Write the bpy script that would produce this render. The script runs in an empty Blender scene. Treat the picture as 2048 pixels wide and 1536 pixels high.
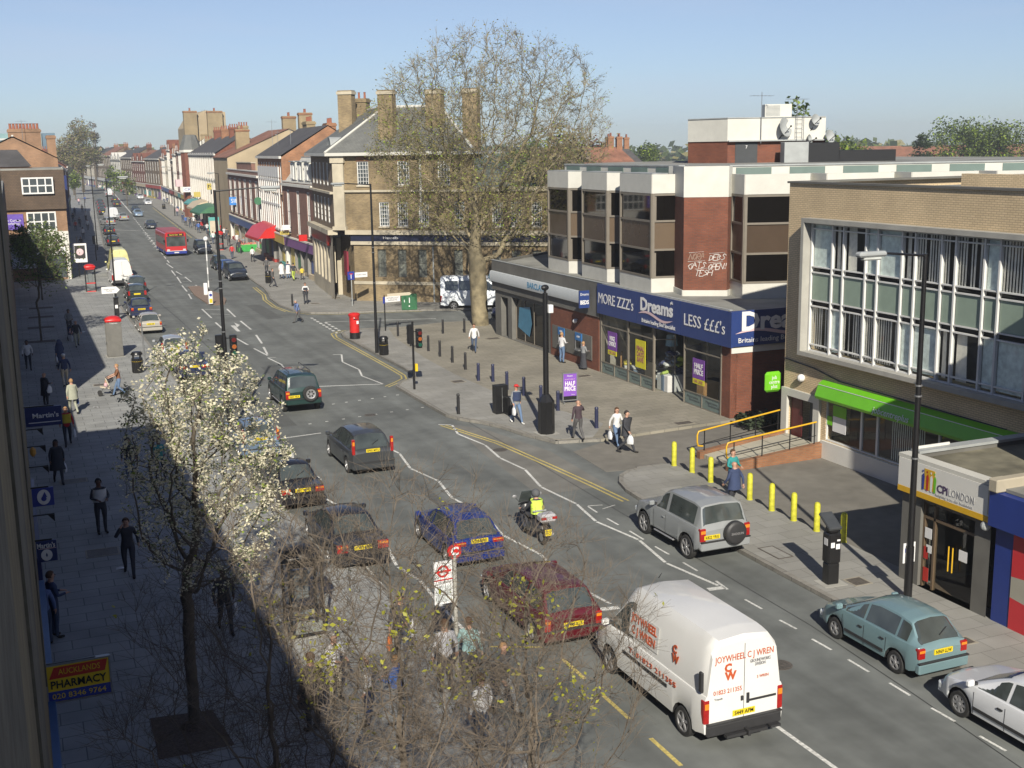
import bpy, math, random
from math import sin, cos, pi, radians, sqrt, atan2, hypot
from mathutils import Vector, Matrix
import numpy as np
random.seed(7)
SC = bpy.context.scene
COL = SC.collection
# ---------------------------------------------------------------- camera, sky, sun, exposure
CF, CH, CYH, CROLL = 2366.0, 12.3, 295.0, radians(.94)
CP = math.atan((768 - CYH) / CF * cos(CROLL)); CAZ = atan2(.385, .923)
c_fw = Vector((sin(CAZ) * cos(CP), cos(CAZ) * cos(CP), -sin(CP)))
c_rt = Vector((cos(CAZ), -sin(CAZ), 0)); c_up = c_rt.cross(c_fw)
c_R = c_rt * cos(CROLL) - c_up * sin(CROLL); c_U = c_up * cos(CROLL) + c_rt * sin(CROLL)
cam = bpy.data.cameras.new("camera"); camo = bpy.data.objects.new("camera", cam); COL.objects.link(camo)
cam.sensor_width = 36; cam.lens = CF / 2048 * 36; cam.clip_start = .03; cam.clip_end = 9000
camo.matrix_world = Matrix(((c_R.x, c_U.x, -c_fw.x, 0), (c_R.y, c_U.y, -c_fw.y, 0), (c_R.z, c_U.z, -c_fw.z, CH), (0, 0, 0, 1)))
SC.camera = camo
SUN_EL = radians(32.4); SUN_DIR = Vector((-.298, -.955, math.tan(SUN_EL))).normalized()
w = bpy.data.worlds.new("World"); SC.world = w; w.use_nodes = True
nt = w.node_tree; nt.nodes.clear()
sky = nt.nodes.new("ShaderNodeTexSky"); sky.sky_type = 'NISHITA'; sky.sun_disc = False
sky.sun_elevation = SUN_EL; sky.sun_rotation = atan2(SUN_DIR.x, SUN_DIR.y)
sky.air_density = 1.0; sky.dust_density = .12; sky.ozone_density = 1.6; sky.altitude = 50
bg = nt.nodes.new("ShaderNodeBackground"); bg.inputs[1].default_value = .096
wo = nt.nodes.new("ShaderNodeOutputWorld")
# thin high cloud wisps, mixed by direction
tc = nt.nodes.new("ShaderNodeTexCoord"); mp = nt.nodes.new("ShaderNodeMapping"); mp.inputs['Scale'].default_value = (1.0, 1.6, 8)
nz = nt.nodes.new("ShaderNodeTexNoise"); nz.inputs['Scale'].default_value = 2.2; nz.inputs['Detail'].default_value = 6
cr = nt.nodes.new("ShaderNodeValToRGB"); cr.color_ramp.elements[0].position = .5; cr.color_ramp.elements[1].position = .82
cr.color_ramp.elements[1].color = (.35, .35, .35, 1)
mx = nt.nodes.new("ShaderNodeMixRGB"); mx.inputs[2].default_value = (9, 8.8, 8.2, 1)
tn = nt.nodes.new('ShaderNodeMixRGB'); tn.blend_type = 'MULTIPLY'; tn.inputs[0].default_value = 1; tn.inputs[2].default_value = (.425, .39, .435, 1)
nt.links.new(tc.outputs['Generated'], mp.inputs[0]); nt.links.new(mp.outputs[0], nz.inputs[0]); nt.links.new(nz.outputs[0], cr.inputs[0])
nt.links.new(cr.outputs[0], mx.inputs[0]); nt.links.new(sky.outputs[0], mx.inputs[1]); nt.links.new(mx.outputs[0], tn.inputs[1]); sx = nt.nodes.new('ShaderNodeSeparateXYZ'); nt.links.new(tc.outputs['Generated'], sx.inputs[0]); ml = nt.nodes.new('ShaderNodeMapRange'); ml.inputs[1].default_value = 0; ml.inputs[2].default_value = .16; nt.links.new(sx.outputs[2], ml.inputs[0])
th = nt.nodes.new('ShaderNodeMixRGB'); th.inputs[1].default_value = (.57, .82, 1.12, 1); th.inputs[2].default_value = (1, 1, 1, 1); nt.links.new(ml.outputs[0], th.inputs[0]); tm_ = nt.nodes.new('ShaderNodeMixRGB'); tm_.blend_type = 'MULTIPLY'; tm_.inputs[0].default_value = 1
nt.links.new(tn.outputs[0], tm_.inputs[1]); nt.links.new(th.outputs[0], tm_.inputs[2]); nt.links.new(tm_.outputs[0], bg.inputs[0]); nt.links.new(bg.outputs[0], wo.inputs[0])
sl = bpy.data.lights.new("sun", 'SUN'); sl.energy = 3.6; sl.angle = radians(.53); sl.color = (1, .93, .80)
so = bpy.data.objects.new("sun", sl); COL.objects.link(so); so.rotation_euler = (-SUN_DIR).to_track_quat('-Z', 'Y').to_euler(); so.location = (-20, -60, 80)
SC.view_settings.view_transform = 'Standard'; SC.view_settings.look = 'None'; SC.view_settings.exposure = 1.1; SC.view_settings.gamma = 1
SC.cycles.max_bounces = 6; SC.cycles.diffuse_bounces = 3; SC.cycles.glossy_bounces = 3; SC.cycles.transparent_max_bounces = 12; SC.cycles.transmission_bounces = 4
# pixel of the 2048x1536 photograph -> point of the world (x across the street, y along it)
def ray(x, y): return c_fw + c_R * (x - 1024) / CF - c_U * (y - 768) / CF
def at(x, y, z=0.0):
    d = ray(x, y); t = (z - CH) / d.z; return Vector((d.x * t, d.y * t, z))
def atX(x, y, n): d = ray(x, y); t = n / d.x; return Vector((n, d.y * t, CH + d.z * t))
def atY(x, y, s): d = ray(x, y); t = s / d.y; return Vector((d.x * t, s, CH + d.z * t))
def hgt(x, y, x2, y2, z0=0):
    g = at(x, y, z0); d = ray(x2, y2); return CH + d.z * hypot(g.x, g.y) / hypot(d.x, d.y)
def nc(s): return 14 + (.057 * (s - 105) if s > 115 else (.00285 * (s - 95) ** 2 * .5 * 2 * .5 if s > 95 else 0))
# ---------------------------------------------------------------- materials
MATS = {}
KEEP = {'asphalt', 'asphalt_dark', 'paving', 'paving_warm', 'paving_left', 'brick_tan', 'blind_fabric', 'net_curtain', 'road_paint_white', 'leaf_olive', 'leaf_spring', 'blossom', 'rough_render', 'rough_render_grey', 'window_glass', 'car_glass'}; AK = {'brick_red': .45, 'brick_orange': .55, 'chimney_pot': .6, 'bank_brick': 1.0, 'paint_minibus': 1.1, 'brick_brown': .85}   # albedo scale
def mat(name, col=(.5, .5, .5), rough=.6, var=.12, scale=3.0, metal=0, spec=.5, bump=0.0, emit=None, coat=0, kind=None, c2=None, mort=None, bw=.225, bh=.075, mw=.012, detail=4, stain=0, streak=0):
    if name in MATS: return MATS[name]
    if name not in KEEP: ak = AK.get(name, .74); col = [k * ak for k in col]; c2 = [k * ak for k in c2] if c2 else None; mort = [k * ak for k in (mort or (.35, .32, .28))]
    m = bpy.data.materials.new(name); m.use_nodes = True; n = m.node_tree; N = n.nodes; L = n.links
    b = N['Principled BSDF']; b.inputs['Roughness'].default_value = rough; b.inputs['Metallic'].default_value = metal
    b.inputs['Specular IOR Level'].default_value = spec
    if coat: b.inputs['Coat Weight'].default_value = coat; b.inputs['Coat Roughness'].default_value = .04
    t = N.new('ShaderNodeTexCoord'); co = t.outputs['Object']
    base = None
    if kind == 'brick':
        bt = N.new('ShaderNodeTexBrick'); bt.inputs['Scale'].default_value = 1; bt.inputs['Brick Width'].default_value = bw; bt.inputs['Row Height'].default_value = bh
        bt.inputs['Mortar Size'].default_value = mw; bt.inputs['Mortar Smooth'].default_value = .2; bt.inputs['Bias'].default_value = -.1
        bt.inputs['Color1'].default_value = (*col, 1); bt.inputs['Color2'].default_value = (*(c2 or [k * .7 for k in col]), 1); bt.inputs['Mortar'].default_value = (*(mort or (.35, .32, .28)), 1)
        uv = N.new('ShaderNodeUVMap'); L.new(uv.outputs[0], bt.inputs[0]); base = bt.outputs[0]
        if bump: bp = N.new('ShaderNodeBump'); bp.inputs['Strength'].default_value = bump; bp.inputs['Distance'].default_value = .01; L.new(bt.outputs['Fac'], bp.inputs['Height']); bp.invert = True; L.new(bp.outputs[0], b.inputs['Normal'])
    if var or stain or base:
        nz = N.new('ShaderNodeTexNoise'); nz.inputs['Scale'].default_value = scale; nz.inputs['Detail'].default_value = detail; L.new(co, nz.inputs[0])
        mr = N.new('ShaderNodeMapRange'); mr.inputs[1].default_value = .3; mr.inputs[2].default_value = .7; mr.inputs[3].default_value = 1 - var; mr.inputs[4].default_value = 1 + var; L.new(nz.outputs[0], mr.inputs[0])
        mul = N.new('ShaderNodeVectorMath'); mul.operation = 'SCALE'
        if base: L.new(base, mul.inputs[0])
        else: mul.inputs[0].default_value = col
        L.new(mr.outputs[0], mul.inputs['Scale']); out = mul.outputs[0]
        if stain:
            n2 = N.new('ShaderNodeTexNoise'); n2.inputs['Scale'].default_value = .35; n2.inputs['Detail'].default_value = 7; L.new(co, n2.inputs[0])
            m2 = N.new('ShaderNodeMapRange'); m2.inputs[1].default_value = .4; m2.inputs[2].default_value = .65; m2.inputs[3].default_value = 1; m2.inputs[4].default_value = 1 - stain; L.new(n2.outputs[0], m2.inputs[0])
            mu = N.new('ShaderNodeVectorMath'); mu.operation = 'SCALE'; L.new(out, mu.inputs[0]); L.new(m2.outputs[0], mu.inputs['Scale']); out = mu.outputs[0]
        if streak:
            mpx = N.new('ShaderNodeMapping'); mpx.inputs['Scale'].default_value = (1.1, .035, 1); L.new(co, mpx.inputs[0]); n3 = N.new('ShaderNodeTexNoise'); n3.inputs['Scale'].default_value = 1; n3.inputs['Detail'].default_value = 5; L.new(mpx.outputs[0], n3.inputs[0])
            m3 = N.new('ShaderNodeMapRange'); m3.inputs[1].default_value = .35; m3.inputs[2].default_value = .65; m3.inputs[3].default_value = 1 + streak; m3.inputs[4].default_value = 1 - streak; L.new(n3.outputs[0], m3.inputs[0])
            m4 = N.new('ShaderNodeVectorMath'); m4.operation = 'SCALE'; L.new(out, m4.inputs[0]); L.new(m3.outputs[0], m4.inputs['Scale']); out = m4.outputs[0]
        L.new(out, b.inputs['Base Color'])
        if bump and kind != 'brick':
            bp = N.new('ShaderNodeBump'); bp.inputs['Strength'].default_value = bump; bp.inputs['Distance'].default_value = .02; L.new(nz.outputs[0], bp.inputs['Height']); L.new(bp.outputs[0], b.inputs['Normal'])
    else: b.inputs['Base Color'].default_value = (*col, 1)
    if emit: b.inputs['Emission Color'].default_value = (*col, 1); b.inputs['Emission Strength'].default_value = emit
    MATS[name] = m; return m
def glassmat(name, tint=(.93, .96, .95), op=.35, rough=.02):
    # clear pane: mostly see-through, reflecting more at grazing angles
    if name in MATS: return MATS[name]
    m = bpy.data.materials.new(name); m.use_nodes = True; n = m.node_tree; N = n.nodes; L = n.links; N.clear()
    o = N.new('ShaderNodeOutputMaterial'); tr = N.new('ShaderNodeBsdfTransparent'); tr.inputs[0].default_value = (*tint, 1)
    g = N.new('ShaderNodeBsdfGlossy'); g.inputs['Roughness'].default_value = rough
    l0 = N.new('ShaderNodeLayerWeight'); l0.inputs[0].default_value = .5; lw = N.new('ShaderNodeMath'); lw.operation = 'POWER'; lw.inputs[1].default_value = 4; L.new(l0.outputs['Facing'], lw.inputs[0])
    ad = N.new('ShaderNodeMath'); ad.operation = 'MULTIPLY_ADD'; ad.inputs[1].default_value = 1.0; ad.inputs[2].default_value = op * .1; ad.use_clamp = True
    mx = N.new('ShaderNodeMixShader'); L.new(lw.outputs[0], ad.inputs[0]); L.new(ad.outputs[0], mx.inputs[0]); L.new(tr.outputs[0], mx.inputs[1]); L.new(g.outputs[0], mx.inputs[2]); L.new(mx.outputs[0], o.inputs[0])
    MATS[name] = m; return m
# ---------------------------------------------------------------- mesh builder
class MB:
    def __init__(s, M=None): s.v = []; s.f = []; s.mi = []; s.ms = []; s.M = M or Matrix(); s.st = []
    def push(s, M): s.st.append(s.M); s.M = s.M @ M; return s
    def pop(s): s.M = s.st.pop(); return s
    def m(s, mt):
        if mt not in s.ms: s.ms.append(mt)
        return s.ms.index(mt)
    def add(s, vs, fs, mt):
        o = len(s.v); M = s.M; s.v += [tuple(M @ Vector(p)) for p in vs]; k = s.m(mt)
        for f in fs: s.f.append(tuple(i + o for i in f)); s.mi.append(k)
    def quad(s, a, b, c, d, mt): s.add([a, b, c, d], [(0, 1, 2, 3)], mt)
    def box(s, x0, y0, z0, x1, y1, z1, mt, bev=0):
        if x0 > x1: x0, x1 = x1, x0
        if y0 > y1: y0, y1 = y1, y0
        if bev:
            b = min(bev, (x1 - x0) * .45, (y1 - y0) * .45, (z1 - z0) * .45); vs = []; 
            for z, i in ((z0, b), (z0 + b, 0), (z1 - b, 0), (z1, b)):
                for x, y in ((x0 + i, y0 + i + (b if not i else 0)), (x0 + i + (b if not i else 0), y0 + i), (x1 - i - (b if not i else 0), y0 + i), (x1 - i, y0 + i + (b if not i else 0)),
                             (x1 - i, y1 - i - (b if not i else 0)), (x1 - i - (b if not i else 0), y1 - i), (x0 + i + (b if not i else 0), y1 - i), (x0 + i, y1 - i - (b if not i else 0))): vs.append((x, y, z))
            fs = [tuple(range(7, -1, -1)), tuple(range(24, 32))]
            for r in range(3):
                for k in range(8): fs.append((r * 8 + k, r * 8 + (k + 1) % 8, r * 8 + 8 + (k + 1) % 8, r * 8 + 8 + k))
            s.add(vs, fs, mt); return
        s.add([(x0, y0, z0), (x1, y0, z0), (x1, y1, z0), (x0, y1, z0), (x0, y0, z1), (x1, y0, z1), (x1, y1, z1), (x0, y1, z1)],
              [(3, 2, 1, 0), (4, 5, 6, 7), (0, 1, 5, 4), (1, 2, 6, 5), (2, 3, 7, 6), (3, 0, 4, 7)], mt)
    def prism(s, poly, z0, z1, mt, top=None):
        # poly: list of (x, y), counter-clockwise
        a = sum(poly[i][0] * poly[(i + 1) % len(poly)][1] - poly[(i + 1) % len(poly)][0] * poly[i][1] for i in range(len(poly)))
        if a < 0: poly = poly[::-1]
        n = len(poly); vs = [(x, y, z0) for x, y in poly] + [(x, y, z1) for x, y in poly]
        s.add(vs, [(i, (i + 1) % n, n + (i + 1) % n, n + i) for i in range(n)] + [tuple(range(n - 1, -1, -1))], mt)
        s.add([(x, y, z1) for x, y in poly], [tuple(range(n))], top or mt)
    def extr(s, prof, x0, x1, mt):  # profile in (y, z) extruded along x
        n = len(prof); a = sum(prof[i][0] * prof[(i + 1) % n][1] - prof[(i + 1) % n][0] * prof[i][1] for i in range(n))
        if a < 0: prof = prof[::-1]
        s.add([(x0, y, z) for y, z in prof] + [(x1, y, z) for y, z in prof], [(i, (i + 1) % n, n + (i + 1) % n, n + i) for i in range(n)] + [tuple(range(n - 1, -1, -1)), tuple(range(n, 2 * n))], mt)
    def cyl(s, p, q, r0, r1, mt, n=10, caps=True):
        p = Vector(p); q = Vector(q); d = (q - p); 
        if d.length < 1e-6: return
        d.normalize(); a = d.orthogonal().normalized(); b = d.cross(a); vs = []
        for c, r in ((p, r0), (q, r1)):
            for k in range(n): t = 2 * pi * k / n; vs.append(c + (a * cos(t) + b * sin(t)) * r)
        fs = [(k, (k + 1) % n, n + (k + 1) % n, n + k) for k in range(n)]
        if caps: fs += [tuple(range(n - 1, -1, -1)), tuple(range(n, 2 * n))]
        s.add(vs, fs, mt)
    def tube(s, pts, rs, mt, n=6):
        vs = []; fs = []; a = None
        pts = [Vector(p) for p in pts]
        for i, p in enumerate(pts):
            d = (pts[min(i + 1, len(pts) - 1)] - pts[max(i - 1, 0)])
            if d.length < 1e-9: d = Vector((0, 0, 1))
            d.normalize()
            a = (d.orthogonal() if a is None else (a - d * a.dot(d))); a = a.normalized() if a.length > 1e-6 else d.orthogonal().normalized(); b = d.cross(a)
            r = rs[i] if hasattr(rs, '__len__') else rs
            for k in range(n): t = 2 * pi * k / n; vs.append(p + (a * cos(t) + b * sin(t)) * r)
        for i in range(len(pts) - 1):
            for k in range(n): fs.append((i * n + k, i * n + (k + 1) % n, (i + 1) * n + (k + 1) % n, (i + 1) * n + k))
        fs += [tuple(range(n - 1, -1, -1)), tuple(range((len(pts) - 1) * n, len(pts) * n))]
        s.add(vs, fs, mt)
    def lathe(s, prof, mt, n=16, c=(0, 0), sx=1, sy=1):  # prof: (r, z) bottom to top
        vs = []; fs = []
        for r, z in prof:
            for k in range(n): t = 2 * pi * k / n; vs.append((c[0] + r * cos(t) * sx, c[1] + r * sin(t) * sy, z))
        for i in range(len(prof) - 1):
            for k in range(n): fs.append((i * n + k, i * n + (k + 1) % n, (i + 1) * n + (k + 1) % n, (i + 1) * n + k))
        fs += [tuple(range(n - 1, -1, -1)), tuple(range((len(prof) - 1) * n, len(prof) * n))]
        s.add(vs, fs, mt)
    def ball(s, c, r, mt, n=8, m=6, sc=(1, 1, 1)):
        vs = [(c[0], c[1], c[2] - r * sc[2])]; fs = []
        for i in range(1, m):
            p = -pi / 2 + pi * i / m
            for k in range(n): t = 2 * pi * k / n; vs.append((c[0] + r * cos(p) * cos(t) * sc[0], c[1] + r * cos(p) * sin(t) * sc[1], c[2] + r * sin(p) * sc[2]))
        vs.append((c[0], c[1], c[2] + r * sc[2])); e = len(vs) - 1
        for k in range(n):
            fs.append((0, 1 + (k + 1) % n, 1 + k)); fs.append((e, e - n + k, e - n + (k + 1) % n))
            for i in range(m - 2): fs.append((1 + i * n + k, 1 + i * n + (k + 1) % n, 1 + (i + 1) * n + (k + 1) % n, 1 + (i + 1) * n + k))
        s.add(vs, fs, mt)
    # wall in its own frame: u along x, v up z, thickness behind (+y); openings (u0,v0,u1,v1) really cut with reveals
    def wall(s, u0, v0, u1, v1, mt, ops=(), depth=.18, y=0.0, rev=None):
        us = sorted({u0, u1, *[o[0] for o in ops], *[o[2] for o in ops]}); vs = sorted({v0, v1, *[o[1] for o in ops], *[o[3] for o in ops]})
        us = [u for u in us if u0 <= u <= u1]; vs = [v for v in vs if v0 <= v <= v1]
        for j in range(len(vs) - 1):
            a = None
            for i in range(len(us)):
                solid = i < len(us) - 1 and not any(o[0] < (us[i] + us[i + 1]) / 2 < o[2] and o[1] < (vs[j] + vs[j + 1]) / 2 < o[3] for o in ops)
                if solid and a is None: a = us[i]
                if not solid and a is not None: s.quad((a, y, vs[j]), (us[i], y, vs[j]), (us[i], y, vs[j + 1]), (a, y, vs[j + 1]), mt); a = None
        r = rev or mt
        for o in ops:
            a, b, c, d = o[:4]; e = y + depth
            s.quad((a, y, b), (a, e, b), (a, e, d), (a, y, d), r); s.quad((c, y, b), (c, y, d), (c, e, d), (c, e, b), r)
            s.quad((a, y, d), (a, e, d), (c, e, d), (c, y, d), r); s.quad((a, y, b), (c, y, b), (c, e, b), (a, e, b), r)
    def build(s, name, parent=None, smooth=0, M=None):
        if not s.f: return None
        me = bpy.data.meshes.new(name); me.from_pydata(s.v, [], s.f)
        for mt in s.ms: me.materials.append(mt)
        me.polygons.foreach_set('material_index', s.mi)
        V = np.array(s.v); uv = me.uv_layers.new(name='UVMap'); U = np.zeros((len(me.loops), 2)); nf = np.zeros(len(me.polygons) * 3); me.polygons.foreach_get('normal', nf); nf = nf.reshape(-1, 3)
        li = 0
        for f, nn in zip(s.f, nf):
            if abs(nn[2]) > .9: tx, ty = (1, 0, 0), (0, 1, 0)
            else:
                h = hypot(nn[0], nn[1]); tx = (-nn[1] / h, nn[0] / h, 0); ty = (0, 0, 1) if abs(nn[2]) < .35 else (-nn[0] * nn[2] / h, -nn[1] * nn[2] / h, h)
            P = V[list(f)]; k = len(f); U[li:li + k, 0] = P @ tx; U[li:li + k, 1] = P @ ty; li += k
        uv.data.foreach_set('uv', U.ravel())
        if smooth:
            me.polygons.foreach_set('use_smooth', [True] * len(me.polygons))
            try: me.set_sharp_from_angle(angle=radians(smooth))
            except Exception: pass
        me.update(); o = bpy.data.objects.new(name, me); COL.objects.link(o)
        if parent is not None: o.parent = parent
        if M is not None: o.matrix_local = M
        return o
def tag(o, label=None, cat=None, group=None, kind=None):
    if label: o['label'] = label
    if cat: o['category'] = cat
    if group: o['group'] = group
    if kind: o['kind'] = kind
    return o
def thing(name, label, cat, loc=(0, 0, 0), rz=0, group=None):
    o = bpy.data.objects.new(name, None); COL.objects.link(o); o.location = loc; o.rotation_euler = (0, 0, rz); o.empty_display_size = .3
    return tag(o, label, cat, group)
def copy_tree(o, parent=None):
    c = o.copy(); COL.objects.link(c); c.parent = parent
    for ch in list(o.children): copy_tree(ch, c)
    return c
def clone(o, loc, rz=0, label=None, group=None, sc=None):
    c = copy_tree(o); c.location = loc; c.rotation_euler = (0, 0, rz)
    if label: c['label'] = label
    if group: c['group'] = group
    if sc: c.scale = sc
    return c
def T(x=0, y=0, z=0): return Matrix.Translation((x, y, z))
def RZ(a): return Matrix.Rotation(a, 4, 'Z')
def RX(a): return Matrix.Rotation(a, 4, 'X')
def RY(a): return Matrix.Rotation(a, 4, 'Y')
def text(s, size, parent, mt, M, name='lettering', align='CENTER', xs=1.0, bold=0, ext=.004, shear=0, width=None):
    # letters lie in the frame's x (right) / z (up) plane, facing -y
    cu = bpy.data.curves.new(name, 'FONT'); cu.body = s; cu.size = size; cu.align_x = align; cu.align_y = 'CENTER'; cu.extrude = ext; cu.offset = bold; cu.shear = shear; cu.resolution_u = 2; cu.space_line = .85
    to = bpy.data.objects.new('t', cu); me = bpy.data.meshes.new_from_object(to); bpy.data.objects.remove(to); bpy.data.curves.remove(cu)
    if width and len(me.vertices):
        xsb = [v.co.x for v in me.vertices]; xs = width / max(1e-3, max(xsb) - min(xsb))
    me.materials.clear(); me.materials.append(mt); me.transform(Matrix.Diagonal((xs, 1, 1, 1))); me.transform(RX(pi / 2)); me.name = name
    o = bpy.data.objects.new(name, me); COL.objects.link(o)
    if parent is not None: o.parent = parent
    o.matrix_local = M; return o
# ================================================================= materials used widely
M_asph = mat('asphalt', (.122, .130, .124), .85, .13, 1.6, bump=.3, stain=.28, detail=9, streak=.16)
M_asph2 = mat('asphalt_dark', (.155, .145, .125), .9, .12, 2, bump=.3, stain=.2, detail=8)
M_slab = mat('paving', (.25, .245, .225), .85, .10, .8, kind='brick', c2=(.215, .21, .19), mort=(.15, .145, .13), bw=.9, bh=.6, mw=.012, bump=.2, stain=.2)
M_slab2 = mat('paving_warm', (.25, .23, .185), .85, .12, .7, kind='brick', c2=(.205, .19, .15), mort=(.13, .12, .1), bw=.75, bh=.5, mw=.014, bump=.2, stain=.25)
M_slab3 = mat('paving_left', (.265, .27, .26), .85, .14, .8, kind='brick', c2=(.235, .24, .235), mort=(.11, .11, .11), bw=.9, bh=.6, mw=.014, bump=.2, stain=.2)
M_kerb = mat('kerb_granite', (.27, .255, .225), .8, .15, 6, kind='brick', c2=(.22, .21, .185), mort=(.1, .1, .09), bw=.9, bh=3, mw=.015)
M_white = mat('road_paint_white', (.56, .56, .53), .7, .35, 14, detail=10, stain=.3)
M_yell = mat('road_paint_yellow', (.62, .50, .16), .7, .35, 14, detail=10, stain=.3)
M_grass = mat('ground_green', (.07, .085, .04), .95, .4, .05, detail=8)
def structure(mb, name): o = mb.build(name); o['kind'] = 'structure'; return o
KL = lambda s: nc(s) - 6.4 if s > 60 else (7.5 if s > 40 else 8.9 if s < 33 else 8.9 - (s - 33) * .2)
def lerpl(f, s0, s1, step=6):
    k = max(1, int((s1 - s0) / step)); return [(f(s0 + (s1 - s0) * i / k), s0 + (s1 - s0) * i / k) for i in range(k + 1)]
g = MB(); g.prism([(-600, -120), (1150, -120), (1150, 1050), (-600, 1050)], -1, -.03, M_grass); structure(g, 'ground')
g = MB(); g.prism(lerpl(KL, -30, 560) + [(70, 620), (60, 560)] + [(nc(s) + 6.6, s) for s in range(540, 95, -12)] + [(28, 92), (150, 50), (150, 28), (31, 70), (24, 60), (24, -30)], -.5, 0, M_asph); structure(g, 'road')
def pave(name, outer, inner, mt, kerb=True, z=.12):
    # outer: the kerb line; inner: far edge; both lists of (x, y) running the same way
    g = MB(); g.prism(outer + inner[::-1], -.4, z, mt); structure(g, name)
    if kerb:
        g = MB(); off = []
        sgn = 1
        n = len(outer)
        cx = sum(p[0] for p in inner) / len(inner); cy = sum(p[1] for p in inner) / len(inner)
        for i in range(n - 1):
            a = Vector(outer[i]); b = Vector(outer[i + 1]); d = (b - a); 
            if d.length < .01: continue
            L = d.length; d.normalize(); nn = Vector((-d.y, d.x)); mid = (a + b) / 2
            near = min((Vector(p) - mid for p in inner), key=lambda v: v.length)
            if nn.dot(near) < 0: nn = -nn
            p = [a - nn * .012, b - nn * .012, b + nn * .16, a + nn * .16]
            g.prism([(v.x, v.y) for v in p], -.35, z + .006, M_kerb)
        structure(g, name.replace('pavement', 'kerb') if 'pavement' in name else name + '_kerb')
pave('pavement_west', lerpl(KL, -30, 560), lerpl(lambda s: -8 if s < 118 else nc(s) - 18, -30, 560), M_slab3)
# the pavement in front of the small shop and its rounded nose by the driveway
nose = [(19.65, -30), (19.65, 30), (19.54, 35.4), (19.62, 36.5), (19.87, 37.5), (20.3, 38.25), (20.8, 38.65), (21.4, 38.85), (22.7, 38.85)]
pave('pavement_east', nose, [(22.95, -30), (22.95, 30), (22.9, 35.4), (22.9, 36.5), (22.9, 37.5), (22.9, 38.0), (22.9, 38.2), (22.9, 38.4), (22.9, 38.85)], M_slab)
g = MB(); g.prism([(22.95, 24), (29.2, 24), (29.2, 44.3), (24.5, 43.9), (21.8, 43.2), (20.4, 42.5), (20.2, 39.2), (22.95, 38.85)], -.3, .012, M_asph2); structure(g, 'forecourt')
dk = [(22.2, 43.5), (20.3, 44.0), (19.66, 45.9), (19.3, 47.6), (18.8, 48.9), (18.2, 49.9), (17.9, 50.9), (17.84, 55.2), (17.84, 58.6), (18.35, 59.7), (19.3, 60.3), (19.75, 61.5), (19.8, 64), (19.75, 70.4), (19.75, 76.6), (20.0, 78.0), (20.6, 78.9), (21.6, 79.2), (24.5, 78.6), (28, 79.3), (32, 78.6), (34, 76)]
pave('pavement_plaza', dk, [(29.6, 44.1), (29.6, 50), (29.6, 56), (29.6, 60), (29.6, 66), (30, 72), (34, 73)], M_slab2, z=.13)
# smoother grey strip of footway along the plaza's kerb, on top of the warm slabs
g = MB(); g.prism([(22.0, 43.9), (20.5, 44.3), (19.85, 46), (19.5, 47.7), (19.0, 49), (18.4, 50), (18.05, 51), (18.02, 58.5), (18.5, 59.5), (19.5, 60.1), (19.93, 61.5), (19.95, 70), (19.95, 76.5), (20.3, 78.2), (21.2, 78.9), (23.5, 78.6), (22.6, 74), (21.9, 66), (21.7, 60), (21.9, 54), (22.9, 50), (23.6, 46)], .1, .1345, M_slab); structure(g, 'footway')
fr = [(28.9 + 12, 79.5), (28.9, 86.5), (25.5, 87.6), (22.5, 88.2), (20.6, 89.3), (19.7, 91.4), (19.35, 95), (19.6, 100), (20.15, 103.5)] + lerpl(lambda s: nc(s) + 6.4, 108, 560)
pave('pavement_bank', fr, [(34 + 12, 82), (31, 90.5), (28, 92.7), (26, 94.3), (26, 96), (26, 98), (26, 99), (26, 100), (26, 103)] + lerpl(lambda s: nc(s) + 16, 108, 560), M_slab)
# ---------------------------------------------------------------- painted markings, thin sheets 4 mm above the road
mk = MB(); my = MB()
def line(mb, a, b, wd, mt, z=.004, px=True):
    a = at(*a) if px else Vector((*a, 0)); b = at(*b) if px else Vector((*b, 0))
    d = (b - a).normalized(); n = Vector((-d.y, d.x, 0)) * wd / 2
    mb.add([(a - n).xy[:] + (z,), (b - n).xy[:] + (z,), (b + n).xy[:] + (z,), (a + n).xy[:] + (z,)], [(0, 1, 2, 3)], mt)
def chain(mb, pts, wd, mt, gap=0, z=.004, px=True):
    # one mitred strip so that segments never overlap; gap > 0 breaks it at each corner
    P = [at(*p) if px else Vector((*p, 0)) for p in pts]
    if gap:
        for a, b in zip(P[:-1], P[1:]):
            d = (b - a).normalized(); line(mb, (a + d * gap).xy, (b - d * gap).xy, wd, mt, z, False)
        return
    vs = []
    for i, p in enumerate(P):
        d0 = (p - P[i - 1]).normalized() if i else None; d1 = (P[i + 1] - p).normalized() if i < len(P) - 1 else None
        d = ((d0 or d1) + (d1 or d0)).normalized(); n = Vector((-d.y, d.x, 0)); k = 1 / max(.4, n.dot(Vector((-(d1 or d0).y, (d1 or d0).x, 0))))
        vs += [(p - n * wd / 2 * k).xy[:] + (z,), (p + n * wd / 2 * k).xy[:] + (z,)]
    mb.add(vs, [(2 * i, 2 * i + 2, 2 * i + 3, 2 * i + 1) for i in range(len(P) - 1)], mt)
line(mk, (1533, 1438), (1690, 1550), .1, M_white)
chain(mk, [(1174, 1183), (1221, 1208)], .1, M_white); line(mk, (1262, 1231), (1290, 1251), .1, M_white)
chain(mk, [(740, 872), (771, 893), (799, 907), (821, 937), (877, 962), (904, 996), (969, 1029), (1005, 1070), (1081, 1109), (1094, 1122)], .1, M_white, gap=.04)
chain(mk, [(875, 849), (904, 850), (916, 868), (970, 890), (1000, 916), (1050, 939), (1082, 974), (1153, 1008), (1192, 1043), (1278, 1080), (1332, 1126), (1438, 1172)], .1, M_white, gap=.04)
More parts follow.
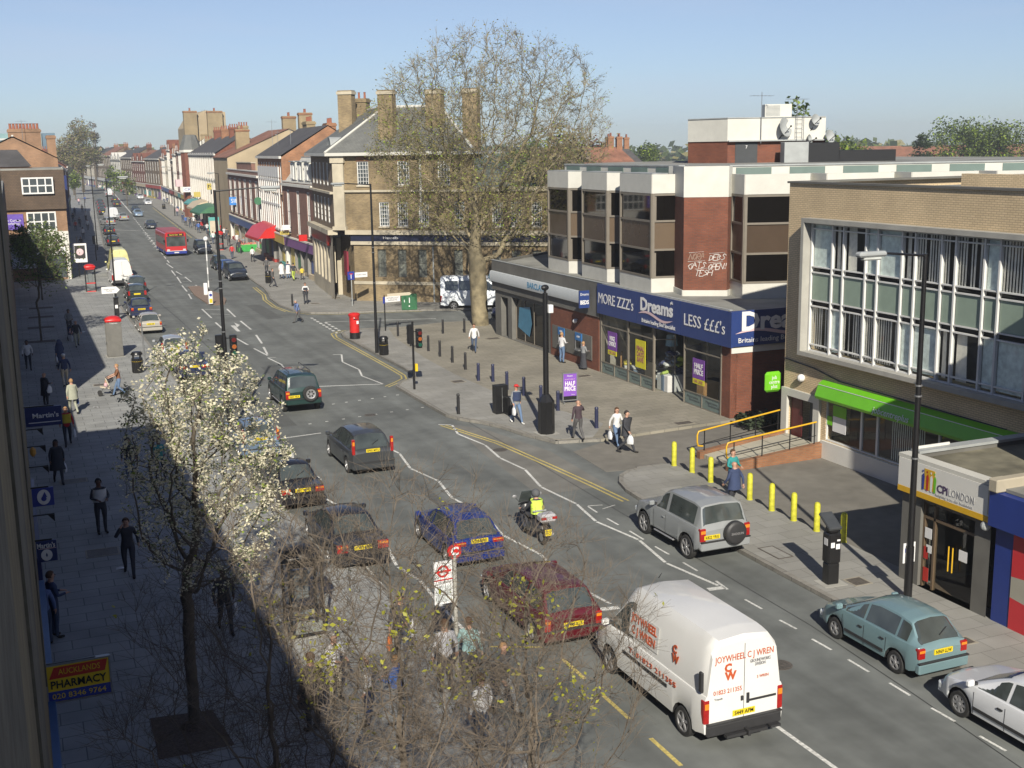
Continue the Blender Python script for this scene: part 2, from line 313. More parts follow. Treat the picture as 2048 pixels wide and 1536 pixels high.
line(mk, (1432, 1162), (1455, 1179), .08, M_white); line(mk, (1416, 1179), (1449, 1175), .22, M_white); line(mk, (1200, 1219), (1238, 1215), .22, M_white)
for a, b in [((1214, 1037), (1237, 1050)), ((1259, 1062), (1287, 1079)), ((1310, 1093), (1338, 1109)), ((1366, 1125), (1395, 1142)), ((1490, 1199), (1524, 1218)), ((1559, 1240), (1593, 1258)), ((1624, 1278), (1663, 1300)), ((1696, 1319), (1738, 1344)), ((1779, 1366), (1820, 1391)), ((1863, 1416), (1910, 1443)), ((1959, 1472), (2012, 1502)), ((1176, 1012), (1205, 1010)), ((1176, 1013), (1194, 1025))]: line(mk, a, b, .07, M_white)
line(mk, (636, 773), (766, 768), .13, M_white); line(mk, (556, 878), (642, 866), .13, M_white); line(mk, (430, 794), (470, 792), .1, M_white); line(mk, (1205, 1018), (1230, 1010), .05, M_white)
chain(mk, [(665, 709), (683, 709), (685, 724), (718, 739), (724, 752), (766, 768)], .1, M_white, gap=.02)
chain(mk, [(535, 715), (552, 715)], .08, M_white); chain(mk, [(536, 716), (563, 729), (569, 738)], .1, M_white)
for a, b in [((404, 618), (423, 636)), ((431, 645), (447, 659)), ((466, 673), (496, 690)), ((508, 697), (535, 711)), ((527, 694), (535, 709)), ((512, 670), (524, 687)), ((481, 642), (502, 659)), ((454, 618), (471, 634)), ((333, 527), (346, 536)), ((343, 541), (351, 551)), ((352, 543), (364, 550)), ((354, 554), (362, 566)), ((370, 554), (383, 564)), ((364, 571), (374, 583)), ((391, 570), (404, 579)), ((377, 588), (383, 598))]: line(mk, a, b, .13, M_white)
for a, b in [((410, 619), (446, 620)), ((420, 628), (460, 629)), ((361, 556), (370, 556)), ((365, 563), (378, 563)), ((371, 572), (392, 572)), ((376, 579), (400, 579)), ((382, 587), (405, 587))]: line(mk, a, b, .1, M_white)
P = [at(*q) for q in ((470, 651), (481, 663), (474, 663), (461, 651), (470, 647), (467, 645), (480, 650), (474, 655))]
mk.add([(p.x, p.y, .004) for p in P], [(0, 1, 2, 3), (4, 5, 6, 7)], M_white)
a, b = Vector((20.1, 87.3)), Vector((19.9, 78.4))
for k in range(9):
    for off in (0, .42):
        if off and k < 3: continue
        p = a.lerp(b, (k + .15) / 9); q = a.lerp(b, (k + .72) / 9); line(mk, (p.x + off, p.y), (q.x + off, q.y), .2, M_white, px=False)
line(mk, (650, 644), (872, 637), .12, M_white)
cl = [(340, 534), (299, 486)]
for i in range(18):  # long centre dashes up the street
    s = 140 + i * 6; line(mk, (nc(s) + .2, s), (nc(s + 3.6) + .2, s + 3.6), .13, M_white, px=False)
for i in range(14):
    s = 160 + i * 2.6; line(mk, (nc(s) + (.5 if i % 2 else -.1), s), (nc(s) + (-.1 if i % 2 else .5), s + 2.6), .14, M_white, z=.008, px=False)
line(mk, (nc(270), 262), (nc(430), 430), .25, M_white, px=False)
line(mk, (218, 459), (282, 462), .3, M_white); line(mk, (210, 467), (240, 468), .3, M_white)
# left lane zig-zags and dashes
zz = [(9.7, 49.4), (9.9, 47.6), (9.5, 45.6), (10.0, 43.2), (9.45, 40.8), (9.9, 38.6), (9.5, 36.6), (10.0, 34.4), (9.75, 32.6), (10.0, 31.2), (9.9, 28.8), (9.9, 27)]
chain(mk, zz, .1, M_white, gap=.08, px=False)
for s in (36.9, 35.0, 33.2, 31.6): line(mk, (8.9, s), (8.9, s - 1.0), .07, M_white, px=False)
for s in (60, 57.2, 54.4): line(mk, (9.75, s), (9.75, s - 1.7), .1, M_white, px=False)
line(mk, (10.3, 26.9), (9.4, 26.9), .2, M_white, px=False)
for s in (24.6, 22.4, 20.2): line(my, (11.47, s), (11.47, s - 1.25), .1, M_yell, px=False)
line(my, (7.9, 60.2), (9.3, 60.2), .1, M_yell, px=False); line(my, (10.1, 26.0), (11.3, 25.4), .08, M_yell, px=False)
yl = [(17.3, 49.45), (17.75, 47.6), (18.31, 45.3), (18.75, 41.1), (19.04, 37.9), (19.2, 35.5)]
for o in (0, .22): chain(my, [(x - o, y) for x, y in yl], .09, M_yell, px=False)
y2 = [(17.55, 59.05), (18.45, 60.0), (19.1, 60.75), (19.35, 61.8), (19.4, 64), (19.4, 70.2), (19.4, 76.8), (19.7, 78.4), (20.4, 79.3), (21.6, 79.55), (24.4, 79.0), (26, 79.2)]
chain(my, y2, .09, M_yell, px=False); chain(my, [(17.45, 59.3), (18.25, 60.15), (18.9, 60.95), (19.13, 61.8), (19.18, 64), (19.18, 70.2), (19.18, 76.8), (19.45, 78.6), (20.2, 79.6), (21.0, 79.75)], .09, M_yell, px=False)
y3 = [(28.6, 86.3), (25.4, 87.3), (22.4, 87.9), (20.35, 89.1), (19.4, 91.3), (19.05, 95), (19.3, 100), (19.9, 103.5), (20.3, 110)]
chain(my, y3, .1, M_yell, px=False); chain(my, [(19.1, 91.5), (18.8, 95), (19.05, 100), (19.65, 103.5), (20.05, 110)], .1, M_yell, px=False)
for i in range(12): s = 180 + i * 9; chain(my, [(nc(s) + 6.0, s), (nc(s + 8) + 6.0, s + 8)], .14, M_yell, px=False)
# stud rows of the crossing
for (a, b, n_) in (((640, 812), (795, 790), 7), ((620, 848), (845, 815), 8)):
    A = at(*a); B = at(*b)
    for k in range(n_): p = A.lerp(B, k / (n_ - 1)); line(mk, (p.x - .07, p.y), (p.x + .07, p.y), .12, M_white, z=.006, px=False)
o = mk.build('road_markings_white'); o['kind'] = 'structure'; o = my.build('road_markings_yellow'); o['kind'] = 'structure'
# tar seams, patches and covers let into the surfaces
pt = MB(); M_tar = mat('tar_seam', (.05, .05, .05), .7, .2, 6); M_iron = mat('cast_iron', (.11, .095, .08), .6, .3, 12, bump=.3); M_con = mat('concrete_patch', (.33, .30, .24), .9, .15, 4)
chain(pt, [(850, 795), (985, 872), (1200, 1000), (1420, 1132), (1620, 1250), (1830, 1390), (2048, 1540)], .035, M_tar, z=.0025)
chain(pt, [(10.6, 120), (11.0, 90), (10.9, 60)], .05, M_tar, z=.0025, px=False)
M_pat = mat('asphalt_patch', (.105, .11, .105), .85, .15, 2, bump=.3); M_pal = mat('asphalt_pale', (.20, .195, .175), .85, .14, 1.2, bump=.3, stain=.2, streak=.08); KEEP.update(('asphalt_patch',))
for q_ in ([(12.6, 62), (13.5, 62), (13.5, 68.2), (12.6, 68.2)], [(15.2, 24), (16.0, 24.1), (16.0, 27.4), (15.2, 27.3)], [(10.4, 52.4), (11.2, 52.4), (11.2, 58), (10.4, 58)], [(17.0, 88), (18.2, 88), (18.2, 97), (17.0, 97)], [(12.9, 35.6), (13.3, 35.6), (13.3, 41.9), (12.9, 41.9)], [(24, 81.2), (27.5, 80.8), (27.5, 81.8), (24, 82.2)]): pt.add([(x, y, .0015) for x, y in q_], [(0, 1, 2, 3)], M_pat)
structure(pt, 'road_seams')
pl_ = MB(); pl_.add([(x, y, .001) for x, y in ((16.6, 37.5), (19.45, 37.5), (19.6, 43), (18.6, 48), (17.6, 49.4), (17.0, 44))], [(0, 1, 2, 3, 4, 5)], M_pal); structure(pl_, 'road_edge_surface')
for px_, py_, r_ in ((1000, 900, .3), (740, 830, .28), (1560, 1330, .3), (520, 760, .3), (420, 560, .3), (1330, 1190, .3)):
    p = at(px_, py_); t = thing('manhole_cover', {1000: 'round iron manhole cover left of the yellow lines', 740: 'round manhole cover behind the dark green off-roader', 1560: 'round manhole cover in front of the teal hatchback', 520: 'round manhole cover left of the dark green off-roader', 420: 'round manhole cover by the traffic island', 1330: 'round manhole cover between the white van and the silver off-roader'}[px_], 'manhole cover', (p.x, p.y, 0), 0, 'manhole covers in the road'); a_ = MB(); a_.lathe([(r_, .001), (r_, .006)], M_iron, 18); a_.build('lid', t); a_ = MB(); [a_.box(-r_ * .7, -r_ * .6 + k * r_ * .24, .006, r_ * .7, -r_ * .55 + k * r_ * .24, .011, M_tar) for k in range(6)]; a_.build('ribs', t)
def cover(px, py, w_, l_, z=.12, frame=False, label='', rz=0, nm='access_cover'):
    p = at(px, py, z); t = thing(nm, label, 'access cover', (p.x, p.y, z), rz, 'iron access covers let into the paving')
    m_ = MB(); m_.box(-w_ / 2, -l_ / 2, .002, w_ / 2, l_ / 2, .008, M_slab if frame else M_iron); m_.build('plate', t)
    f_ = MB()
    for a_ in ((-w_ / 2 - .05, -l_ / 2 - .05, w_ / 2 + .05, -l_ / 2), (-w_ / 2 - .05, l_ / 2, w_ / 2 + .05, l_ / 2 + .05), (-w_ / 2 - .05, -l_ / 2, -w_ / 2, l_ / 2), (w_ / 2, -l_ / 2, w_ / 2 + .05, l_ / 2)): f_.box(a_[0], a_[1], .002, a_[2], a_[3], .012, M_iron if frame else M_con)
    f_.build('surround', t)
cover(1551, 1105, .45, 1.0, frame=True, label='outline of a long inspection cover in the pavement left of the parking meter')
cover(1715, 1163, .5, .5, label='dark square cover in the pavement right of the parking meter')
cover(1930, 1282, .35, .35, label='small cover framed in pale concrete behind the white hatchback')
cover(1367, 846, .8, .5, z=.13, label='brown cover in the plaza paving before the brick corner of the bed shop')
cover(1168, 752, .7, .5, z=.13, label='brown cover in the plaza paving above the purple advertising board')
cover(987, 677, .8, .7, z=.135, label='cover in the plaza right of the walking man in the white jumper')
cover(916, 763, .6, .6, z=.137, label='cover between the row of black bollards and the traffic light pole')
cover(205, 1105, .9, .7, label='wide worn cover in the shaded pavement left of the blossom tree')
cover(147, 962, .9, .5, label='cover in the shaded pavement beside the woman in the long black coat')
cover(200, 770, .6, .5, label='cover left of the pushchair on the sunny pavement')
cover(672, 596, .7, .6, label='cover in the pavement at the foot of the corner bank')
cover(630, 607, .6, .6, label='cover beside the kerb of the corner bank')
# ================================================================= building materials
M_brick = mat('brick_red', (.40, .115, .055), .85, .15, 1.5, kind='brick', c2=(.30, .085, .045), mort=(.24, .13, .09), bump=.3, stain=.15)
M_brickd = mat('brick_brown', (.20, .135, .085), .9, .16, 1.2, kind='brick', c2=(.125, .085, .055), mort=(.20, .16, .11), bump=.25, stain=.2)
M_tan = mat('brick_tan', (.60, .465, .285), .85, .09, .9, kind='brick', c2=(.53, .41, .25), mort=(.36, .28, .18), bump=.2, stain=.12)
M_orange = mat('brick_orange', (.48, .20, .085), .85, .2, 1.0, kind='brick', c2=(.36, .14, .06), mort=(.33, .22, .14), stain=.2)
M_stock = mat('brick_stock', (.38, .29, .155), .9, .15, .8, kind='brick', c2=(.30, .22, .12), mort=(.3, .25, .17), stain=.2)
M_stone = mat('portland_stone', (.56, .50, .38), .8, .12, 1.5, stain=.25, bump=.1)
M_wht = mat('white_render', (.76, .75, .70), .6, .04, 1.5, stain=.06)
M_wpan = mat('white_panel', (.66, .65, .59), .5, .05, 2, stain=.08)
M_wfr = mat('white_frame', (.78, .78, .76), .45, .04, 3)
M_green_grey = mat('greygreen_panel', (.14, .20, .18), .6, .08, 2)
M_spand = mat('green_spandrel', (.30, .385, .31), .55, .05, 3)
M_felt = mat('roof_felt', (.30, .30, .275), .9, .18, .6, stain=.3, bump=.2)
M_moss = mat('mossy_roof', (.20, .185, .13), .95, .35, 1.5, stain=.4, bump=.4)
M_lead = mat('lead', (.36, .38, .38), .6, .12, 2)
M_slate = mat('slate', (.185, .19, .175), .75, .12, 1, kind='brick', c2=(.15, .155, .145), mort=(.1, .1, .1), bw=.3, bh=.22, mw=.012, stain=.25)
M_slated = mat('slate_dark', (.095, .09, .09), .8, .15, 1, kind='brick', c2=(.08, .075, .075), mort=(.05, .05, .05), bw=.3, bh=.22, mw=.01, stain=.25)
M_tile = mat('clay_tile', (.33, .145, .09), .85, .2, .8, kind='brick', c2=(.26, .12, .075), mort=(.15, .08, .05), bw=.3, bh=.25, mw=.012, stain=.25)
M_dg = mat('dark_glass', (.012, .012, .013), .04, 0, spec=.55)
M_dgb = mat('bronze_glass', (.006, .005, .004), .03, 0, spec=.45)
M_brz = mat('bronze_panel', (.135, .095, .06), .4, .05, 2)
M_brzf = mat('bronze_frame', (.21, .185, .15), .45, .06, 3)
M_glassb = mat('window_glass', (.05, .06, .065), .06, .3, .7, spec=.6)
M_black = mat('black_paint', (.012, .012, .013), .35, .1, 4)
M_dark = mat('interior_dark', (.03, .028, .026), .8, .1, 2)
M_navy = mat('navy_fascia', (.028, .055, .20), .35, .04, 2)
M_navy2 = mat('navy_sign', (.02, .035, .15), .35, .05, 2)
M_wl = mat('white_lettering', (.82, .82, .82), .5, 0)
M_pink = mat('pale_pink', (.75, .55, .58), .5, 0)
M_lime = mat('lime_green', (.17, .55, .02), .35, .05, 2)
M_steel = mat('steel', (.35, .36, .37), .35, .08, 4, metal=.6)
M_rail = mat('yellow_rail', (.72, .42, .02), .4, .05, 3)
M_clear = glassmat('shop_glass')
M_blind = mat('blind_fabric', (.80, .74, .66), .8, .10, 6)
M_curt = mat('net_curtain', (.70, .76, .72), .8, .2, 5)
M_red = mat('red_paint', (.60, .022, .02), .35, .06, 3)
M_conc = mat('concrete_dark', (.155, .15, .135), .85, .12, 1.5, stain=.2, bump=.1)
M_concl = mat('concrete_light', (.42, .41, .37), .8, .1, 2, stain=.15)
M_ply = mat('wood_tan', (.42, .23, .09), .6, .1, 4)
def win(parent, x, z, w_, h, y=.1, nx=2, nz=2, fr=.06, frm=None, gl=None, bar=.03, name='window', M=None, sash=True, sill=0, fullframe=True):
    # one window: frame with bars and a pane behind; lies in the wall frame's xz plane, facing -y
    frm = frm or M_wfr; gl = gl or M_glassb
    a = MB(M)
    a.box(x, y - .03, z, x + fr, y + .05, z + h, frm); a.box(x + w_ - fr, y - .03, z, x + w_, y + .05, z + h, frm)
    a.box(x + fr, y - .03, z, x + w_ - fr, y + .05, z + fr, frm); a.box(x + fr, y - .03, z + h - fr, x + w_ - fr, y + .05, z + h, frm)
    for i in range(1, nx): c = x + w_ * i / nx; a.box(c - bar / 2, y - .012, z + fr, c + bar / 2, y + .04, z + h - fr, frm)
    for j in range(1, nz): c = z + h * j / nz; a.box(x + fr, y - .02, c - bar / 2, x + w_ - fr, y + .035, c + bar / 2, frm)
    if sill: a.box(x - .06, y - .2, z - sill, x + w_ + .06, y - .032, z - .002, M_stone)
    o = a.build(name, parent)
    b = MB(M); b.quad((x + fr * .6, y + .02, z + fr * .6), (x + w_ - fr * .6, y + .02, z + fr * .6), (x + w_ - fr * .6, y + .02, z + h - fr * .6), (x + fr * .6, y + .02, z + h - fr * .6), gl)
    b.build('pane', o); return o
def part(name, parent, fn, M=None, smooth=0): m_ = MB(M); fn(m_); return m_.build(name, parent, smooth)
# ---------------------------------------------------------------- wall frames: x runs along the wall seen from outside (left to right), -y faces out
FW = lambda x, y0: T(x, y0, 0) @ RZ(-pi / 2)     # faces west (-x world): frame x -> -y world
# frame x -> world -y, frame y -> world +x
FS = lambda x0, y: T(x0, y, 0)                   # faces south (-y world): frame x -> +x world
FE = lambda x, y0: T(x, y0, 0) @ RZ(pi / 2)      # faces east

# ================================================================= the building the photograph is taken from
t = thing('own_building', 'tall shaded rendered wall rising at the very left edge of the picture', 'building', (0, 0, 0))
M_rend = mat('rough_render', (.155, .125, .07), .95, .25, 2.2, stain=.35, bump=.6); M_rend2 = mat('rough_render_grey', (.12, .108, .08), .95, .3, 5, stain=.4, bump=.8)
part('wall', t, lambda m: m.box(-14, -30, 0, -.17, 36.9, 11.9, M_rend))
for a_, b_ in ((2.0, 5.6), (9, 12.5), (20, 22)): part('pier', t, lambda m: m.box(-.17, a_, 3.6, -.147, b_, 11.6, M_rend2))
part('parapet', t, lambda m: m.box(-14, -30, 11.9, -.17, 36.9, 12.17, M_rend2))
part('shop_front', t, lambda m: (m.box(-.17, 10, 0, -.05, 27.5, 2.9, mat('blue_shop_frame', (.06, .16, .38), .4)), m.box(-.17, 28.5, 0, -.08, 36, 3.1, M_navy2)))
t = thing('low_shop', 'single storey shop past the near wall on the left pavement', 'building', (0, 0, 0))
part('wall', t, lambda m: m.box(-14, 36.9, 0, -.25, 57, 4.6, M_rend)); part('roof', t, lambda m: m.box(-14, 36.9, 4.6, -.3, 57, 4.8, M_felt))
t = thing('flat_block', 'two storey flat roofed block shading the left pavement', 'building', (0, 0, 0))
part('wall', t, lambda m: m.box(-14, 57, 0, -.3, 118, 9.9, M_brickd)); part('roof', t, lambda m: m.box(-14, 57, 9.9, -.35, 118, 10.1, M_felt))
# hanging signs and brackets on that wall
def hang(name, label, s, z0, z1, x1, mt, fn=None, cat='sign', grp='signs hanging over the left pavement', frame=None):
    t = thing(name, label, cat, (-.17, s, z0), 0, grp); h = z1 - z0; w_ = x1 + .17
    a = MB(); a.box(.02, -.04, 0, w_, .04, h, mt, .01); a.build('panel', t)
    if frame:
        a = MB(); 
        for b in ((.0, -.05, -.03, w_ + .03, .05, .0), (.0, -.05, h, w_ + .03, .05, h + .03), (w_, -.05, 0, w_ + .03, .05, h), (-.02, -.05, 0, .02, .05, h)): a.box(*b, frame)
        a.build('frame', t)
    a = MB(); a.box(-.04, -.02, h, w_ * .8, .02, h + .04, M_black); a.build('bracket', t)
    if fn: fn(t, w_, h)
    return t
mat('poster_ink', (.35, .12, .12), .6); M_sy = mat('sign_yellow', (.80, .56, .02), .4, .04, 3); M_sr = mat('sign_red', (.50, .03, .02), .4, .04, 3); M_sb = mat('sign_blue', (.03, .05, .32), .4, .04, 3)
def aucks(t, w_, h):
    a = MB(); a.add([(.05, -.045, h * .64), (w_ * .93, -.045, h * .66), (w_ * .98, -.045, h * .97), (.14, -.045, h * .95)], [(0, 1, 2, 3)], M_sr); a.build('red_band', t)
    a = MB(); a.quad((.02, -.045, .01), (w_, -.045, .01), (w_, -.045, h * .3), (.02, -.045, h * .3), M_sb); a.build('blue_band', t)
    text('AUCKLANDS', .15, t, M_sy, T(w_ * .53, -.05, h * .81), width=w_ * .66); text('PHARMACY', .2, t, M_black, T(w_ * .5, -.05, h * .47), width=w_ * .88, bold=.004); text('020 8346 9764', .14, t, M_sy, T(w_ * .5, -.05, h * .15), width=w_ * .85)
q0, q1, q2 = atY(108, 1325, 21.), atY(216, 1312, 21.), atY(221, 1383, 21.)
hang('hanging_sign', 'yellow, red and blue AUCKLANDS PHARMACY sign over the left pavement', 21., q2.z, q1.z, q1.x, M_sy, aucks, frame=M_steel)
q1, q2 = atY(122, 810, 37), atY(122, 848, 37)
def mart(t, w_, h): text("Martin's", .2, t, M_wl, T(w_ * .56, -.05, h * .55), width=w_ * .7, bold=.004); a = MB(); a.box(.1, -.045, h * .18, w_ * .95, -.042, h * .22, M_wl); a.build('stripe', t)
hang('hanging_sign', "upper navy Martin's sign, wide and low, over the left pavement", 37, q2.z, q1.z, q1.x, M_navy2, mart)
q1, q2 = atY(112, 1078, 28), atY(112, 1120, 28)
def mart2(t, w_, h): text("Martin's", .16, t, M_wl, T(w_ * .5, -.05, h * .78), width=w_ * .85, bold=.004); a = MB(T(w_ * .5, -.045, h * .33) @ RX(pi / 2)); a.lathe([(.18, 0), (.18, .01)], M_wl, 20, sx=w_ / h * .75, sy=.75); a.build('oval', t); a = MB(); a.box(.06, -.045, h * .62, w_ * .97, -.042, h * .65, M_pink); a.build('stripe', t); a = MB(); a.add([(w_ * .45, -.06, h * .33), (w_ * .5, -.06, h * .22), (w_ * .55, -.06, h * .33), (w_ * .5, -.06, h * .46)], [(0, 1, 2, 3)], M_navy2); a.build('emblem', t)
hang('hanging_sign', "lower squarish navy Martin's sign with a white oval over the left pavement", 28, q2.z, q1.z, q1.x, M_navy2, mart2)
q1, q2 = atY(106, 973, 31), atY(106, 1009, 31)
def lott(t, w_, h): a = MB(T(w_ * .55, -.045, h * .5) @ RX(pi / 2)); a.lathe([(h * .42, 0), (h * .42, .01)], M_wl, 20, sx=.8); a.build('white_oval', t); a = MB(T(w_ * .55, -.06, h * .42) @ RX(pi / 2)); a.lathe([(h * .14, 0), (h * .14, .01)], M_sb, 8); a.build('emblem', t); a = MB(); a.add([(w_ * .45, -.062, h * .45), (w_ * .7, -.062, h * .5), (w_ * .6, -.062, h * .8)], [(0, 1, 2)], M_sb); a.build('fingers', t)
hang('hanging_sign', 'blue square sign with a white oval emblem between the two navy signs on the left', 31, q2.z, q1.z, q1.x, M_sb, lott)
for (px, py, s, lb) in ((85, 858, 36, 'topmost of the thin black brackets'), (91, 892, 34.4, 'second black bracket from the top'), (97, 932, 32.6, 'third black bracket from the top'), (109, 1028, 29.6, 'lowest thin black bracket, above the oval sign')):
    q = atY(px, py, s); t = thing('sign_bracket', lb + ' on the left wall', 'bracket', (-.17, s, q.z), 0, 'black brackets on the left wall')
    part('arm', t, lambda m: m.box(-.02, -.015, 0, q.x + .17, .015, .03, M_black)); part('lamp', t, lambda m: m.add([(q.x + .02, -.03, -.002), (q.x + .17, -.03, -.002), (q.x + .17, -.03, -.18), (q.x + .02, .03, -.002), (q.x + .17, .03, -.002), (q.x + .17, .03, -.18)], [(0, 2, 1), (3, 4, 5), (0, 1, 4, 3), (1, 2, 5, 4), (2, 0, 3, 5)], M_black))
t = thing('wall_planter', 'small orange lantern fixed to the left wall under a bracket', 'lantern', (-.17, 34, atY(60, 905, 34).z)); part('lantern', t, lambda m: m.lathe([(.03, -.12), (.08, -.05), (.08, .08), (.02, .14)], mat('amber', (.55, .28, .05), .5), 8, c=(.14, 0)))

# ================================================================= bed shop and bank, one low podium with an office block over it
PX = 29.1
t = thing('podium_shops', 'long low podium of glass fronted shops ending in a dark bank front', 'building', (0, 0, 0))
F = FW(PX, 72.4)   # frame x = 72.4 - y
U = lambda s: 72.4 - s
zt = 5.0
ops = [(U(71.4), .15, U(70.2), 2.75), (U(69.6), .15, U(63.9), 2.9), (U(57.0), .1, U(45.0), 3.42)]
def fn(m):
    m.wall(0, 0, U(57.2), 3.1, M_conc, [ops[0], ops[1]], .35)
part('bank_front', t, fn, F)
part('bank_brick', t, lambda m: (m.box(U(63.5), -.05, .0, U(57.2), -.003, 3.15, M_brick)), F)
part('bank_cladding', t, lambda m: m.box(U(63.2), -.09, .62, U(58.0), -.052, 1.98, M_conc), F)
part('dark_canopy', t, lambda m: (m.box(-.25, -.12, 3.15, U(57.05), .3, 5.05, M_conc)), F)
part('stall_riser', t, lambda m: m.box(U(57.0), 0, 0, U(51.2), .2, .1, M_black), F)
part('corner_pier', t, lambda m: m.box(U(45.0), 0, 0, U(44.3), .35, 3.4, M_brick), F); part('bronze_pier', t, lambda m: m.box(U(57.3), -.01, 0, U(57.0), .3, 3.4, M_brzf), F)
# splayed entrance and glazing
SH = [(U(57.0), 0), (U(53.9), 0), (U(51.2), 0), (U(50.6), .9), (U(49.4), 2.0), (U(48.3), 0), (U(45.0), 0)]
for i, (a_, b_) in enumerate(zip(SH[:-1], SH[1:])):
    if i == 3: continue
    def fr(m, a_=a_, b_=b_):
        L_ = hypot(b_[0] - a_[0], b_[1] - a_[1]); m.push(T(a_[0], a_[1], 0) @ RZ(atan2(b_[1] - a_[1], b_[0] - a_[0])))
        m.box(0, -.04, .1, .07, .05, 3.42, M_brzf); m.box(L_ - .07, -.04, .1, L_, .05, 3.42, M_brzf); m.box(.07, -.03, .1, L_ - .07, .04, .16, M_brzf); m.box(.07, -.03, 2.75, L_ - .07, .04, 2.8, M_brzf)
        if L_ > 2.5: m.box(.07, -.03, .74, L_ - .07, .04, .78, M_brzf); m.box(L_ / 2 - .02, -.03, .16, L_ / 2 + .02, .04, .74, M_brzf)
        m.pop()
    fo = part('shop_window', t, fr, F)
    def gl(m, a_=a_, b_=b_): m.quad((a_[0], a_[1], .12), (b_[0], b_[1], .12), (b_[0], b_[1], 3.42), (a_[0], a_[1], 3.42), M_clear)
    part('pane', fo, gl, F)
    if hypot(b_[0] - a_[0], b_[1] - a_[1]) > 2.5:
        M_fros = mat('frosted_band', (.26, .33, .31), .5, .08, 3)
        part('frosted_band', fo, lambda m, a_=a_, b_=b_: (m.quad((a_[0] + .1, a_[1] + .015, .17), (b_[0] - .1, b_[1] + .015, .17), (b_[0] - .1, b_[1] + .015, .73), (a_[0] + .1, a_[1] + .015, .73), M_fros)), F)
        for q in (.25, .75): text('Mattresses\n     Bedsteads', .16, fo, mat('grey_letter', (.13, .16, .18), .6), F @ T(a_[0] + (b_[0] - a_[0]) * q, a_[1] + .004, .46), width=(b_[0] - a_[0]) * .34)
part('shop_floor', t, lambda m: m.box(U(57), .05, .09, U(44.4), 9, .12, mat('shop_carpet', (.20, .19, .17), .9)), F)
part('shop_inner_wall', t, lambda m: (m.box(U(57.2), 5.5, .1, U(44.4), 5.7, 3.4, mat('shop_wall', (.42, .39, .33), .8)), m.box(U(57.15), .06, .1, U(57.05), 5.5, 3.4, mat('shop_wall', (.4,) * 3))), F)
part('flat_roof', t, lambda m: m.prism([(PX + .12, 44.35), (PX + .12, 72.5), (34.8, 77), (60, 77), (60, 44.35)], 4.7, 4.86, M_felt))
part('roof_edge', t, lambda m: (m.box(-.3, -.14, 5.052, U(44.25), .02, 5.09, M_lead)), F)
part('south_wall', t, lambda m: (m.wall(.02, 0, 12, 3.1, M_brick), m.box(.02, -.03, 3.1, 12, .1, 3.4, M_wht)), FS(PX, 44.3))
part('north_wall', t, lambda m: m.prism([(29.2, 72.4), (34.8, 77), (60, 77), (60, 76.8), (35, 76.8), (29.3, 72.2)], 0, 5.0, M_conc))
part('doorway', t, lambda m: (m.box(U(71.4), .36, .1, U(70.2), .4, 2.8, M_dark), m.box(U(71.0), .3, .1, U(70.9), .35, 2.7, M_brzf)), F)
bw_ = win(t, U(69.6), .15, 5.7, 2.75, .3, 4, 1, .07, M_brzf, M_dgb, .06, M=F, name='bank_window')
part('window_poster', bw_, lambda m: m.add([(U(69.2), .27, 1.0), (U(67.4), .27, .6), (U(67.0), .27, 1.5), (U(67.3), .27, 2.5), (U(69.0), .27, 2.3)], [(0, 1, 2, 3, 4)], mat('poster_blue', (.06, .22, .36), .4)), F)
# fascias are signs of their own
def fascia(label, fn_, parts): pass
s_ = thing('fascia_sign', 'silver and white BARCLAYS sign band along the dark bank canopy', 'sign', (PX - .12, 72.4, 0))
def barf(m): m.push(RZ(-pi / 2)); m.extr([(-.03, 3.66), (-.16, 3.7), (-.2, 3.85), (-.2, 4.2), (-.16, 4.36), (-.03, 4.38)], -.15, U(58.5), mat('silver_band', (.62, .66, .68), .3, .03, 2)); m.pop()
part('band', s_, barf, smooth=30); text('BARCLAYS', .5, s_, mat('bank_blue', (.03, .22, .42), .4), RZ(-pi / 2) @ T(U(65.0), -.21, 4.02), width=2.6, bold=.006)
s_ = thing('round_sign', 'round pale blue bank emblem sign at the far corner of the podium', 'sign', tuple(atY(988, 553, 72.9))); a = MB(RX(pi / 2)); a.lathe([(.33, -.08), (.37, -.04), (.37, .04), (.33, .08)], mat('emblem_blue', (.10, .38, .58), .35, .1, 3), 22); a.build('disc', s_, 40); a = MB(RX(pi / 2)); a.lathe([(.27, -.088), (.27, .088)], mat('emblem_pale', (.35, .6, .75), .35), 22); a.build('inner_disc', s_, 40); text('Bd', .36, s_, M_wl, T(0, -.1, 0))
s_ = thing('fascia_sign', "navy bed shop fascia reading MORE ZZZ's, Dreams and LESS £££'s along the street side", 'sign', (PX - .13, 72.4, 0)); R_ = RZ(-pi / 2)
part('panel', s_, lambda m: [m.box(a_, -.1, 3.42, b_, .0, 5.02, M_navy) for a_, b_ in ((U(57.05), U(52.66)), (U(52.63), U(48.32)), (U(48.29), U(43.95)))], R_)
text("MORE ZZZ's", .8, s_, M_wl, R_ @ T(U(54.9), -.12, 4.25), width=3.9); text("Dreams", .9, s_, M_wl, R_ @ T(U(50.6), -.12, 4.45), width=3.2, bold=.03); text("plc", .22, s_, M_wl, R_ @ T(U(49.1), -.12, 4.85)); text("Britains leading Bed Specialist", .3, s_, M_wl, R_ @ T(U(50.4), -.12, 3.66), width=3.3); text("LESS £££'s", .8, s_, M_wl, R_ @ T(U(46.2), -.12, 4.2), width=3.5)
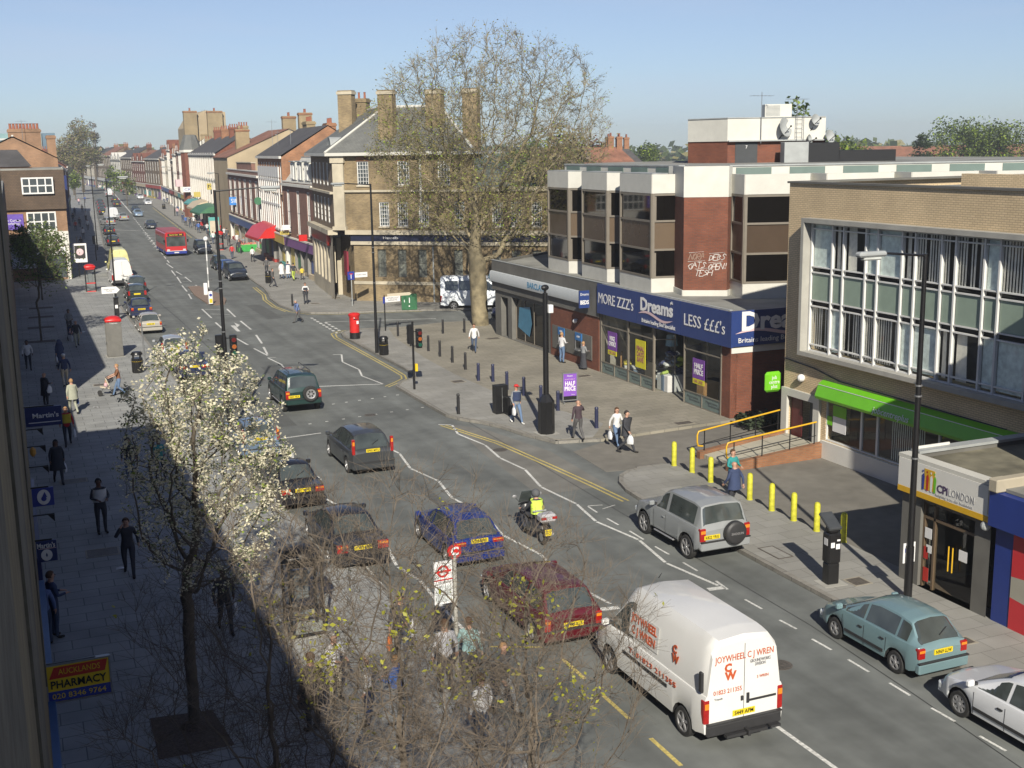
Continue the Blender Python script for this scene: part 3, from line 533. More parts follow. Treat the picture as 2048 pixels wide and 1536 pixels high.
def swoosh(m, x0, x1, z, mt, y=-.12):
    n_ = 14; top = []; bot = []
    for k in range(n_ + 1):
        q = k / n_; x = x0 + (x1 - x0) * q; c = z + .14 * sin(q * 2 * pi) * 1.0 - .02; th = .07 * sin(pi * min(1, q * 1.02)) ** .6 + .004; top.append((x, y, c + th)); bot.append((x, y, c - th))
    m.add(top + bot, [(k, n_ + 1 + k, n_ + 2 + k, k + 1) for k in range(n_)], mt)
part('swoosh', s_, lambda m: swoosh(m, U(52.4), U(49.0), 4.0, M_pink), R_)
s_ = thing('fascia_sign', 'navy bed shop fascia with a big Dreams logo on the short side facing the yard', 'sign', (PX - .23, 44.28, 0))
part('panel', s_, lambda m: m.box(.0, -.12, 3.42, 9, 0, 5.02, M_navy)); text("Dreams", 1.15, s_, M_wl, T(2.75, -.14, 4.5), width=4.2, bold=.04); text("Britains leading Bed Specialist", .32, s_, M_wl, T(2.6, -.14, 3.68), width=4.2); part('swoosh', s_, lambda m: swoosh(m, .35, 4.6, 4.02, M_pink, -.14))
s_ = thing('projecting_sign', 'small navy BEDS sign standing out between the two fascias', 'sign', (PX - .3, 58.0, 3.6)); part('panel', s_, lambda m: m.box(-.55, -.06, 0, .05, .06, .95, M_navy)); text('Dreams', .2, s_, M_wl, T(-.25, -.07, .75), width=.5); text('BEDS', .3, s_, M_wl, T(-.25, -.07, .3), width=.52, bold=.01)
for (x_, nm, txts, mt_, u, z0, z1) in ((0, 'purple HUGE CHOICE poster in the left bed shop window', ('HUGE\nCHOICE', 'OR LESS'), mat('poster_purple', (.20, .07, .36), .5), U(55.6), 1.55, 2.55), (0, 'purple HALF PRICE poster in the right bed shop window', ('HALF\nPRICE', 'OR LESS'), mat('poster_purple', ()), U(46.9), 1.5, 2.45), (1, 'tall yellow FINAL SAVE poster in the bed shop window', ('FINAL\nDAYS\nSAVE', ''), mat('poster_yellow', (.68, .62, .03), .5), U(52.5), 1.1, 2.55)):
    s_ = thing('window_poster', nm, 'poster', (PX + .04, 72.4 - u, 0), 0, 'posters in the bed shop windows'); s_.location.x = PX - .06
    part('sheet', s_, lambda m: m.box(-.52, 0, z0, .52, .02, z1, mt_), R_)
    text(txts[0], .34, s_, M_wl if not x_ else mat('poster_ink', (.35, .12, .12), .6), R_ @ T(0, -.006, (z0 + z1) / 2 - .02), width=.8, bold=.01)
    if txts[1]: part('strip', s_, lambda m: m.box(-.5, 0, z0 - .26, .5, .02, z0 - .01, mat('poster_yellow', ())), R_); text(txts[1], .18, s_, mat('poster_ink', ()), R_ @ T(0, -.006, z0 - .14), width=.75)
# things inside the bed shop
M_linen = mat('bed_linen', (.62, .62, .60), .8, .05, 4); M_blu = mat('bed_blue', (.16, .22, .30), .8, .1, 4)
def bed(label, x, y, rz, head):
    b = thing('bed', label, 'bed', (x, y, .12), rz, 'beds on show in the shop')
    part('base', b, lambda m: m.box(-.75, -1, 0, .75, 1, .38, M_blu, .03)); part('mattress', b, lambda m: m.box(-.76, -1.01, .39, .76, 1.0, .62, M_linen, .05)); part('headboard', b, lambda m: m.box(-.78, 1.02, 0, .78, 1.1, 1.15, head, .02))
    for q in (-.38, .38): part('pillow', b, lambda m, q=q: m.box(q - .3, .5, .63, q + .3, .95, .76, mat('pillow_yellow', (.7, .6, .1), .8) if head is M_ply else M_linen, .05))
bed('bed with a wooden headboard behind the HUGE CHOICE poster', PX + 1.6, 55.4, radians(60), M_ply); bed('pale bed under the yellow poster in the shop window', PX + 1.9, 52.9, radians(80), M_brzf); bed('low bed behind the HALF PRICE poster', PX + 2.6, 46.6, radians(95), M_brzf)
b = thing('cabinet', 'tan wooden cabinet behind the HALF PRICE poster in the window', 'cabinet', (PX + .9, 47.6, .12)); part('carcass', b, lambda m: m.box(-.4, -.35, 0, .4, .35, 1.05, M_ply, .02)); part('door', b, lambda m: (m.box(-.42, -.3, .1, -.401, -.02, .95, M_ply), m.box(-.42, .02, .1, -.401, .3, .95, M_ply)))
b = thing('display_stand', 'stand of folded bedding and a pale blue lampshade at the bed shop entrance', 'display', (PX + .9, 51.0, .12))
part('crate', b, lambda m: (m.box(-.5, -.5, 0, .5, .6, .85, M_linen, .03), m.box(-.52, -.15, .0, -.505, .12, .84, M_blu))); part('post', b, lambda m: m.cyl((0, 0, .85), (0, 0, 2.3), .03, .03, M_black)); part('lampshade', b, lambda m: m.lathe([(.32, 2.3), (.26, 2.85)], mat('lampshade_blue', (.28, .42, .52), .7), 14))
def heap(m):
    r_ = random.Random(3)
    for k in range(22):
        x, y, z = r_.uniform(-.4, .4), r_.uniform(-.45, .5), .85 + r_.uniform(0, 1.3); m.push(T(x, y, z) @ RX(r_.uniform(-.7, .7)) @ RY(r_.uniform(-.6, .6))); m.box(-.18, -.16, -.06, .18, .16, .08, r_.choice([M_linen, M_blu, mat('pillow_green', (.35, .45, .1), .8), mat('bed_navy', (.04, .05, .12), .8)]), .03); m.pop()
part('bedding', b, heap)
# cash machines
for lb, s0 in (('left', 61.9), ('right', 59.6)):
    b = thing('cash_machine', lb + ' cash machine with a blue surround in the grey cladding of the bank', 'cash machine', (PX - .09, s0, .9), -pi / 2, 'cash machines in the bank wall')
    part('surround', b, lambda m: (m.box(-.42, -.05, .62, .42, 0, 1.05, mat('atm_blue', (.03, .16, .42), .4)), m.box(-.42, -.05, 0, -.36, 0, .62, M_steel), m.box(.36, -.05, 0, .42, 0, .62, M_steel))); part('screen', b, lambda m: m.box(-.3, -.03, .25, .3, 0, .58, M_dg)); part('keypad', b, lambda m: m.box(-.25, -.16, .05, .25, 0, .12, M_steel)); text('CASH', .15, b, M_wl, T(0, -.056, .84))
b = thing('security_camera', 'round white camera on the brick above the cash machines', 'camera', (PX - .07, 59.9, 2.6)); part('dome', b, lambda m: m.ball((-.12, 0, 0), .13, M_wl, 10, 8)); part('arm', b, lambda m: m.box(-.1, -.04, .05, .05, .04, .12, M_wl))
# ---------------------------------------------------------------- upper office block
t = thing('office_block', 'brown glass office storeys with white bands and a graffitied red brick corner over the shops', 'building', (0, 0, 0))
def zig(pts, kinds):
    # pts: plan corners; kinds: 'g' glass, 'b' brick, 'w' narrow glass
    for (a_, b_), k in zip(zip(pts[:-1], pts[1:]), kinds):
        d = Vector(b_) - Vector(a_); L_ = d.length; Fm = T(a_[0], a_[1], 0) @ RZ(atan2(d.y, d.x))
        if k == 'b':
            part('brick_pier', t, lambda m: m.wall(0, 5.15, L_, 9.75, M_brick), Fm); part('plinth', t, lambda m: m.box(0, -.05, 4.86, L_, .1, 5.15, M_wpan), Fm)
            part('white_band', t, lambda m: (m.box(-.02, -.02, 9.75, L_ + .02, .15, 11.25, M_wpan)), Fm)
            continue
        part('plinth', t, lambda m: m.box(0, -.02, 4.86, L_, .12, 5.6, M_wpan), Fm)
        part('white_band', t, lambda m: m.box(0, -.03, 9.9, L_, .15, 10.85, M_wpan), Fm)
        def frm(m):
            m.box(0, -.05, 5.6, .13, .08, 9.9, M_brzf); m.box(L_ - .13, -.05, 5.6, L_, .08, 9.9, M_brzf)
            for z in (5.6, 7.0, 8.45, 9.78): m.box(.13, -.04, z, L_ - .13, .06, z + .1, M_brzf)
            if k == 'n': [m.box(a1, -.04, z, b1, .06, z + h1, M_brzf) for z in (5.7, 8.55) for a1, b1, h1 in ((.13, .22, 1.2), (L_ - .22, L_ - .13, 1.2))]
        fo = part('window', t, frm, Fm)
        for a1, b1 in ((5.65, 7.05), (8.5, 9.85)): part('pane', fo, lambda m: m.quad((.1, .03, a1), (L_ - .1, .03, a1), (L_ - .1, .03, b1), (.1, .03, b1), M_dgb), Fm)
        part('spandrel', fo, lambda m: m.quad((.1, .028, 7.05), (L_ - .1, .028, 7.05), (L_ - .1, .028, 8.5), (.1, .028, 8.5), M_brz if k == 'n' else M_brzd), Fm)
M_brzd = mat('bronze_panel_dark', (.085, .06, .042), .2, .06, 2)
Z49 = lambda px, py: tuple(at(px, py, 4.9).xy)
P0 = [Z49(1098, 536), Z49(1140.5, 545), Z49(1163, 550)]
pl = [(30.65, 67.1), (30.6, 63.95), (31.75, 62.95), (30.5, 62.05), (30.28, 58.6), (31.4, 57.7), (30.3, 57.1), (29.95, 53.1), (31.5, 52.9), (31.45, 53.8), (30.75, 51.2), (32.6, 50.0), (33.05, 50.5), (32.6, 48.7)]
# cleaned saw-tooth plan, every big pane parallel to the street
pl = [(30.6, 67.1), (30.5, 63.95), (31.9, 62.7), (30.45, 62.05), (30.3, 58.6), (31.8, 57.4), (30.25, 57.0), (30.0, 53.1), (31.45, 52.75), (31.4, 53.6), (30.7, 51.15), (32.55, 50.05), (33.0, 50.45), (32.6, 48.7), (35.6, 47.7), (36.2, 48.4), (36.0, 46.9), (39.2, 46.0), (39.8, 46.7), (39.6, 45.2), (42.8, 44.3), (43.4, 45), (43.2, 43.5), (46.4, 42.6), (47, 43.3), (46.8, 41.8), (50, 40.9), (56, 40)]
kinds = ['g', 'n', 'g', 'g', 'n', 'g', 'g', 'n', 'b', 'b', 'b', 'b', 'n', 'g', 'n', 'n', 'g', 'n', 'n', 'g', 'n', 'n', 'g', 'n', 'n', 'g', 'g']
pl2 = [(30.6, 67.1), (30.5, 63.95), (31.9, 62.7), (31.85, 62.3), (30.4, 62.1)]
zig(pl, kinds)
core_ = [(31.9, 66.6), (31.95, 54), (33.2, 51), (37, 48.9), (45, 46), (56, 41), (60, 41), (60, 75), (38, 75), (31.0, 67.0)]
core_ = [(p[0] + .75, p[1] + .55) for p in core_]
part('roof_slab', t, lambda m: m.prism([(p[0], p[1]) for p in pl] + [(60, 40), (60, 75), (36, 72.5)], 9.905, 10.4, M_wpan, M_felt))
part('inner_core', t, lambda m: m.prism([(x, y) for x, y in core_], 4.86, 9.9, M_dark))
part('upper_band', t, lambda m: (m.prism([(31.7, 67.0), (31.9, 53.6), (31.4, 53.4), (30.9, 51.5), (32.7, 50.3), (33.2, 51.0), (56, 42.5), (60, 42.5), (60, 74), (37, 72.5)], 10.4, 11.2, M_wpan, M_felt)))
def checks(m):
    for (a_, b_, n_) in (((31.7, 67.0), (31.9, 53.6), 5), ((33.2, 51.0), (56, 42.5), 9)):
        d = Vector(b_) - Vector(a_); L_ = d.length; m.push(T(a_[0], a_[1], 0) @ RZ(atan2(d.y, d.x)))
        for k in range(n_):
            m.box(L_ * (k + .12) / n_, -.03, 10.45, L_ * (k + .78) / n_, -.002, 11.14, M_green_grey)
        m.box(0, -.06, 11.2, L_, .3, 11.27, M_lead); m.pop()
part('green_panels', t, checks)
part('bay_caps', t, lambda m: [m.prism([(pl[i][0], pl[i][1]), (pl[i + 1][0], pl[i + 1][1]), (pl[i + 1][0] + 1.1, pl[i + 1][1] + .3), (pl[i][0] + 1.1, pl[i][1] - .1)], 10.851, 10.9, M_lead) for i in (0, 3, 6)])
M_graf = mat('graffiti_paint', (.55, .50, .47), .7, .3, 5)
g_ = Vector((30.7, 51.15)); e_ = Vector((32.55, 50.05)); d = (e_ - g_); Fg = T(g_.x, g_.y, 0) @ RZ(atan2(d.y, d.x)) @ T(0, -.008, 0)
rg_ = random.Random(8); GL = {'G': '43 23 02 20 40 42 32', 'A': '00 14 24 41|12 32', 'T': '04 44|24 20', 'S': '43 24 13 32 31 10 00', 'D': '00 04 33 31 00', 'E': '44 04 00 40|02 32', 'B': '00 04 33 12 31 00', 'O': '20 02 24 42 20', 'P': '00 04 34 32 02', 'N': '00 04 40 44', '!': '24 22|21 20', 'H': '00 04|40 44|02 42', 'R': '00 04 34 32 02 40'}
for s_, u0, z0_, cw in (('GATS', .2, 6.22, .22), ('DEBS', 1.25, 6.62, .2), ('OPEN!', 1.2, 6.16, .19), ('TESH', .55, 5.85, .21), ('NORA', .25, 6.66, .19)):
    def strokes(m):
        for k, ch_ in enumerate(s_):
            for st_ in GL[ch_].split('|'):
                P_ = [Vector((u0 + k * cw + int(q[0]) * cw * .24 + int(q[1]) * .02 + rg_.gauss(0, .012), -.004, z0_ + int(q[1]) * .075 + k * .012 + rg_.gauss(0, .012))) for q in st_.split(' ')]
                for a1, b1 in zip(P_[:-1], P_[1:]): m.cyl(a1, b1, .028, .024, M_graf if s_ != 'NORA' else mat('graffiti_faded', (.30, .20, .15), .8), 4)
        m.cyl((u0 + .02, -.004, z0_ + .36), (u0 + cw * 4, -.004, z0_ + .42), .012, .008, M_graf, 4)
    part('graffiti', t, strokes, Fg)
b = thing('alarm_box', 'white alarm box on the brick corner of the office block', 'alarm', (31.35, 53.3, 8.6), radians(-80)); part('box', b, lambda m: m.box(-.15, -.12, -.2, .15, .0, .2, M_wl, .04)); part('badge', b, lambda m: m.box(-.06, -.13, -.1, .06, -.121, .08, M_sb))
# roof-top plant room
q = atY(1376, 237, 62.0); q2 = atY(1455, 235, 60.0)
t = thing('plant_room', 'brick plant room with a deep white band on the flat office roof', 'building', (0, 0, 0))
A_ = [(38.3, 63.4), (40.0, 59.5), (48.5, 54.3), (52, 60), (44, 68)]
A_ = [tuple(atY(1376, 300, 63).xy), tuple(atY(1455, 300, 60).xy), tuple(atY(1650, 300, 58).xy), tuple(atY(1648, 300, 68).xy), tuple(atY(1385, 300, 74).xy)]
def prm(m):
    m.prism(A_, 10.4, 12.45, M_brick); m.prism([(x - .06, y - .06) for x, y in A_], 12.45, 13.75, M_wpan, M_felt)
part('wall', t, prm); d = Vector(A_[2]) - Vector(A_[1]); Fm = T(A_[1][0], A_[1][1], 0) @ RZ(atan2(d.y, d.x)); L_ = d.length
part('gutter', t, lambda m: m.box(0, -.3, 12.42, L_, -.07, 12.5, M_lead), Fm); dr = part('door', t, lambda m: m.box(.45, -.04, 11.1, 1.75, -.002, 12.38, mat('door_dark', (.035, .04, .045), .6)), Fm); text('7', .25, dr, M_wl, Fm @ T(1.1, -.05, 12.1))
part('coping', t, lambda m: m.prism([(x - .1, y - .1) for x, y in A_], 13.75, 13.8, M_lead))
def dish(label, u, z, r, yaw=0):
    b = thing('satellite_dish', label, 'satellite dish', tuple((Fm @ Vector((u, -.25, z)))), atan2(d.y, d.x) + yaw, 'satellite dishes on the plant room'); a = MB(RX(pi / 2 - .25)); a.lathe([(.03, .0), (r * .6, .06), (r, .2), (r * 1.02, .2), (r * .6, .04), (.0, -.02)], M_lead, 20); a.build('bowl', b, 50)
    part('arm', b, lambda m: (m.cyl((0, 0, -r * .8), (0, -.55, .1), .025, .02, M_black, 5), m.cyl((0, .05, -.4), (0, .25, -.6), .03, .03, M_black, 5), m.ball((0, -.55, .1), .06, M_black, 6, 5)))
dish('largest pale dish in the middle of the white plant room band', L_ * .55, 13.15, .55, .7); dish('dark dish near the right top of the white band', L_ * .86, 13.55, .33, .5); dish('dish at the far right end of the plant room', L_ * 1.01, 12.6, .38, .6); dish('small dish low beside the ladder on the plant room', L_ * .8, 12.45, .28, .9)
t = thing('ladder', 'thin metal ladder up the white band of the plant room', 'ladder', tuple(Fm @ Vector((L_ * .72, -.35, 12.4))), atan2(d.y, d.x)); part('rails', t, lambda m: (m.cyl((-.2, 0, 0), (-.2, 0, 1.9), .02, .02, M_steel, 5), m.cyl((.2, 0, 0), (.2, 0, 1.9), .02, .02, M_steel, 5))); part('rungs', t, lambda m: [m.cyl((-.2, 0, .15 + .25 * k), (.2, 0, .15 + .25 * k), .012, .012, M_steel, 4) for k in range(7)])
t = thing('air_conditioner', 'pale air conditioning unit standing on top of the plant room', 'air conditioner', tuple(Fm @ Vector((L_ * .55, 1.2, 13.8))), atan2(d.y, d.x)); part('casing', t, lambda m: m.box(-.8, -.35, 0, .8, .35, .75, M_wpan, .02)); part('grille', t, lambda m: [m.box(-.75, -.37, .08 + .07 * k, .1, -.351, .11 + .07 * k, M_lead) for k in range(9)])
t = thing('plant_cabinet', 'grey metal cabinet beside the plant room on the roof', 'cabinet', tuple(Fm @ Vector((L_ * .62, -1.4, 10.4))), atan2(d.y, d.x)); part('casing', t, lambda m: m.box(-.7, -.4, .55, .7, .5, 1.95, M_lead, .02)); part('frame', t, lambda m: [m.box(x, y, 0, x + .08, y + .08, .55, M_black) for x in (-.68, .6) for y in (-.38, .4)])
t = thing('plant_screen', 'long black boxed ductwork on the office roof to the right of the plant room', 'ductwork', tuple(Fm @ Vector((L_ * .9, -1.2, 10.4))), atan2(d.y, d.x)); part('tall_box', t, lambda m: m.box(-1.3, -.5, .75, .9, .6, 1.9, M_black, .02)); part('low_box', t, lambda m: m.box(.9, -.45, .75, 4.2, .5, 1.45, M_black, .02)); part('feet', t, lambda m: [m.box(x, -.4, .5, x + .15, .4, .76, M_lead) for x in (-1.2, .5, 2, 3.8)])
def aerial(label, p, h, n=6, rz=0, group='television aerials'):
    b = thing('tv_aerial', label, 'aerial', tuple(p), rz, group); part('mast', b, lambda m: m.cyl((0, 0, 0), (0, 0, h), .025, .02, M_steel, 5)); part('elements', b, lambda m: (m.cyl((-.7, 0, h * .93), (.7, 0, h * .93), .014, .014, M_steel, 4), [m.cyl((-.65 + 1.3 * k / (n - 1), -.28, h * .93), (-.65 + 1.3 * k / (n - 1), .28, h * .93), .01, .01, M_steel, 4) for k in range(n)])); return b
aerial('tall aerial at the left of the plant room roof', Fm @ Vector((L_ * .33, -.2, 12.3)), 2.9); aerial('wide aerial at the right of the plant room roof', Fm @ Vector((L_ * .75, 1, 13.8)), 1.1, 9)

# ================================================================= tan brick office with the green sign
JX = 28.9
t = thing('tan_office', 'tan brick office with a long box of white framed windows', 'building', (0, 0, 0)); F = FW(JX, 40.0); U = lambda s: 40.0 - s
ops = [(U(38.45), 4.2, U(14.2), 9.25), (U(39.75), .12, U(37.75), 2.25), (U(37.2), .75, U(24), 2.45)]
part('wall', t, lambda m: m.wall(0, 0, 28, 10.72, M_tan, ops, .3), F)
part('north_end_wall', t, lambda m: m.quad((JX, 40, 0), (JX, 40, 10.72), (60, 40, 10.72), (60, 40, 0), M_tan))
part('roof', t, lambda m: m.box(.3, 0.3, 10.3, 28, 25, 10.45, M_felt), F); part('rear_parapet', t, lambda m: m.box(3, 6, 10.45, 28, 6.3, 11.0, M_tan), F)
part('coping', t, lambda m: (m.box(-.08, -.07, 10.721, 28, .32, 10.8, M_conc), m.box(-.08, .32, 10.721, .3, 25, 10.8, M_conc)), F)
def sur(m):
    for b in ((U(38.62), -.42, 4.0, U(38.45), .0, 9.42), (U(38.45), -.42, 9.25, U(14.2), 0, 9.42), (U(38.45), -.42, 4.0, U(14.2), 0, 4.17)): m.box(*b, M_concl)
part('window_surround', t, sur, F)
x = U(38.42); k = 0; r_ = random.Random(5)
while x < U(14.6):
    w_ = 1.28 if k % 2 == 0 else .66
    def frw(m, x=x, w_=w_):
        m.box(x, -.08, 4.17, x + .075, .06, 9.25, M_wfr)
        for z in (4.17, 4.42, 5.95, 6.18, 7.28, 7.5, 8.98, 9.17): m.box(x + .085, -.06, z, x + w_, .05, z + .05, M_wfr)
    fo = part('window', t, frw, F)
    for a1, b1 in ((4.23, 6.0), (7.3, 9.2)): part('pane', fo, lambda m: m.quad((x + .09, 0, a1), (x + w_, 0, a1), (x + w_, 0, b1), (x + .09, 0, b1), M_clear), F)
    part('spandrel', fo, lambda m: m.quad((x + .11, -.01, 6.24), (x + w_, -.01, 6.24), (x + w_, -.01, 7.28), (x + .11, -.01, 7.28), M_spand), F)
    def bl(m, x=x, w_=w_):
        for z0, z1 in ((4.3, 5.95), (7.5, 9.15)):
            c = r_.random()
            if c < .5: m.quad((x + .1, .05, z0), (x + w_, .05, z0), (x + w_, .05, z1), (x + .1, .05, z1), M_curt)
            elif c < .85:
                n_ = int(w_ / .13); 
                for i in range(n_):
                    if r_.random() < .15: continue
                    xx = x + .1 + i * .13; m.quad((xx, .07, z0), (xx + .1, .045, z0), (xx + .1 + r_.uniform(-.02, .02), .045, z1), (xx, .07, z1), M_blind)
            else: m.quad((x + .12, .13, z0), (x + w_ * .5, .13, z0), (x + w_ * .45, .13, z1), (x + .12, .13, z1), M_blind)
    part('blinds', fo, bl, F)
    x += w_; k += 1
part('rooms', t, lambda m: (m.box(U(38.45), .9, 4.1, U(14.2), 1.0, 9.4, mat('room_wall', (.16, .15, .14), .8)), m.box(U(38.45), .14, 6.0, U(14.2), .9, 7.4, M_dark), m.box(U(37.2), 1.2, .1, U(24), 1.25, 2.6, mat('room_wall', ())), m.box(U(37.2), .31, .1, U(24), 1.2, .14, M_dark)), F)
dr = part('door_surround', t, lambda m: (m.box(U(40.0), -.12, 0, U(39.62), .0, 2.42, M_wpan), m.box(U(37.88), -.12, 0, U(37.5), 0, 2.42, M_wpan), m.box(U(39.62), -.12, 2.12, U(37.88), 0, 2.42, M_wpan)), F)
part('door', t, lambda m: (m.box(U(39.6), .12, .12, U(38.9), .16, 2.12, mat('door_maroon', (.10, .015, .015), .5)), m.box(U(38.9), .5, .12, U(37.9), .55, 2.12, mat('door_grey', (.22, .24, .24), .5))), F)
part('sill_wall', t, lambda m: m.box(U(37.35), -.1, 0, U(24), -.002, .72, M_wht), F)
for a_, b_ in ((37.2, 35.1), (35.1, 34.2), (34.2, 31.0), (31.0, 28)): win(t, U(a_), .75, a_ - b_, 1.7, .05, 1, 1, .05, M_wfr, M_clear, M=F)
part('curtain', t, lambda m: [m.quad((U(33.6) + i * .11, .22, .8), (U(33.6) + i * .11 + .08, .18, .8), (U(33.6) + i * .11 + .08, .18, 2.4), (U(33.6) + i * .11, .22, 2.4), M_curt) for i in range(16)], F)
part('cable', t, lambda m: m.tube([(0, -.03, 3.62), (2, -.03, 3.5), (3.6, -.03, 3.25), (8, -.03, 3.2), (12, -.03, 3.15)], .025, M_black, 5), F)
s_ = thing('fascia_sign', 'long curved lime green fascia over the ground floor windows', 'sign', (JX - .003, 37.4, 0))
part('panel', s_, lambda m: m.extr([(0, 2.42), (-.38, 2.44), (-.42, 2.55), (-.25, 3.02), (-.05, 3.14), (0, 3.14)], 0, 12.5, M_lime), RZ(-pi / 2), smooth=30); part('pinstripe', s_, lambda m: m.box(0.02, -.28, 2.98, 12.5, -.262, 3.0, M_wl), RZ(-pi / 2)); text('jobcentreplus', .34, s_, M_wl, RZ(-pi / 2) @ T(4.4, -.43, 2.66) @ RX(-.33), width=1.9)
s_ = thing('projecting_sign', 'lime green rounded square sign at the left corner of the tan office', 'sign', (JX - .1, 40.15, 2.2)); part('panel', s_, lambda m: m.box(-.75, -.12, 0, .02, .12, .85, M_lime, .1)); text('job\ncentre\nplus', .22, s_, M_wl, T(-.37, -.13, .43), width=.5)
s_ = thing('window_poster', 'green and white notice in the ground floor window of the tan office', 'poster', (JX + .03, 36.4, 1.2)); part('sheet', s_, lambda m: (m.box(-.4, 0, 0, .4, .015, .6, M_wl), m.box(-.4, 0, .61, .4, .015, 1.05, M_lime), m.box(-1.0, 0, .2, -.45, .015, .55, M_lime)), RZ(-pi / 2))
s_ = thing('alarm_box', 'round white light over the office doorway', 'alarm', (JX - .02, 38.7, 3.0)); part('dome', s_, lambda m: m.ball((-.1, 0, 0), .16, M_wl, 10, 8))
# ---------------------------------------------------------------- ramp, rails
t = thing('access_ramp', 'brick edged concrete ramp up to the office doorway', 'ramp', (0, 0, 0))
part('slope', t, lambda m: m.add([(24.6, 37.35, .0), (28.85, 37.5, .0), (28.85, 39.7, .0), (24.6, 39.2, .0), (24.6, 37.35, .18), (28.85, 37.5, .5), (28.85, 39.7, .5), (24.6, 39.2, .18)], [(4, 5, 6, 7), (0, 1, 5, 4), (1, 2, 6, 5), (2, 3, 7, 6), (3, 0, 4, 7)], mat('ramp_slab', (.48, .45, .36), .8, .08, 1, kind='brick', c2=(.42, .39, .31), mort=(.16, .15, .12), bw=1.1, bh=1.1, mw=.02)))
part('brick_edge', t, lambda m: (m.add([(24.4, 37.1, .0), (28.85, 37.25, .0), (28.85, 37.5, .0), (24.4, 37.35, .0), (24.4, 37.1, .3), (28.85, 37.25, .62), (28.85, 37.5, .62), (24.4, 37.35, .3)], [(4, 5, 6, 7), (0, 1, 5, 4), (1, 2, 6, 5), (2, 3, 7, 6), (3, 0, 4, 7)], M_orange), m.add([(24.4, 39.2, .0), (28.85, 39.7, .0), (28.85, 39.95, .0), (24.4, 39.45, .0), (24.4, 39.2, .3), (28.85, 39.7, .62), (28.85, 39.95, .62), (24.4, 39.45, .3)], [(4, 5, 6, 7), (0, 1, 5, 4), (1, 2, 6, 5), (2, 3, 7, 6), (3, 0, 4, 7)], M_orange)))
for lb, (xa, ya), (xb, yb) in (('near', (24.6, 37.22), (28.6, 37.38)), ('far', (24.6, 39.32), (28.6, 39.83))):
    b = thing('handrail', lb + ' yellow handrail with black posts beside the ramp', 'handrail', (xa, ya, .2), 0, 'yellow handrails of the ramp'); dx, dy = xb - xa, yb - ya
    part('rail', b, lambda m: m.tube([(0, 0, .3), (-.22, 0, .34), (-.26, 0, .5), (-.26, 0, .78), (-.2, 0, .92), (0, 0, .95), (dx, dy, 1.27)], .035, M_rail, 8), smooth=50); part('posts', b, lambda m: ([m.cyl((dx * q, dy * q, .08 + .32 * q), (dx * q, dy * q, .94 + .32 * q), .025, .025, M_black, 6) for q in (.02, .35, .68, .98)], m.cyl((0, 0, .4), (dx, dy, .72), .015, .015, M_black, 5)))
# alley beyond: plain rear wall, hidden bench of dark planting
t = thing('planting_bed', 'dark clipped planting at the brick corner by the alley', 'shrub', (29.6, 42.6, .1)); r_ = random.Random(2)
part('foliage', t, lambda m: [m.push(T(r_.uniform(-1, 1.6), r_.uniform(-.5, .5), r_.uniform(.05, .6)) @ RZ(r_.uniform(0, 6)) @ RX(r_.uniform(-1, 1))).quad((-.07, -.05, 0), (.07, -.05, 0), (.07, .06, .02), (-.07, .06, 0), mat('shrub_dark', (.03, .045, .02), .8)) or m.pop() for k in range(900)])
t = thing('alley_wall', 'brick garden wall closing the alley between the two shops', 'wall', (0, 0, 0)); part('wall', t, lambda m: m.box(33, 40.05, 0, 33.3, 44.28, 2.6, M_brick))
# ================================================================= CPI shop
CX = 22.4
t = thing('small_white_shop', 'single storey shop with a white CPI LONDON fascia and a mossy flat roof', 'building', (0, 0, 0)); F = FW(CX, 25.3); U = lambda s: 25.3 - s
part('wall', t, lambda m: (m.wall(0, 0, 3.3, 2.75, M_conc, [(.75, .12, 2.75, 2.6)], .4)), F)
part('side_wall', t, lambda m: m.box(CX + .01, 25.1, 0, 28.88, 25.3, 3.75, M_conc)); part('painted_brick', t, lambda m: m.box(CX + .3, 25.302, 2.9, CX + 1.6, 25.34, 3.9, M_wht)); part('roof', t, lambda m: m.box(CX + .05, 18, 3.5, 28.88, 25.1, 3.62, M_moss)); part('roof_coping', t, lambda m: (m.box(CX + .3, 25.05, 3.75, 28.85, 25.4, 3.83, M_lead), m.box(CX - .12, 21.9, 3.68, CX + .25, 25.4, 3.78, M_wpan), m.box(28.5, 19, 3.62, 28.86, 25.05, 3.75, M_lead)))
dr = part('door_frame', t, lambda m: ([m.box(x, .1, .12, x + .07, .2, 2.6, M_brz) for x in (.75, 1.15, 2.68)], m.box(.82, .1, 2.1, 2.68, .2, 2.18, M_brz), m.box(.82, .1, 2.53, 2.68, .2, 2.6, M_brz)), F)
part('pane', dr, lambda m: m.quad((.8, .15, .14), (2.7, .15, .14), (2.7, .15, 2.55), (.8, .15, 2.55), M_clear), F); part('handle', dr, lambda m: (m.cyl((2.0, .02, .9), (2.0, .02, 1.6), .02, .02, M_rail, 6), m.cyl((1.85, .02, .9), (1.85, .02, 1.6), .02, .02, M_rail, 6)), F)
part('entrance_floor', t, lambda m: m.box(.75, .3, .1, 2.75, 3.5, .125, mat('mat_brown', (.16, .11, .07), .9)), F); part('entrance_wall', t, lambda m: m.box(.4, 3.4, .1, 3, 3.5, 2.7, mat('room_wall', ())), F)
part('notices', dr, lambda m: [m.box(a_, .09, z, a_ + w_, .098, z + h_, mt_) for a_, z, w_, h_, mt_ in ((.85, 1.55, .26, .3, M_wl), (.93, 1.15, .2, .22, M_wl), (.84, .95, .15, .35, M_sr), (.85, .3, .2, .4, M_sr), (2.15, 1.3, .3, .3, M_wl))], F)
b = thing('wall_light', 'round grey lamp under the right end of the white fascia', 'lamp', (CX - .1, 22.1, 2.6)); part('globe', b, lambda m: m.ball((0, 0, 0), .13, M_lead, 10, 8))
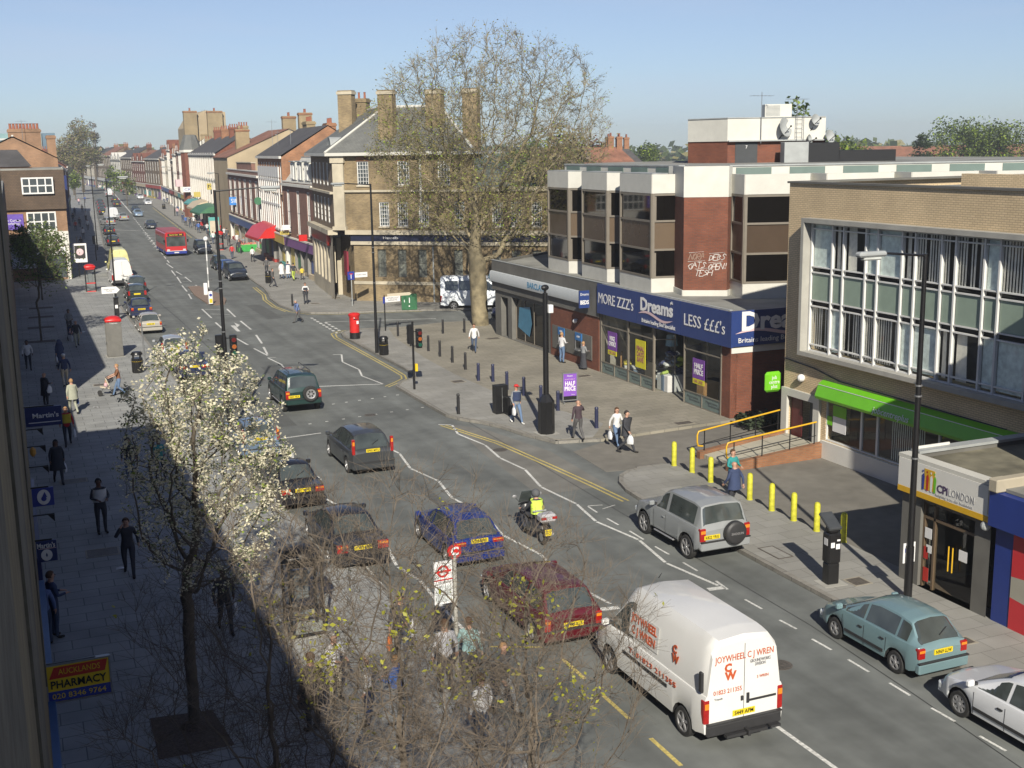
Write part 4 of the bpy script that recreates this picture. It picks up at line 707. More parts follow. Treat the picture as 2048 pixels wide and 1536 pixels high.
s_ = thing('fascia_sign', 'white CPI LONDON fascia with an orange strip along its foot', 'sign', (CX - .003, 25.35, 0)); R_ = RZ(-pi / 2)
part('panel', s_, lambda m: m.box(0, -.14, 2.88, 3.5, 0, 3.67, M_wht), R_); part('orange_strip', s_, lambda m: m.box(0, -.15, 2.72, 3.5, 0, 2.878, M_rail), R_)
text('CPi', .3, s_, mat('cpi_ink', (.08, .05, .12), .5), R_ @ T(1.72, -.145, 3.14), width=.4, bold=.008); text('LONDON', .3, s_, mat('cpi_grey', (.45, .45, .45), .5), R_ @ T(2.42, -.145, 3.14), width=.9); text('helping you do business', .12, s_, mat('cpi_grey', ()), R_ @ T(2.15, -.145, 2.96), width=1.35)
def fig(m):
    m.box(1.03, -.15, 3.0, 1.42, -.142, 3.58, M_rail)
    for x, mt_ in ((.98, M_sb), (1.14, M_sr), (1.29, M_wl), (1.42, M_lime)): m.add([(x - .02, -.155, 2.98), (x + .05, -.155, 2.98), (x + .07, -.155, 3.35), (x + .03, -.155, 3.45), (x - .03, -.155, 3.38)], [(0, 1, 2, 3, 4)], mt_); m.add([(x + .03 * cos(k), -.156, 3.5 + .035 * sin(k)) for k in (0, 1, 2, 3, 4, 5)], [tuple(range(6))], mt_)
part('emblem', s_, fig, R_)
t = thing('air_conditioner', 'white air conditioning unit on the mossy roof against the tan office', 'air conditioner', (27.6, 22.6, 3.62), -pi / 2); part('casing', t, lambda m: m.box(-.6, -.4, .15, .6, .4, 1.0, M_wpan, .03)); part('fan_grille', t, lambda m: m.box(-.5, -.42, .25, .2, -.401, .9, M_lead)); part('feet', t, lambda m: (m.box(-.5, -.3, 0, -.4, .3, .16, M_lead), m.box(.4, -.3, 0, .5, .3, .16, M_lead)))
# blue and red shopfront at the right edge
t = thing('blue_shop', 'blue framed shopfront with red and pale angular panels at the right edge', 'building', (0, 0, 0)); F = FW(CX + .02, 21.85)
M_bs = mat('blue_panel', (.02, .045, .24), .4, .05, 2); M_rs = mat('red_panel', (.60, .035, .045), .4, .05, 2); M_gs = mat('stone_panel', (.42, .40, .33), .5, .05, 2)
part('wall', t, lambda m: m.box(0, 0, 0, 9, 6, 3.6, M_bs), F)
part('fascia', t, lambda m: m.box(-.05, -.25, 2.7, 9, 0, 3.6, M_bs), F)
part('panels', t, lambda m: (m.add([(.6, -.02, .05), (6, -.02, .05), (6, -.02, .4), (.6, -.02, .95), ], [(0, 1, 2, 3)], M_rs), m.add([(.6, -.02, .95), (6, -.02, .4), (6, -.02, 2.0), (.6, -.02, 1.5)], [(0, 1, 2, 3)], M_gs), m.add([(.6, -.02, 1.5), (6, -.02, 2.0), (6, -.02, 2.6), (.6, -.02, 2.6)], [(0, 1, 2, 3)], M_rs)), F)
part('stone_pilaster', t, lambda m: (m.box(CX - .15, 21.85, 2.9, CX + .3, 22.05, 3.9, M_stone, .03), m.box(CX - .3, 21.6, 3.61, CX + 2, 21.9, 3.95, M_stone, .03)))
part('roof', t, lambda m: m.box(CX, 12, 3.61, 29, 21.6, 3.7, M_felt)); part('upper_wall', t, lambda m: m.box(24.6, -20, 3.7, 38, 22.0, 10.6, M_brick))
# ================================================================= corner bank
A_b = Vector((25.87, 94.43, 0)); D_b = Vector((.7818, -.6235, 0)); t = thing('corner_bank', 'three storey brown brick corner bank with stone base, hipped slate roof and round dormer', 'building', (0, 0, 0))
FB = T(*A_b) @ RZ(atan2(D_b.y, D_b.x))     # side wall, frame x runs away from the corner
ops2 = [(x, 6.2, x + .85, 8.15) for x in (2.0, 3.6, 5.4, 8.4, 11.55, 13.1, 14.75)]; ops3 = [(x, 9.5, x + 1.0, 11.4) for x in (.2, 3.7, 7.1)]; ops1 = [(x, 2.1, x + .75, 4.35) for x in (1.75, 3.5, 5.25, 8.3, 11.5, 13.1, 14.8)]
M_bb = mat('bank_brick', (.25, .185, .10), .9, .22, .9, kind='brick', c2=(.15, .105, .06), mort=(.22, .18, .11), bump=.3, stain=.3)
part('ground_floor_wall', t, lambda m: m.wall(-.3, 1.75, 19, 5.0, M_bb, ops1, .2), FB); part('plinth', t, lambda m: (m.box(-.35, -.06, 0, 19, .2, 1.5, M_bb), m.box(-.35, -.12, 1.5, 19, .2, 1.75, M_stone)), FB)
part('first_floor_wall', t, lambda m: m.wall(-1.0, 5.9, 19, 9.0, M_bb, ops2, .15, .1), FB); part('top_floor_wall', t, lambda m: m.wall(-1.0, 9.0, 10.0, 11.85, M_bb, ops3, .15, .1), FB)
part('cornice', t, lambda m: (m.box(-.9, -.3, 5.55, 19, .1, 5.9, M_stone), m.box(-.5, -.12, 5.0, 19, .2, 5.55, mat('fascia_ink', (.015, .02, .05), .4)), m.box(-.9, -.1, 8.95, 19, .12, 9.12, M_stone), m.box(-.5, -.16, 4.72, 19, .2, 5.0, M_stone)), FB)
part('quoin_pilaster', t, lambda m: (m.box(-1.85, -.15, 6.2, -.9, .2, 11.3, M_stone), m.box(-2.0, -.25, 11.3, -.8, .25, 11.85, M_stone), m.box(-2.0, -.25, 5.9, -.8, .25, 6.2, M_stone)), FB)
part('parapet', t, lambda m: m.box(10, .0, 9.12, 19, .3, 9.3, M_stone), FB)
for x, z, w_, h in [(o[0], o[1], .85, 1.95) for o in ops2] + [(o[0], o[1], 1.0, 1.9) for o in ops3]: win(t, x, z, w_, h, .2, 4, 6, .07, M=FB, sill=.12)
for o in ops1: win(t, o[0], o[1], .75, 2.25, .15, 1, 2, .05, frm=M_conc, gl=mat('blanked_glass', (.20, .21, .18), .35, .15, 3), M=FB)
part('window_arches', t, lambda m: [m.box(o[0] - .05, .08, 11.41, o[0] + 1.05, .1 - .003, 11.75, M_orange) for o in ops3], FB)
part('downpipes', t, lambda m: (m.box(5.6, -.05, 6.0, 5.75, .09, 11.6, M_wpan), m.box(6.55, -.15, 0, 6.65, -.07, 4.6, M_lead)), FB)
text('Hannells', .3, t, M_wl, FB @ T(3.0, -.13, 5.28), width=1.3)
# street side: brick above, pale stone arcade below
B0 = FB @ Vector((-1.9, .0, 0)); S0 = Vector((25.9, 109.3, 0)); dS = (Vector((B0.x, B0.y, 0)) - S0); Ls = dS.length; FS_ = T(*S0) @ RZ(atan2(dS.y, dS.x))
o1 = [(1.2 + 2.2 * k, 1.3, 2.5 + 2.2 * k, 4.4) for k in range(5)]; o2 = [(1.0 + 2.3 * k, 6.3, 1.9 + 2.3 * k, 8.4) for k in range(5)]; o3 = [(1.0 + 2.3 * k, 9.4, 1.9 + 2.3 * k, 11.3) for k in range(5)]
part('street_wall', t, lambda m: m.wall(0, 5.9, Ls, 11.85, M_brickd, o2 + o3, .15), FS_); part('stone_arcade', t, lambda m: (m.wall(0, 0, Ls - .3, 5.5, M_stone, o1, .5, -.2), m.box(-.1, -.6, 5.5, Ls, .2, 5.9, M_stone), m.box(-.05, -.3, 8.8, Ls, -.002, 8.98, M_stone)), FS_)
part('corner_pier', t, lambda m: m.prism([(25.4, 99.3), (26.9, 99.0), (26.9, 102.9), (25.45, 103.2)], 0, 5.0, M_stone)); part('corner_wall', t, lambda m: m.prism([(25.75, 94.6), (27.4, 95.4), (27.2, 99.5), (25.75, 99.2)], 0, 5.2, M_bb))
for o in o2 + o3: win(t, o[0], o[1], .9, o[3] - o[1], .05, 2, 4, .08, M=FS_)
for o in o1: win(t, o[0], o[1], 1.3, 3.1, .1, 2, 2, .07, frm=M_stone, M=FS_)
part('eaves', t, lambda m: (m.prism([tuple((FB @ Vector(p)).xy) for p in ((-2.3, -.5, 0), (10.4, -.5, 0), (10.4, 8, 0), (-1, 12, 0))] + [(25.35, 109.6)], 11.85, 12.1, M_wpan)))
def hip(m):
    c = [FB @ Vector((-2.3, -.5, 12.1)), FB @ Vector((10.4, -.5, 12.1)), Vector((36, 108, 12.1)), Vector((25.35, 109.6, 12.1))]
    r1 = FB @ Vector((.6, 5.5, 15.8)); r2 = FB @ Vector((5.6, 5.5, 15.8)); r3 = Vector((30.5, 106.5, 15.8))
    m.add([*c, r1, r2, r3], [(0, 1, 5, 4), (1, 2, 6, 5), (2, 3, 6), (3, 0, 4, 6), (4, 5, 6)], M_slate)
    for a_, b_ in ((c[0], r1), (r1, r2), (r1, r3), (c[1], r2)): m.cyl(a_, b_, .12, .12, M_wpan, 6)
part('roof', t, hip)
def chim(par, x, y, z0, z1, w_, l_, mt, rz=0, pots=4, cap=None, name='chimney', M=None, potm=None):
    o = part(name, par, lambda m: (m.box(-w_ / 2, -l_ / 2, z0, w_ / 2, l_ / 2, z1, mt), m.box(-w_ / 2 - .08, -l_ / 2 - .08, z1 - .35, w_ / 2 + .08, l_ / 2 + .08, z1 - .1, cap or mt)), T(x, y, 0) @ RZ(rz))
    for k in range(pots): part('chimney_pot', o, lambda m: m.lathe([(.13, z1), (.11, z1 + .1), (.1, z1 + .5), (.13, z1 + .55)], potm or mat('chimney_pot', (.40, .14, .08), .8, .1, 5), 8, c=(0, -l_ / 2 + l_ * (k + .5) / pots)), T(x, y, 0) @ RZ(rz))
    return o
rb = atan2(D_b.y, D_b.x)
for lx, ly, z0, w_, l_ in ((2.4, 1.6, 12.3, 1.25, .9), (6.0, 3.0, 12.5, 1.3, .9), (9.1, 3.0, 11.5, 1.25, .9)): q = FB @ Vector((lx, ly, 0)); chim(t, q.x, q.y, z0, 17, w_, l_, M_bb, rb, 0, M_stone)
q = atY(692, 181, 104.5); chim(t, q.x, 104.5, 12.5, q.z, 1.3, .9, M_bb, rb, 0, M_stone); q = atY(712, 186, 106.5); chim(t, q.x, 106.5, 12.5, q.z - .5, 1.0, 2.2, M_bb, rb + pi / 2, 4)
def rd(m):
    n_ = 12; pts = [(-1.2 * cos(pi * k / n_), 1.25 * sin(pi * k / n_)) for k in range(n_ + 1)]
    m.add([(x, 0, z) for x, z in pts] + [(x * .8, .12, z * .8) for x, z in pts] + [(x, 2.6, z) for x, z in pts], [(k, k + 1, n_ + 2 + k, n_ + 1 + k) for k in range(n_)] + [(k + 1, k, 2 * n_ + 2 + k, 2 * n_ + 3 + k) for k in range(n_)], M_lead)
    m.add([(x * .8, .12, z * .8) for x, z in pts], [tuple(range(n_ + 1))], M_glassb)
part('round_dormer', t, rd, FS_ @ T(Ls - 3.6, .3, 12.15), smooth=40)
b = thing('projecting_sign', 'red and black square bank sign low on the corner wall', 'sign', tuple(FB @ Vector((-.9, -.25, 2.2)))); part('panel', b, lambda m: m.box(-.08, -.45, 0, .08, .45, 2.0, mat('sign_wine', (.25, .03, .05), .4))); part('bracket', b, lambda m: m.box(-.03, .3, 2.0, .03, .6, 2.05, M_black))
b = thing('bank_sign', 'dark fascia with a round red emblem over the bank street windows', 'sign', tuple(FS_ @ Vector((0, -.22, 4.5))), atan2(dS.y, dS.x)); part('panel', b, lambda m: m.box(.3, -.06, .05, Ls - 1.5, 0, .95, M_black)); part('emblem', b, lambda m: m.push(T(Ls - 2.0, -.08, .5) @ RX(pi / 2)).lathe([(.55, -.2), (.55, .12)], M_sr, 16))
# ================================================================= generic houses along the street
R7 = random.Random(11)
M_wfar = mat('house_white', (.74, .72, .66), .7, .05, 1, stain=.08); M_crm = mat('house_cream', (.62, .55, .42), .7, .08, 1, stain=.15); M_shopd = mat('shop_dark', (.05, .05, .055), .2, .4, .5)
M_trimk = mat('shop_frame', (.25, .24, .22), .5)
SHC = [mat('shop_' + n_, c_, .5, .05, 2) for n_, c_ in (('red', (.42, .04, .03)), ('blue', (.06, .11, .32)), ('green', (.05, .18, .09)), ('yellow', (.55, .44, .10)), ('white', (.72, .72, .70)), ('purple', (.22, .10, .28)), ('teal', (.10, .38, .36)), ('cream', (.6, .5, .35)))]
def house(label, x0, y0, x1, y1, h, wallm, floors=2, nw=3, bay=0, roof='pitch', roofm=None, shop=None, depth=9, grp='shops with flats above along the street', trim=None, z1=3.6, chims=1, parapet=0, gable=0, name='shop_house', sub=True, wt=None, band=None):
    # front runs from (x0,y0) to (x1,y1) as seen left to right from the street
    t = thing(name, label, 'building', (x0, y0, 0), atan2(y1 - y0, x1 - x0), grp); L_ = hypot(x1 - x0, y1 - y0); trim = trim or M_wfar; fh = (h - z1 - .4) / floors; roofm = roofm or M_slated
    ops = []; ww = wt or min(1.3, L_ / nw * .5)
    for f in range(floors):
        for k in range(nw):
            c = L_ * (k + .5) / nw; ops.append((c - ww / 2, z1 + .55 + fh * f, c + ww / 2, z1 + fh * (f + 1) - .15))
    part('wall', t, lambda m: (m.wall(0, z1, L_, h, wallm, ops, .15), m.quad((0, 0, 0), (0, 0, h), (0, depth, h), (0, depth, 0), wallm), m.quad((L_, 0, 0), (L_, depth, 0), (L_, depth, h), (L_, 0, h), wallm), m.quad((0, depth, 0), (0, depth, h), (L_, depth, h), (L_, depth, 0), wallm)))
    for o in ops:
        w_, hh = o[2] - o[0], o[3] - o[1]
        if sub: win(t, o[0], o[1], w_, hh, .08, 2, 2, .1, M=None, bar=.07, sill=.1)
        else: part('window', t, lambda m: (m.quad((o[0], .12, o[1]), (o[2], .12, o[1]), (o[2], .12, o[3]), (o[0], .12, o[3]), M_glassb), m.box(o[0], .05, o[1], o[0] + .14, .1, o[3], M_wfr), m.box(o[2] - .14, .05, o[1], o[2], .1, o[3], M_wfr), m.box(o[0], .04, (o[1] + o[3]) / 2 - .06, o[2], .1, (o[1] + o[3]) / 2 + .06, M_wfr)))
        if bay: part('window_surround', t, lambda m: (m.box(o[0] - .28, -.14, o[1] - .25, o[0] - .002, .1, o[3] + .3, trim), m.box(o[2] + .002, -.14, o[1] - .25, o[2] + .28, .1, o[3] + .3, trim), m.add([(o[0] - .35, -.16, o[3] + .3), (o[2] + .35, -.16, o[3] + .3), ((o[0] + o[2]) / 2, -.16, o[3] + .8), (o[0] - .35, 0, o[3] + .3), (o[2] + .35, 0, o[3] + .3), ((o[0] + o[2]) / 2, 0, o[3] + .8)], [(0, 1, 2), (0, 2, 5, 3), (1, 4, 5, 2), (0, 3, 4, 1)], trim)))
    part('shop_front', t, lambda m: (m.box(.02, .3, 0, L_ - .02, .5, z1 - .9, M_shopd), m.box(.02, -.05, 0, .3, .3, z1 - .9, trim), m.box(L_ - .3, -.05, 0, L_ - .02, .3, z1 - .9, trim), [m.box(L_ * q, .0, .5, L_ * q + .08, .29, z1 - .9, M_trimk) for q in (.3, .5, .72)], m.box(.3, .05, 0, L_ * .5, .29, .5, R7.choice(SHC)), m.box(L_ * .72, .05, 0, L_ - .3, .29, .6, R7.choice(SHC)), [m.box(L_ * q, .25, .7, L_ * (q + R7.uniform(.08, .16)), .295, R7.uniform(1.6, 2.6), R7.choice(SHC)) for q in (.08, .32, .76)]))
    part('fascia', t, lambda m: m.box(.02, -.18, z1 - .9, L_ - .02, .3, z1 - .02, shop or R7.choice(SHC)))
    part('cornice', t, lambda m: (m.box(0, -.22, z1 - .02, L_, .0, z1 + .12, trim), m.box(0, -.25, h - .15, L_, -.003, h + .12, trim)))
    if band: part('string_course', t, lambda m: m.box(0, -.08, z1 + fh, L_, -.003, z1 + fh + .15, trim))
    if roof == 'pitch':
        rh = min(3.2, depth * .33); part('roof', t, lambda m: (m.quad((-.05, -.2, h + .1), (L_ + .05, -.2, h + .1), (L_ + .05, depth / 2, h + rh), (-.05, depth / 2, h + rh), roofm), m.quad((L_ + .05, depth + .1, h + .1), (-.05, depth + .1, h + .1), (-.05, depth / 2, h + rh), (L_ + .05, depth / 2, h + rh), roofm), m.add([(0, 0, h), (0, depth, h), (0, depth / 2, h + rh - .1), (L_, 0, h), (L_, depth, h), (L_, depth / 2, h + rh - .1)], [(0, 2, 1), (3, 4, 5)], wallm)))
    else:
        rh = 1.2; part('roof', t, lambda m: m.box(.1, .1, h - .3, L_ - .1, depth, h - .2, M_felt)); part('parapet', t, lambda m: (m.box(0, 0, h + .12, L_, .3, h + .12 + parapet, wallm), m.box(-.03, -.05, h + .12 + parapet, L_ + .03, .35, h + .25 + parapet, trim)))
    if gable:
        for k in range(gable):
            c = L_ * (k + .5) / gable; g_ = L_ / gable * .38; part('gable', t, lambda m: m.add([(c - g_, -.05, h + .1), (c + g_, -.05, h + .1), (c + g_, -.05, h + .9), (c, -.05, h + 2.4), (c - g_, -.05, h + .9), (c - g_, 2.5, h + .1), (c + g_, 2.5, h + .1), (c + g_, 2.5, h + .9), (c, 2.5, h + 2.4), (c - g_, 2.5, h + .9)], [(0, 1, 2, 3, 4), (1, 6, 7, 2), (2, 7, 8, 3), (3, 8, 9, 4), (4, 9, 5, 0)], wallm)); win(t, c - .45, h + .3, .9, 1.1, -.06, 2, 2, .1, M=None)
    for k in range(chims): chim(t, (L_ - .4 if k == 0 else .4), depth * .5, h, h + rh + (1.3 if sub else .8), .8, 1.5, R7.choice([M_stock, M_stock, M_brick, M_orange]), 0, 4 if sub else 3)
    return t
# the row next to the bank (fronts face the street; the far end is listed first)
hX = lambda s: 26 + max(0, s - 120) * .055
M_odo = mat('brick_gable_orange', (.40, .17, .075), .85, .2, 1.0, kind='brick', c2=(.28, .115, .05), mort=(.33, .22, .14), stain=.2)
house('low brown brick house with a white slanted attic front, next to the corner bank', hX(124), 123.6, 26.0, 109.4, 9.0, mat('brick_plum', (.27, .11, .075), .85, .15, 1, kind='brick', c2=(.2, .08, .055), mort=(.25, .18, .14)), 1, 3, 0, 'flat', shop=SHC[5], chims=0, parapet=.1)
t = thing('attic_front', 'sloping white framed attic storey with three windows on the low brick house', 'attic', (hX(124), 123.6, 9.3), atan2(-14.2, 26 - hX(124)), None); L_ = 14
part('slope', t, lambda m: (m.quad((.3, .2, 0), (L_ - .1, .2, 0), (L_ - .1, 1.6, 2.3), (2.2, 1.6, 2.3), M_wpan), m.quad((.3, .2, 0), (2.2, 1.6, 2.3), (2.2, 6, 2.3), (.3, 6, 0), M_wpan), m.box(2.2, 1.6, 2.3, L_, 6, 2.45, M_lead)))
for k in range(3): w_ = win(t, 3.9 + 3.2 * k, .25, 1.3, 1.6, .1, 2, 1, .12, M=None, bar=.1); part('cheek', w_, lambda m: (m.box(3.8 + 3.2 * k, .15, .2, 5.9 + 3.2 * k, 1.5, 1.95, M_wpan), m.box(3.75 + 3.2 * k, -.05, 1.95, 5.95 + 3.2 * k, 1.6, 2.05, M_lead)))
tw = house('white framed shop house with a tall orange brick gable end', hX(142), 141.5, hX(124), 123.7, 11.7, M_odo, 2, 9, 0, 'pitch', M_slated, SHC[3], 10, chims=0)
part('white_frame', tw, lambda m: [m.box(.4, -.1, z, 15.9, -.004, z + .22, M_wfr) for z in (4.0, 6.6, 9.2)] + [m.box(.4 + 1.5 * k, -.12, 4.0, .7 + 1.5 * k, -.004, 10.6, M_wfr) for k in range(11)] + [m.box(.4, -.11, 9.6, 15.9, -.005, 10.7, M_wfr)])
chim(tw, 4, 5.5, 12, 15.6, 1.0, 2.8, M_stock, pi / 2, 5); chim(tw, 8.5, 7, 12, 15.3, 1.0, 2.4, M_orange, pi / 2, 4)
house('two storey brown brick house with a stepped parapet', hX(173), 173, hX(142), 141.6, 9.4, mat('brick_plum', ()), 1, 6, 0, 'flat', shop=SHC[1], chims=0, parapet=.4, wt=2.6)
t = thing('step_parapet', 'raised middle of the stepped brick parapet', 'parapet', (hX(162), 162, 9.9), atan2(-1, 0) ); part('block', t, lambda m: (m.box(0, 0, 0, 10.5, .5, 1.0, mat('brick_plum', ())), m.box(-.1, -.08, 1.0, 10.6, .55, 1.12, M_stone)))
# big plain rendered gable house
t = thing('gable_house', 'big plain sandy gable end rising over the low shops', 'building', (0, 0, 0)); M_sand = mat('sand_render', (.46, .37, .24), .85, .08, .4, stain=.15); g0 = hX(175)
part('wall', t, lambda m: m.prism([(g0, 173.2), (g0 + 17, 173.2), (g0 + 17, 188), (g0 + .4, 188)], 0, 11.6, M_sand)); part('gable', t, lambda m: m.add([(g0, 173.2, 11.6), (g0 + 17, 173.2, 11.6), (g0 + 13, 173.2, 13.2), (g0 + 9, 173.2, 15.4), (g0 + .4, 188, 11.6), (g0 + 17, 188, 11.6), (g0 + 13, 188, 13.2), (g0 + 9, 188, 15.4)], [(0, 1, 2, 3), (4, 7, 6, 5), (0, 4, 5, 1)], M_sand))
part('roof', t, lambda m: (m.quad((g0 - .2, 173, 11.55), (g0 + 9, 173, 15.5), (g0 + 9, 188, 15.5), (g0 + .2, 188, 11.55), M_tile), m.quad((g0 + 9, 173, 15.5), (g0 + 17.2, 173, 11.6), (g0 + 17.2, 188, 11.6), (g0 + 9, 188, 15.5), M_tile)))
for x, y, z in ((g0 + 3.5, 180, 15.6), (g0 + 11, 182, 17.5), (g0 + 13.5, 182, 18), (g0 + 15, 177, 15)): chim(t, x, y, 11.6, z, 2.0, 1.0, M_stock, 0, 4, M_orange)
# red and white bay terrace
yy = 188.3
for k in range(4):
    house(['nearest', 'second', 'third', 'fourth'][k] + ' house of the red brick terrace with tall white bays', hX(yy + 12), yy + 12, hX(yy), yy, 12.0, M_brick, 2, 3, 1, 'pitch', M_slated, SHC[(2, 3, 7, 4)[k]], 9, chims=1, gable=0, z1=3.8, band=1, wt=1.9)
    yy += 12.05
t = thing('corner_turret', 'corner turret with a small pointed slate roof at the end of the bay terrace', 'turret', (hX(238) + .6, 238.5, 0)); part('shaft', t, lambda m: (m.lathe([(1.9, 0), (1.9, 12.4)], M_brick, 8), [m.box(-.75, -2.05, z, .75, -1.78, z + 2.3, M_wfar) for z in (4.6, 8.3)], m.lathe([(2.15, 12.4), (2.15, 12.9)], M_wfar, 8))); part('roof', t, lambda m: m.lathe([(2.2, 12.9), (1.2, 15.6), (.9, 15.7)], M_slate, 8)); part('upper_windows', t, lambda m: [m.box(-.5, -2.1, z, .5, -2.051, z + 1.7, M_glassb) for z in (4.9, 8.6)])
# tall chapel-like block behind
t = thing('tall_gable_block', 'tall sandy block with two big chimneys standing above the terrace', 'building', (0, 0, 0)); gy = 250; xa, xb, xc = atY(372, 300, gy).x, atY(385, 300, gy).x, atY(455, 300, gy).x; zt = atY(400, 224, gy).z
part('wall', t, lambda m: [m.prism([(xa, gy), (xc, gy), (xc, gy + 10), (xa, gy + 10)], 0, zt - 4, M_sand), m.add([(xa, gy, zt - 4), (xc, gy, zt - 4), (xc, gy, zt), (xb + 3, gy, zt + .3), (xb, gy, zt - 1.2), (xa, gy, zt - 3.2)] + [(xa, gy + 10, zt - 4), (xc, gy + 10, zt - 4), (xc, gy + 10, zt), (xb + 3, gy + 10, zt + .3), (xb, gy + 10, zt - 1.2), (xa, gy + 10, zt - 3.2)], [(0, 1, 2, 3, 4, 5), (1, 7, 8, 2), (2, 8, 9, 3), (3, 9, 10, 4), (4, 10, 11, 5), (5, 11, 6, 0)], M_sand)])
for px_ in (378, 427): q = atY(px_, 222, gy); chim(t, q.x, gy - .7, 8, q.z, 2.6 if px_ < 400 else 3.0, 1.2, M_stock, 0, 5, M_orange)
yy = 242; WM = [M_brick, M_wfar, M_brick, M_orange, M_brickd, M_brick, M_crm, M_brick, M_orange, M_wfar, M_brickd, M_brick, M_tan, M_brick, M_orange]
nm_ = ['red brick house with white gables after the turret', 'narrow white house in the far right row', 'red brick house with a red roof in the far right row', 'orange brick gabled house in the far right row', 'brown brick house in the middle of the far right row', 'gabled brick house with white trim far up the right side', 'cream house far up the right side', 'broad red brick house far up the right side', 'orange brick house near the end of the straight right row', 'white fronted house near the end of the right row', 'last brown house of the straight right row']
for k in range(9):
    w_ = R7.choice([8, 10, 12]); house(nm_[k], hX(yy + w_), yy + w_, hX(yy), yy, R7.uniform(10.6, 13.2), WM[k], 2, max(2, int(w_ / 3)), k % 2, 'pitch', M_tile if k in (1, 2, 5, 7, 8) else M_slated, None, 9, chims=1, gable=(2 if k in (0, 2, 3, 5, 7) else 0), sub=False, z1=3.8); yy += w_ + .05
# the street bends left at its far end, so those fronts face the camera
bx, by = hX(yy), yy
ex = Vector((27.5, 560)); n_ = 9; P0_ = Vector((bx, by + 2))
nm2 = ['grey and white', 'red signed brick', 'plain brown brick', 'white bayed', 'dark slate roofed', 'blue tarpaulin roofed', 'pale yellow fronted', 'narrow brown', 'last small brick']
for k in range(n_):
    a_ = P0_.lerp(ex, k / n_); b_ = P0_.lerp(ex, (k + 1) / n_); th = house(nm2[k] + ' house facing down the street where it bends away', b_.x, b_.y, a_.x, a_.y, R7.uniform(9.8, 11.8), [M_brickd, M_brick, M_brickd, M_wfar, M_brickd, M_brickd, M_crm, M_brickd, M_brick][k], 2, 6, 0, 'pitch', M_tile if k in (1, 4, 7) else M_slated, SHC[0] if k in (0, 2) else SHC[R7.choice([4, 7])], 11, chims=1, sub=False, z1=3.8, gable=(3 if k in (1, 3, 6) else 0), grp='houses where the street bends')
    if k == 5: part('tarpaulin', th, lambda m: m.quad((4, 1.0, 12.1), (9, 1.0, 12.1), (9, 3.6, 13.6), (4, 3.6, 13.6), mat('tarpaulin', (.15, .42, .58), .5)))
# ================================================================= left side far houses
t = thing('dormer_house', 'hung tiled house with white dormer windows and a purple board on the left', 'building', (0, 0, 0)); LY = 126.0; F = FS(-1.2, LY)
M_ht = mat('hung_tile', (.125, .085, .055), .9, .15, 1, kind='brick', c2=(.10, .07, .045), mort=(.06, .04, .03), bw=.25, bh=.15, stain=.2)
M_odull = mat('brick_dull_orange', (.36, .19, .10), .85, .2, 1.0, kind='brick', c2=(.27, .14, .07), mort=(.3, .22, .15), stain=.2)
part('wall', t, lambda m: (m.wall(0, 0, 6.3, 7.1, M_odull, [(2.6, 4.95, 5.3, 6.85), (3.1, .3, 5.9, 2.6)], .15), m.quad((6.3, 0, 0), (6.3, 12, 0), (6.3, 12, 11), (6.3, 0, 11), M_brickd)), F)
part('hung_tiles', t, lambda m: m.add([(-.5, -.35, 7.1), (6.35, -.35, 7.1), (6.35, .0, 10.9), (-.5, 0, 10.9), (-.5, .2, 7.1), (6.35, .2, 7.1), (6.35, .4, 10.9), (-.5, .4, 10.9)], [(0, 1, 2, 3), (1, 5, 6, 2), (0, 4, 5, 1), (3, 2, 6, 7)], M_ht), F)
part('flat_roof', t, lambda m: m.box(-.5, 0, 10.9, 6.35, 12, 11.05, M_felt), F); win(t, 2.4, 8.6, 2.9, 1.6, -.5, 4, 2, .14, M=F, bar=.12); win(t, 2.6, 4.95, 2.7, 1.9, .0, 4, 2, .14, M=F, bar=.12)
part('white_front', t, lambda m: (m.box(2.5, -.12, 3.5, 6.3, -.004, 4.9, M_wfar), m.box(3.0, -.16, 2.6, 5.9, -.003, 3.4, M_wl), m.box(5.95, -.14, 0, 6.25, -.003, 3.45, M_wfar)), F); part('shop_glass', t, lambda m: (m.quad((3.1, .1, .3), (5.9, .1, .3), (5.9, .1, 2.6), (3.1, .1, 2.6), M_glassb)), F); text('SALON', .45, t, mat('poster_ink', ()), F @ T(4.5, -.17, 3.0), width=1.9)
b = thing('wall_board', 'purple board with pale writing on the orange brick of the dormer house', 'sign', (-1.0, LY - .05, 5.2)); part('panel', b, lambda m: m.box(0, -.06, 0, 2.1, 0, 1.5, mat('board_purple', (.14, .08, .42), .5))); text('The Curtain\nWorkshop', .35, b, M_wl, T(1.05, -.07, .75), width=1.6)
t = thing('canopy_lean_to', 'grey glazed lean-to canopy at the foot of the dormer house', 'canopy', (0, 0, 0)); part('glazing', t, lambda m: (m.box(-4, LY - 3, 2.6, 2.0, LY - 2.9, 3.9, M_lead), m.quad((-4, LY - 3, 2.6), (2, LY - 3, 2.6), (2, LY - 6, 1.9), (-4, LY - 6, 1.9), M_lead))); part('posts', t, lambda m: [m.box(x, LY - 6, 0, x + .12, LY - 5.88, 2.0, M_black) for x in (-3.8, -1, 1.8)])
t = thing('long_gable_house', 'orange brick gabled house behind the dormer house on the left', 'building', (0, 0, 0)); g0, gy = -9.0, 138.5
g0 = -6.5; ax, az2 = .9, 14.2
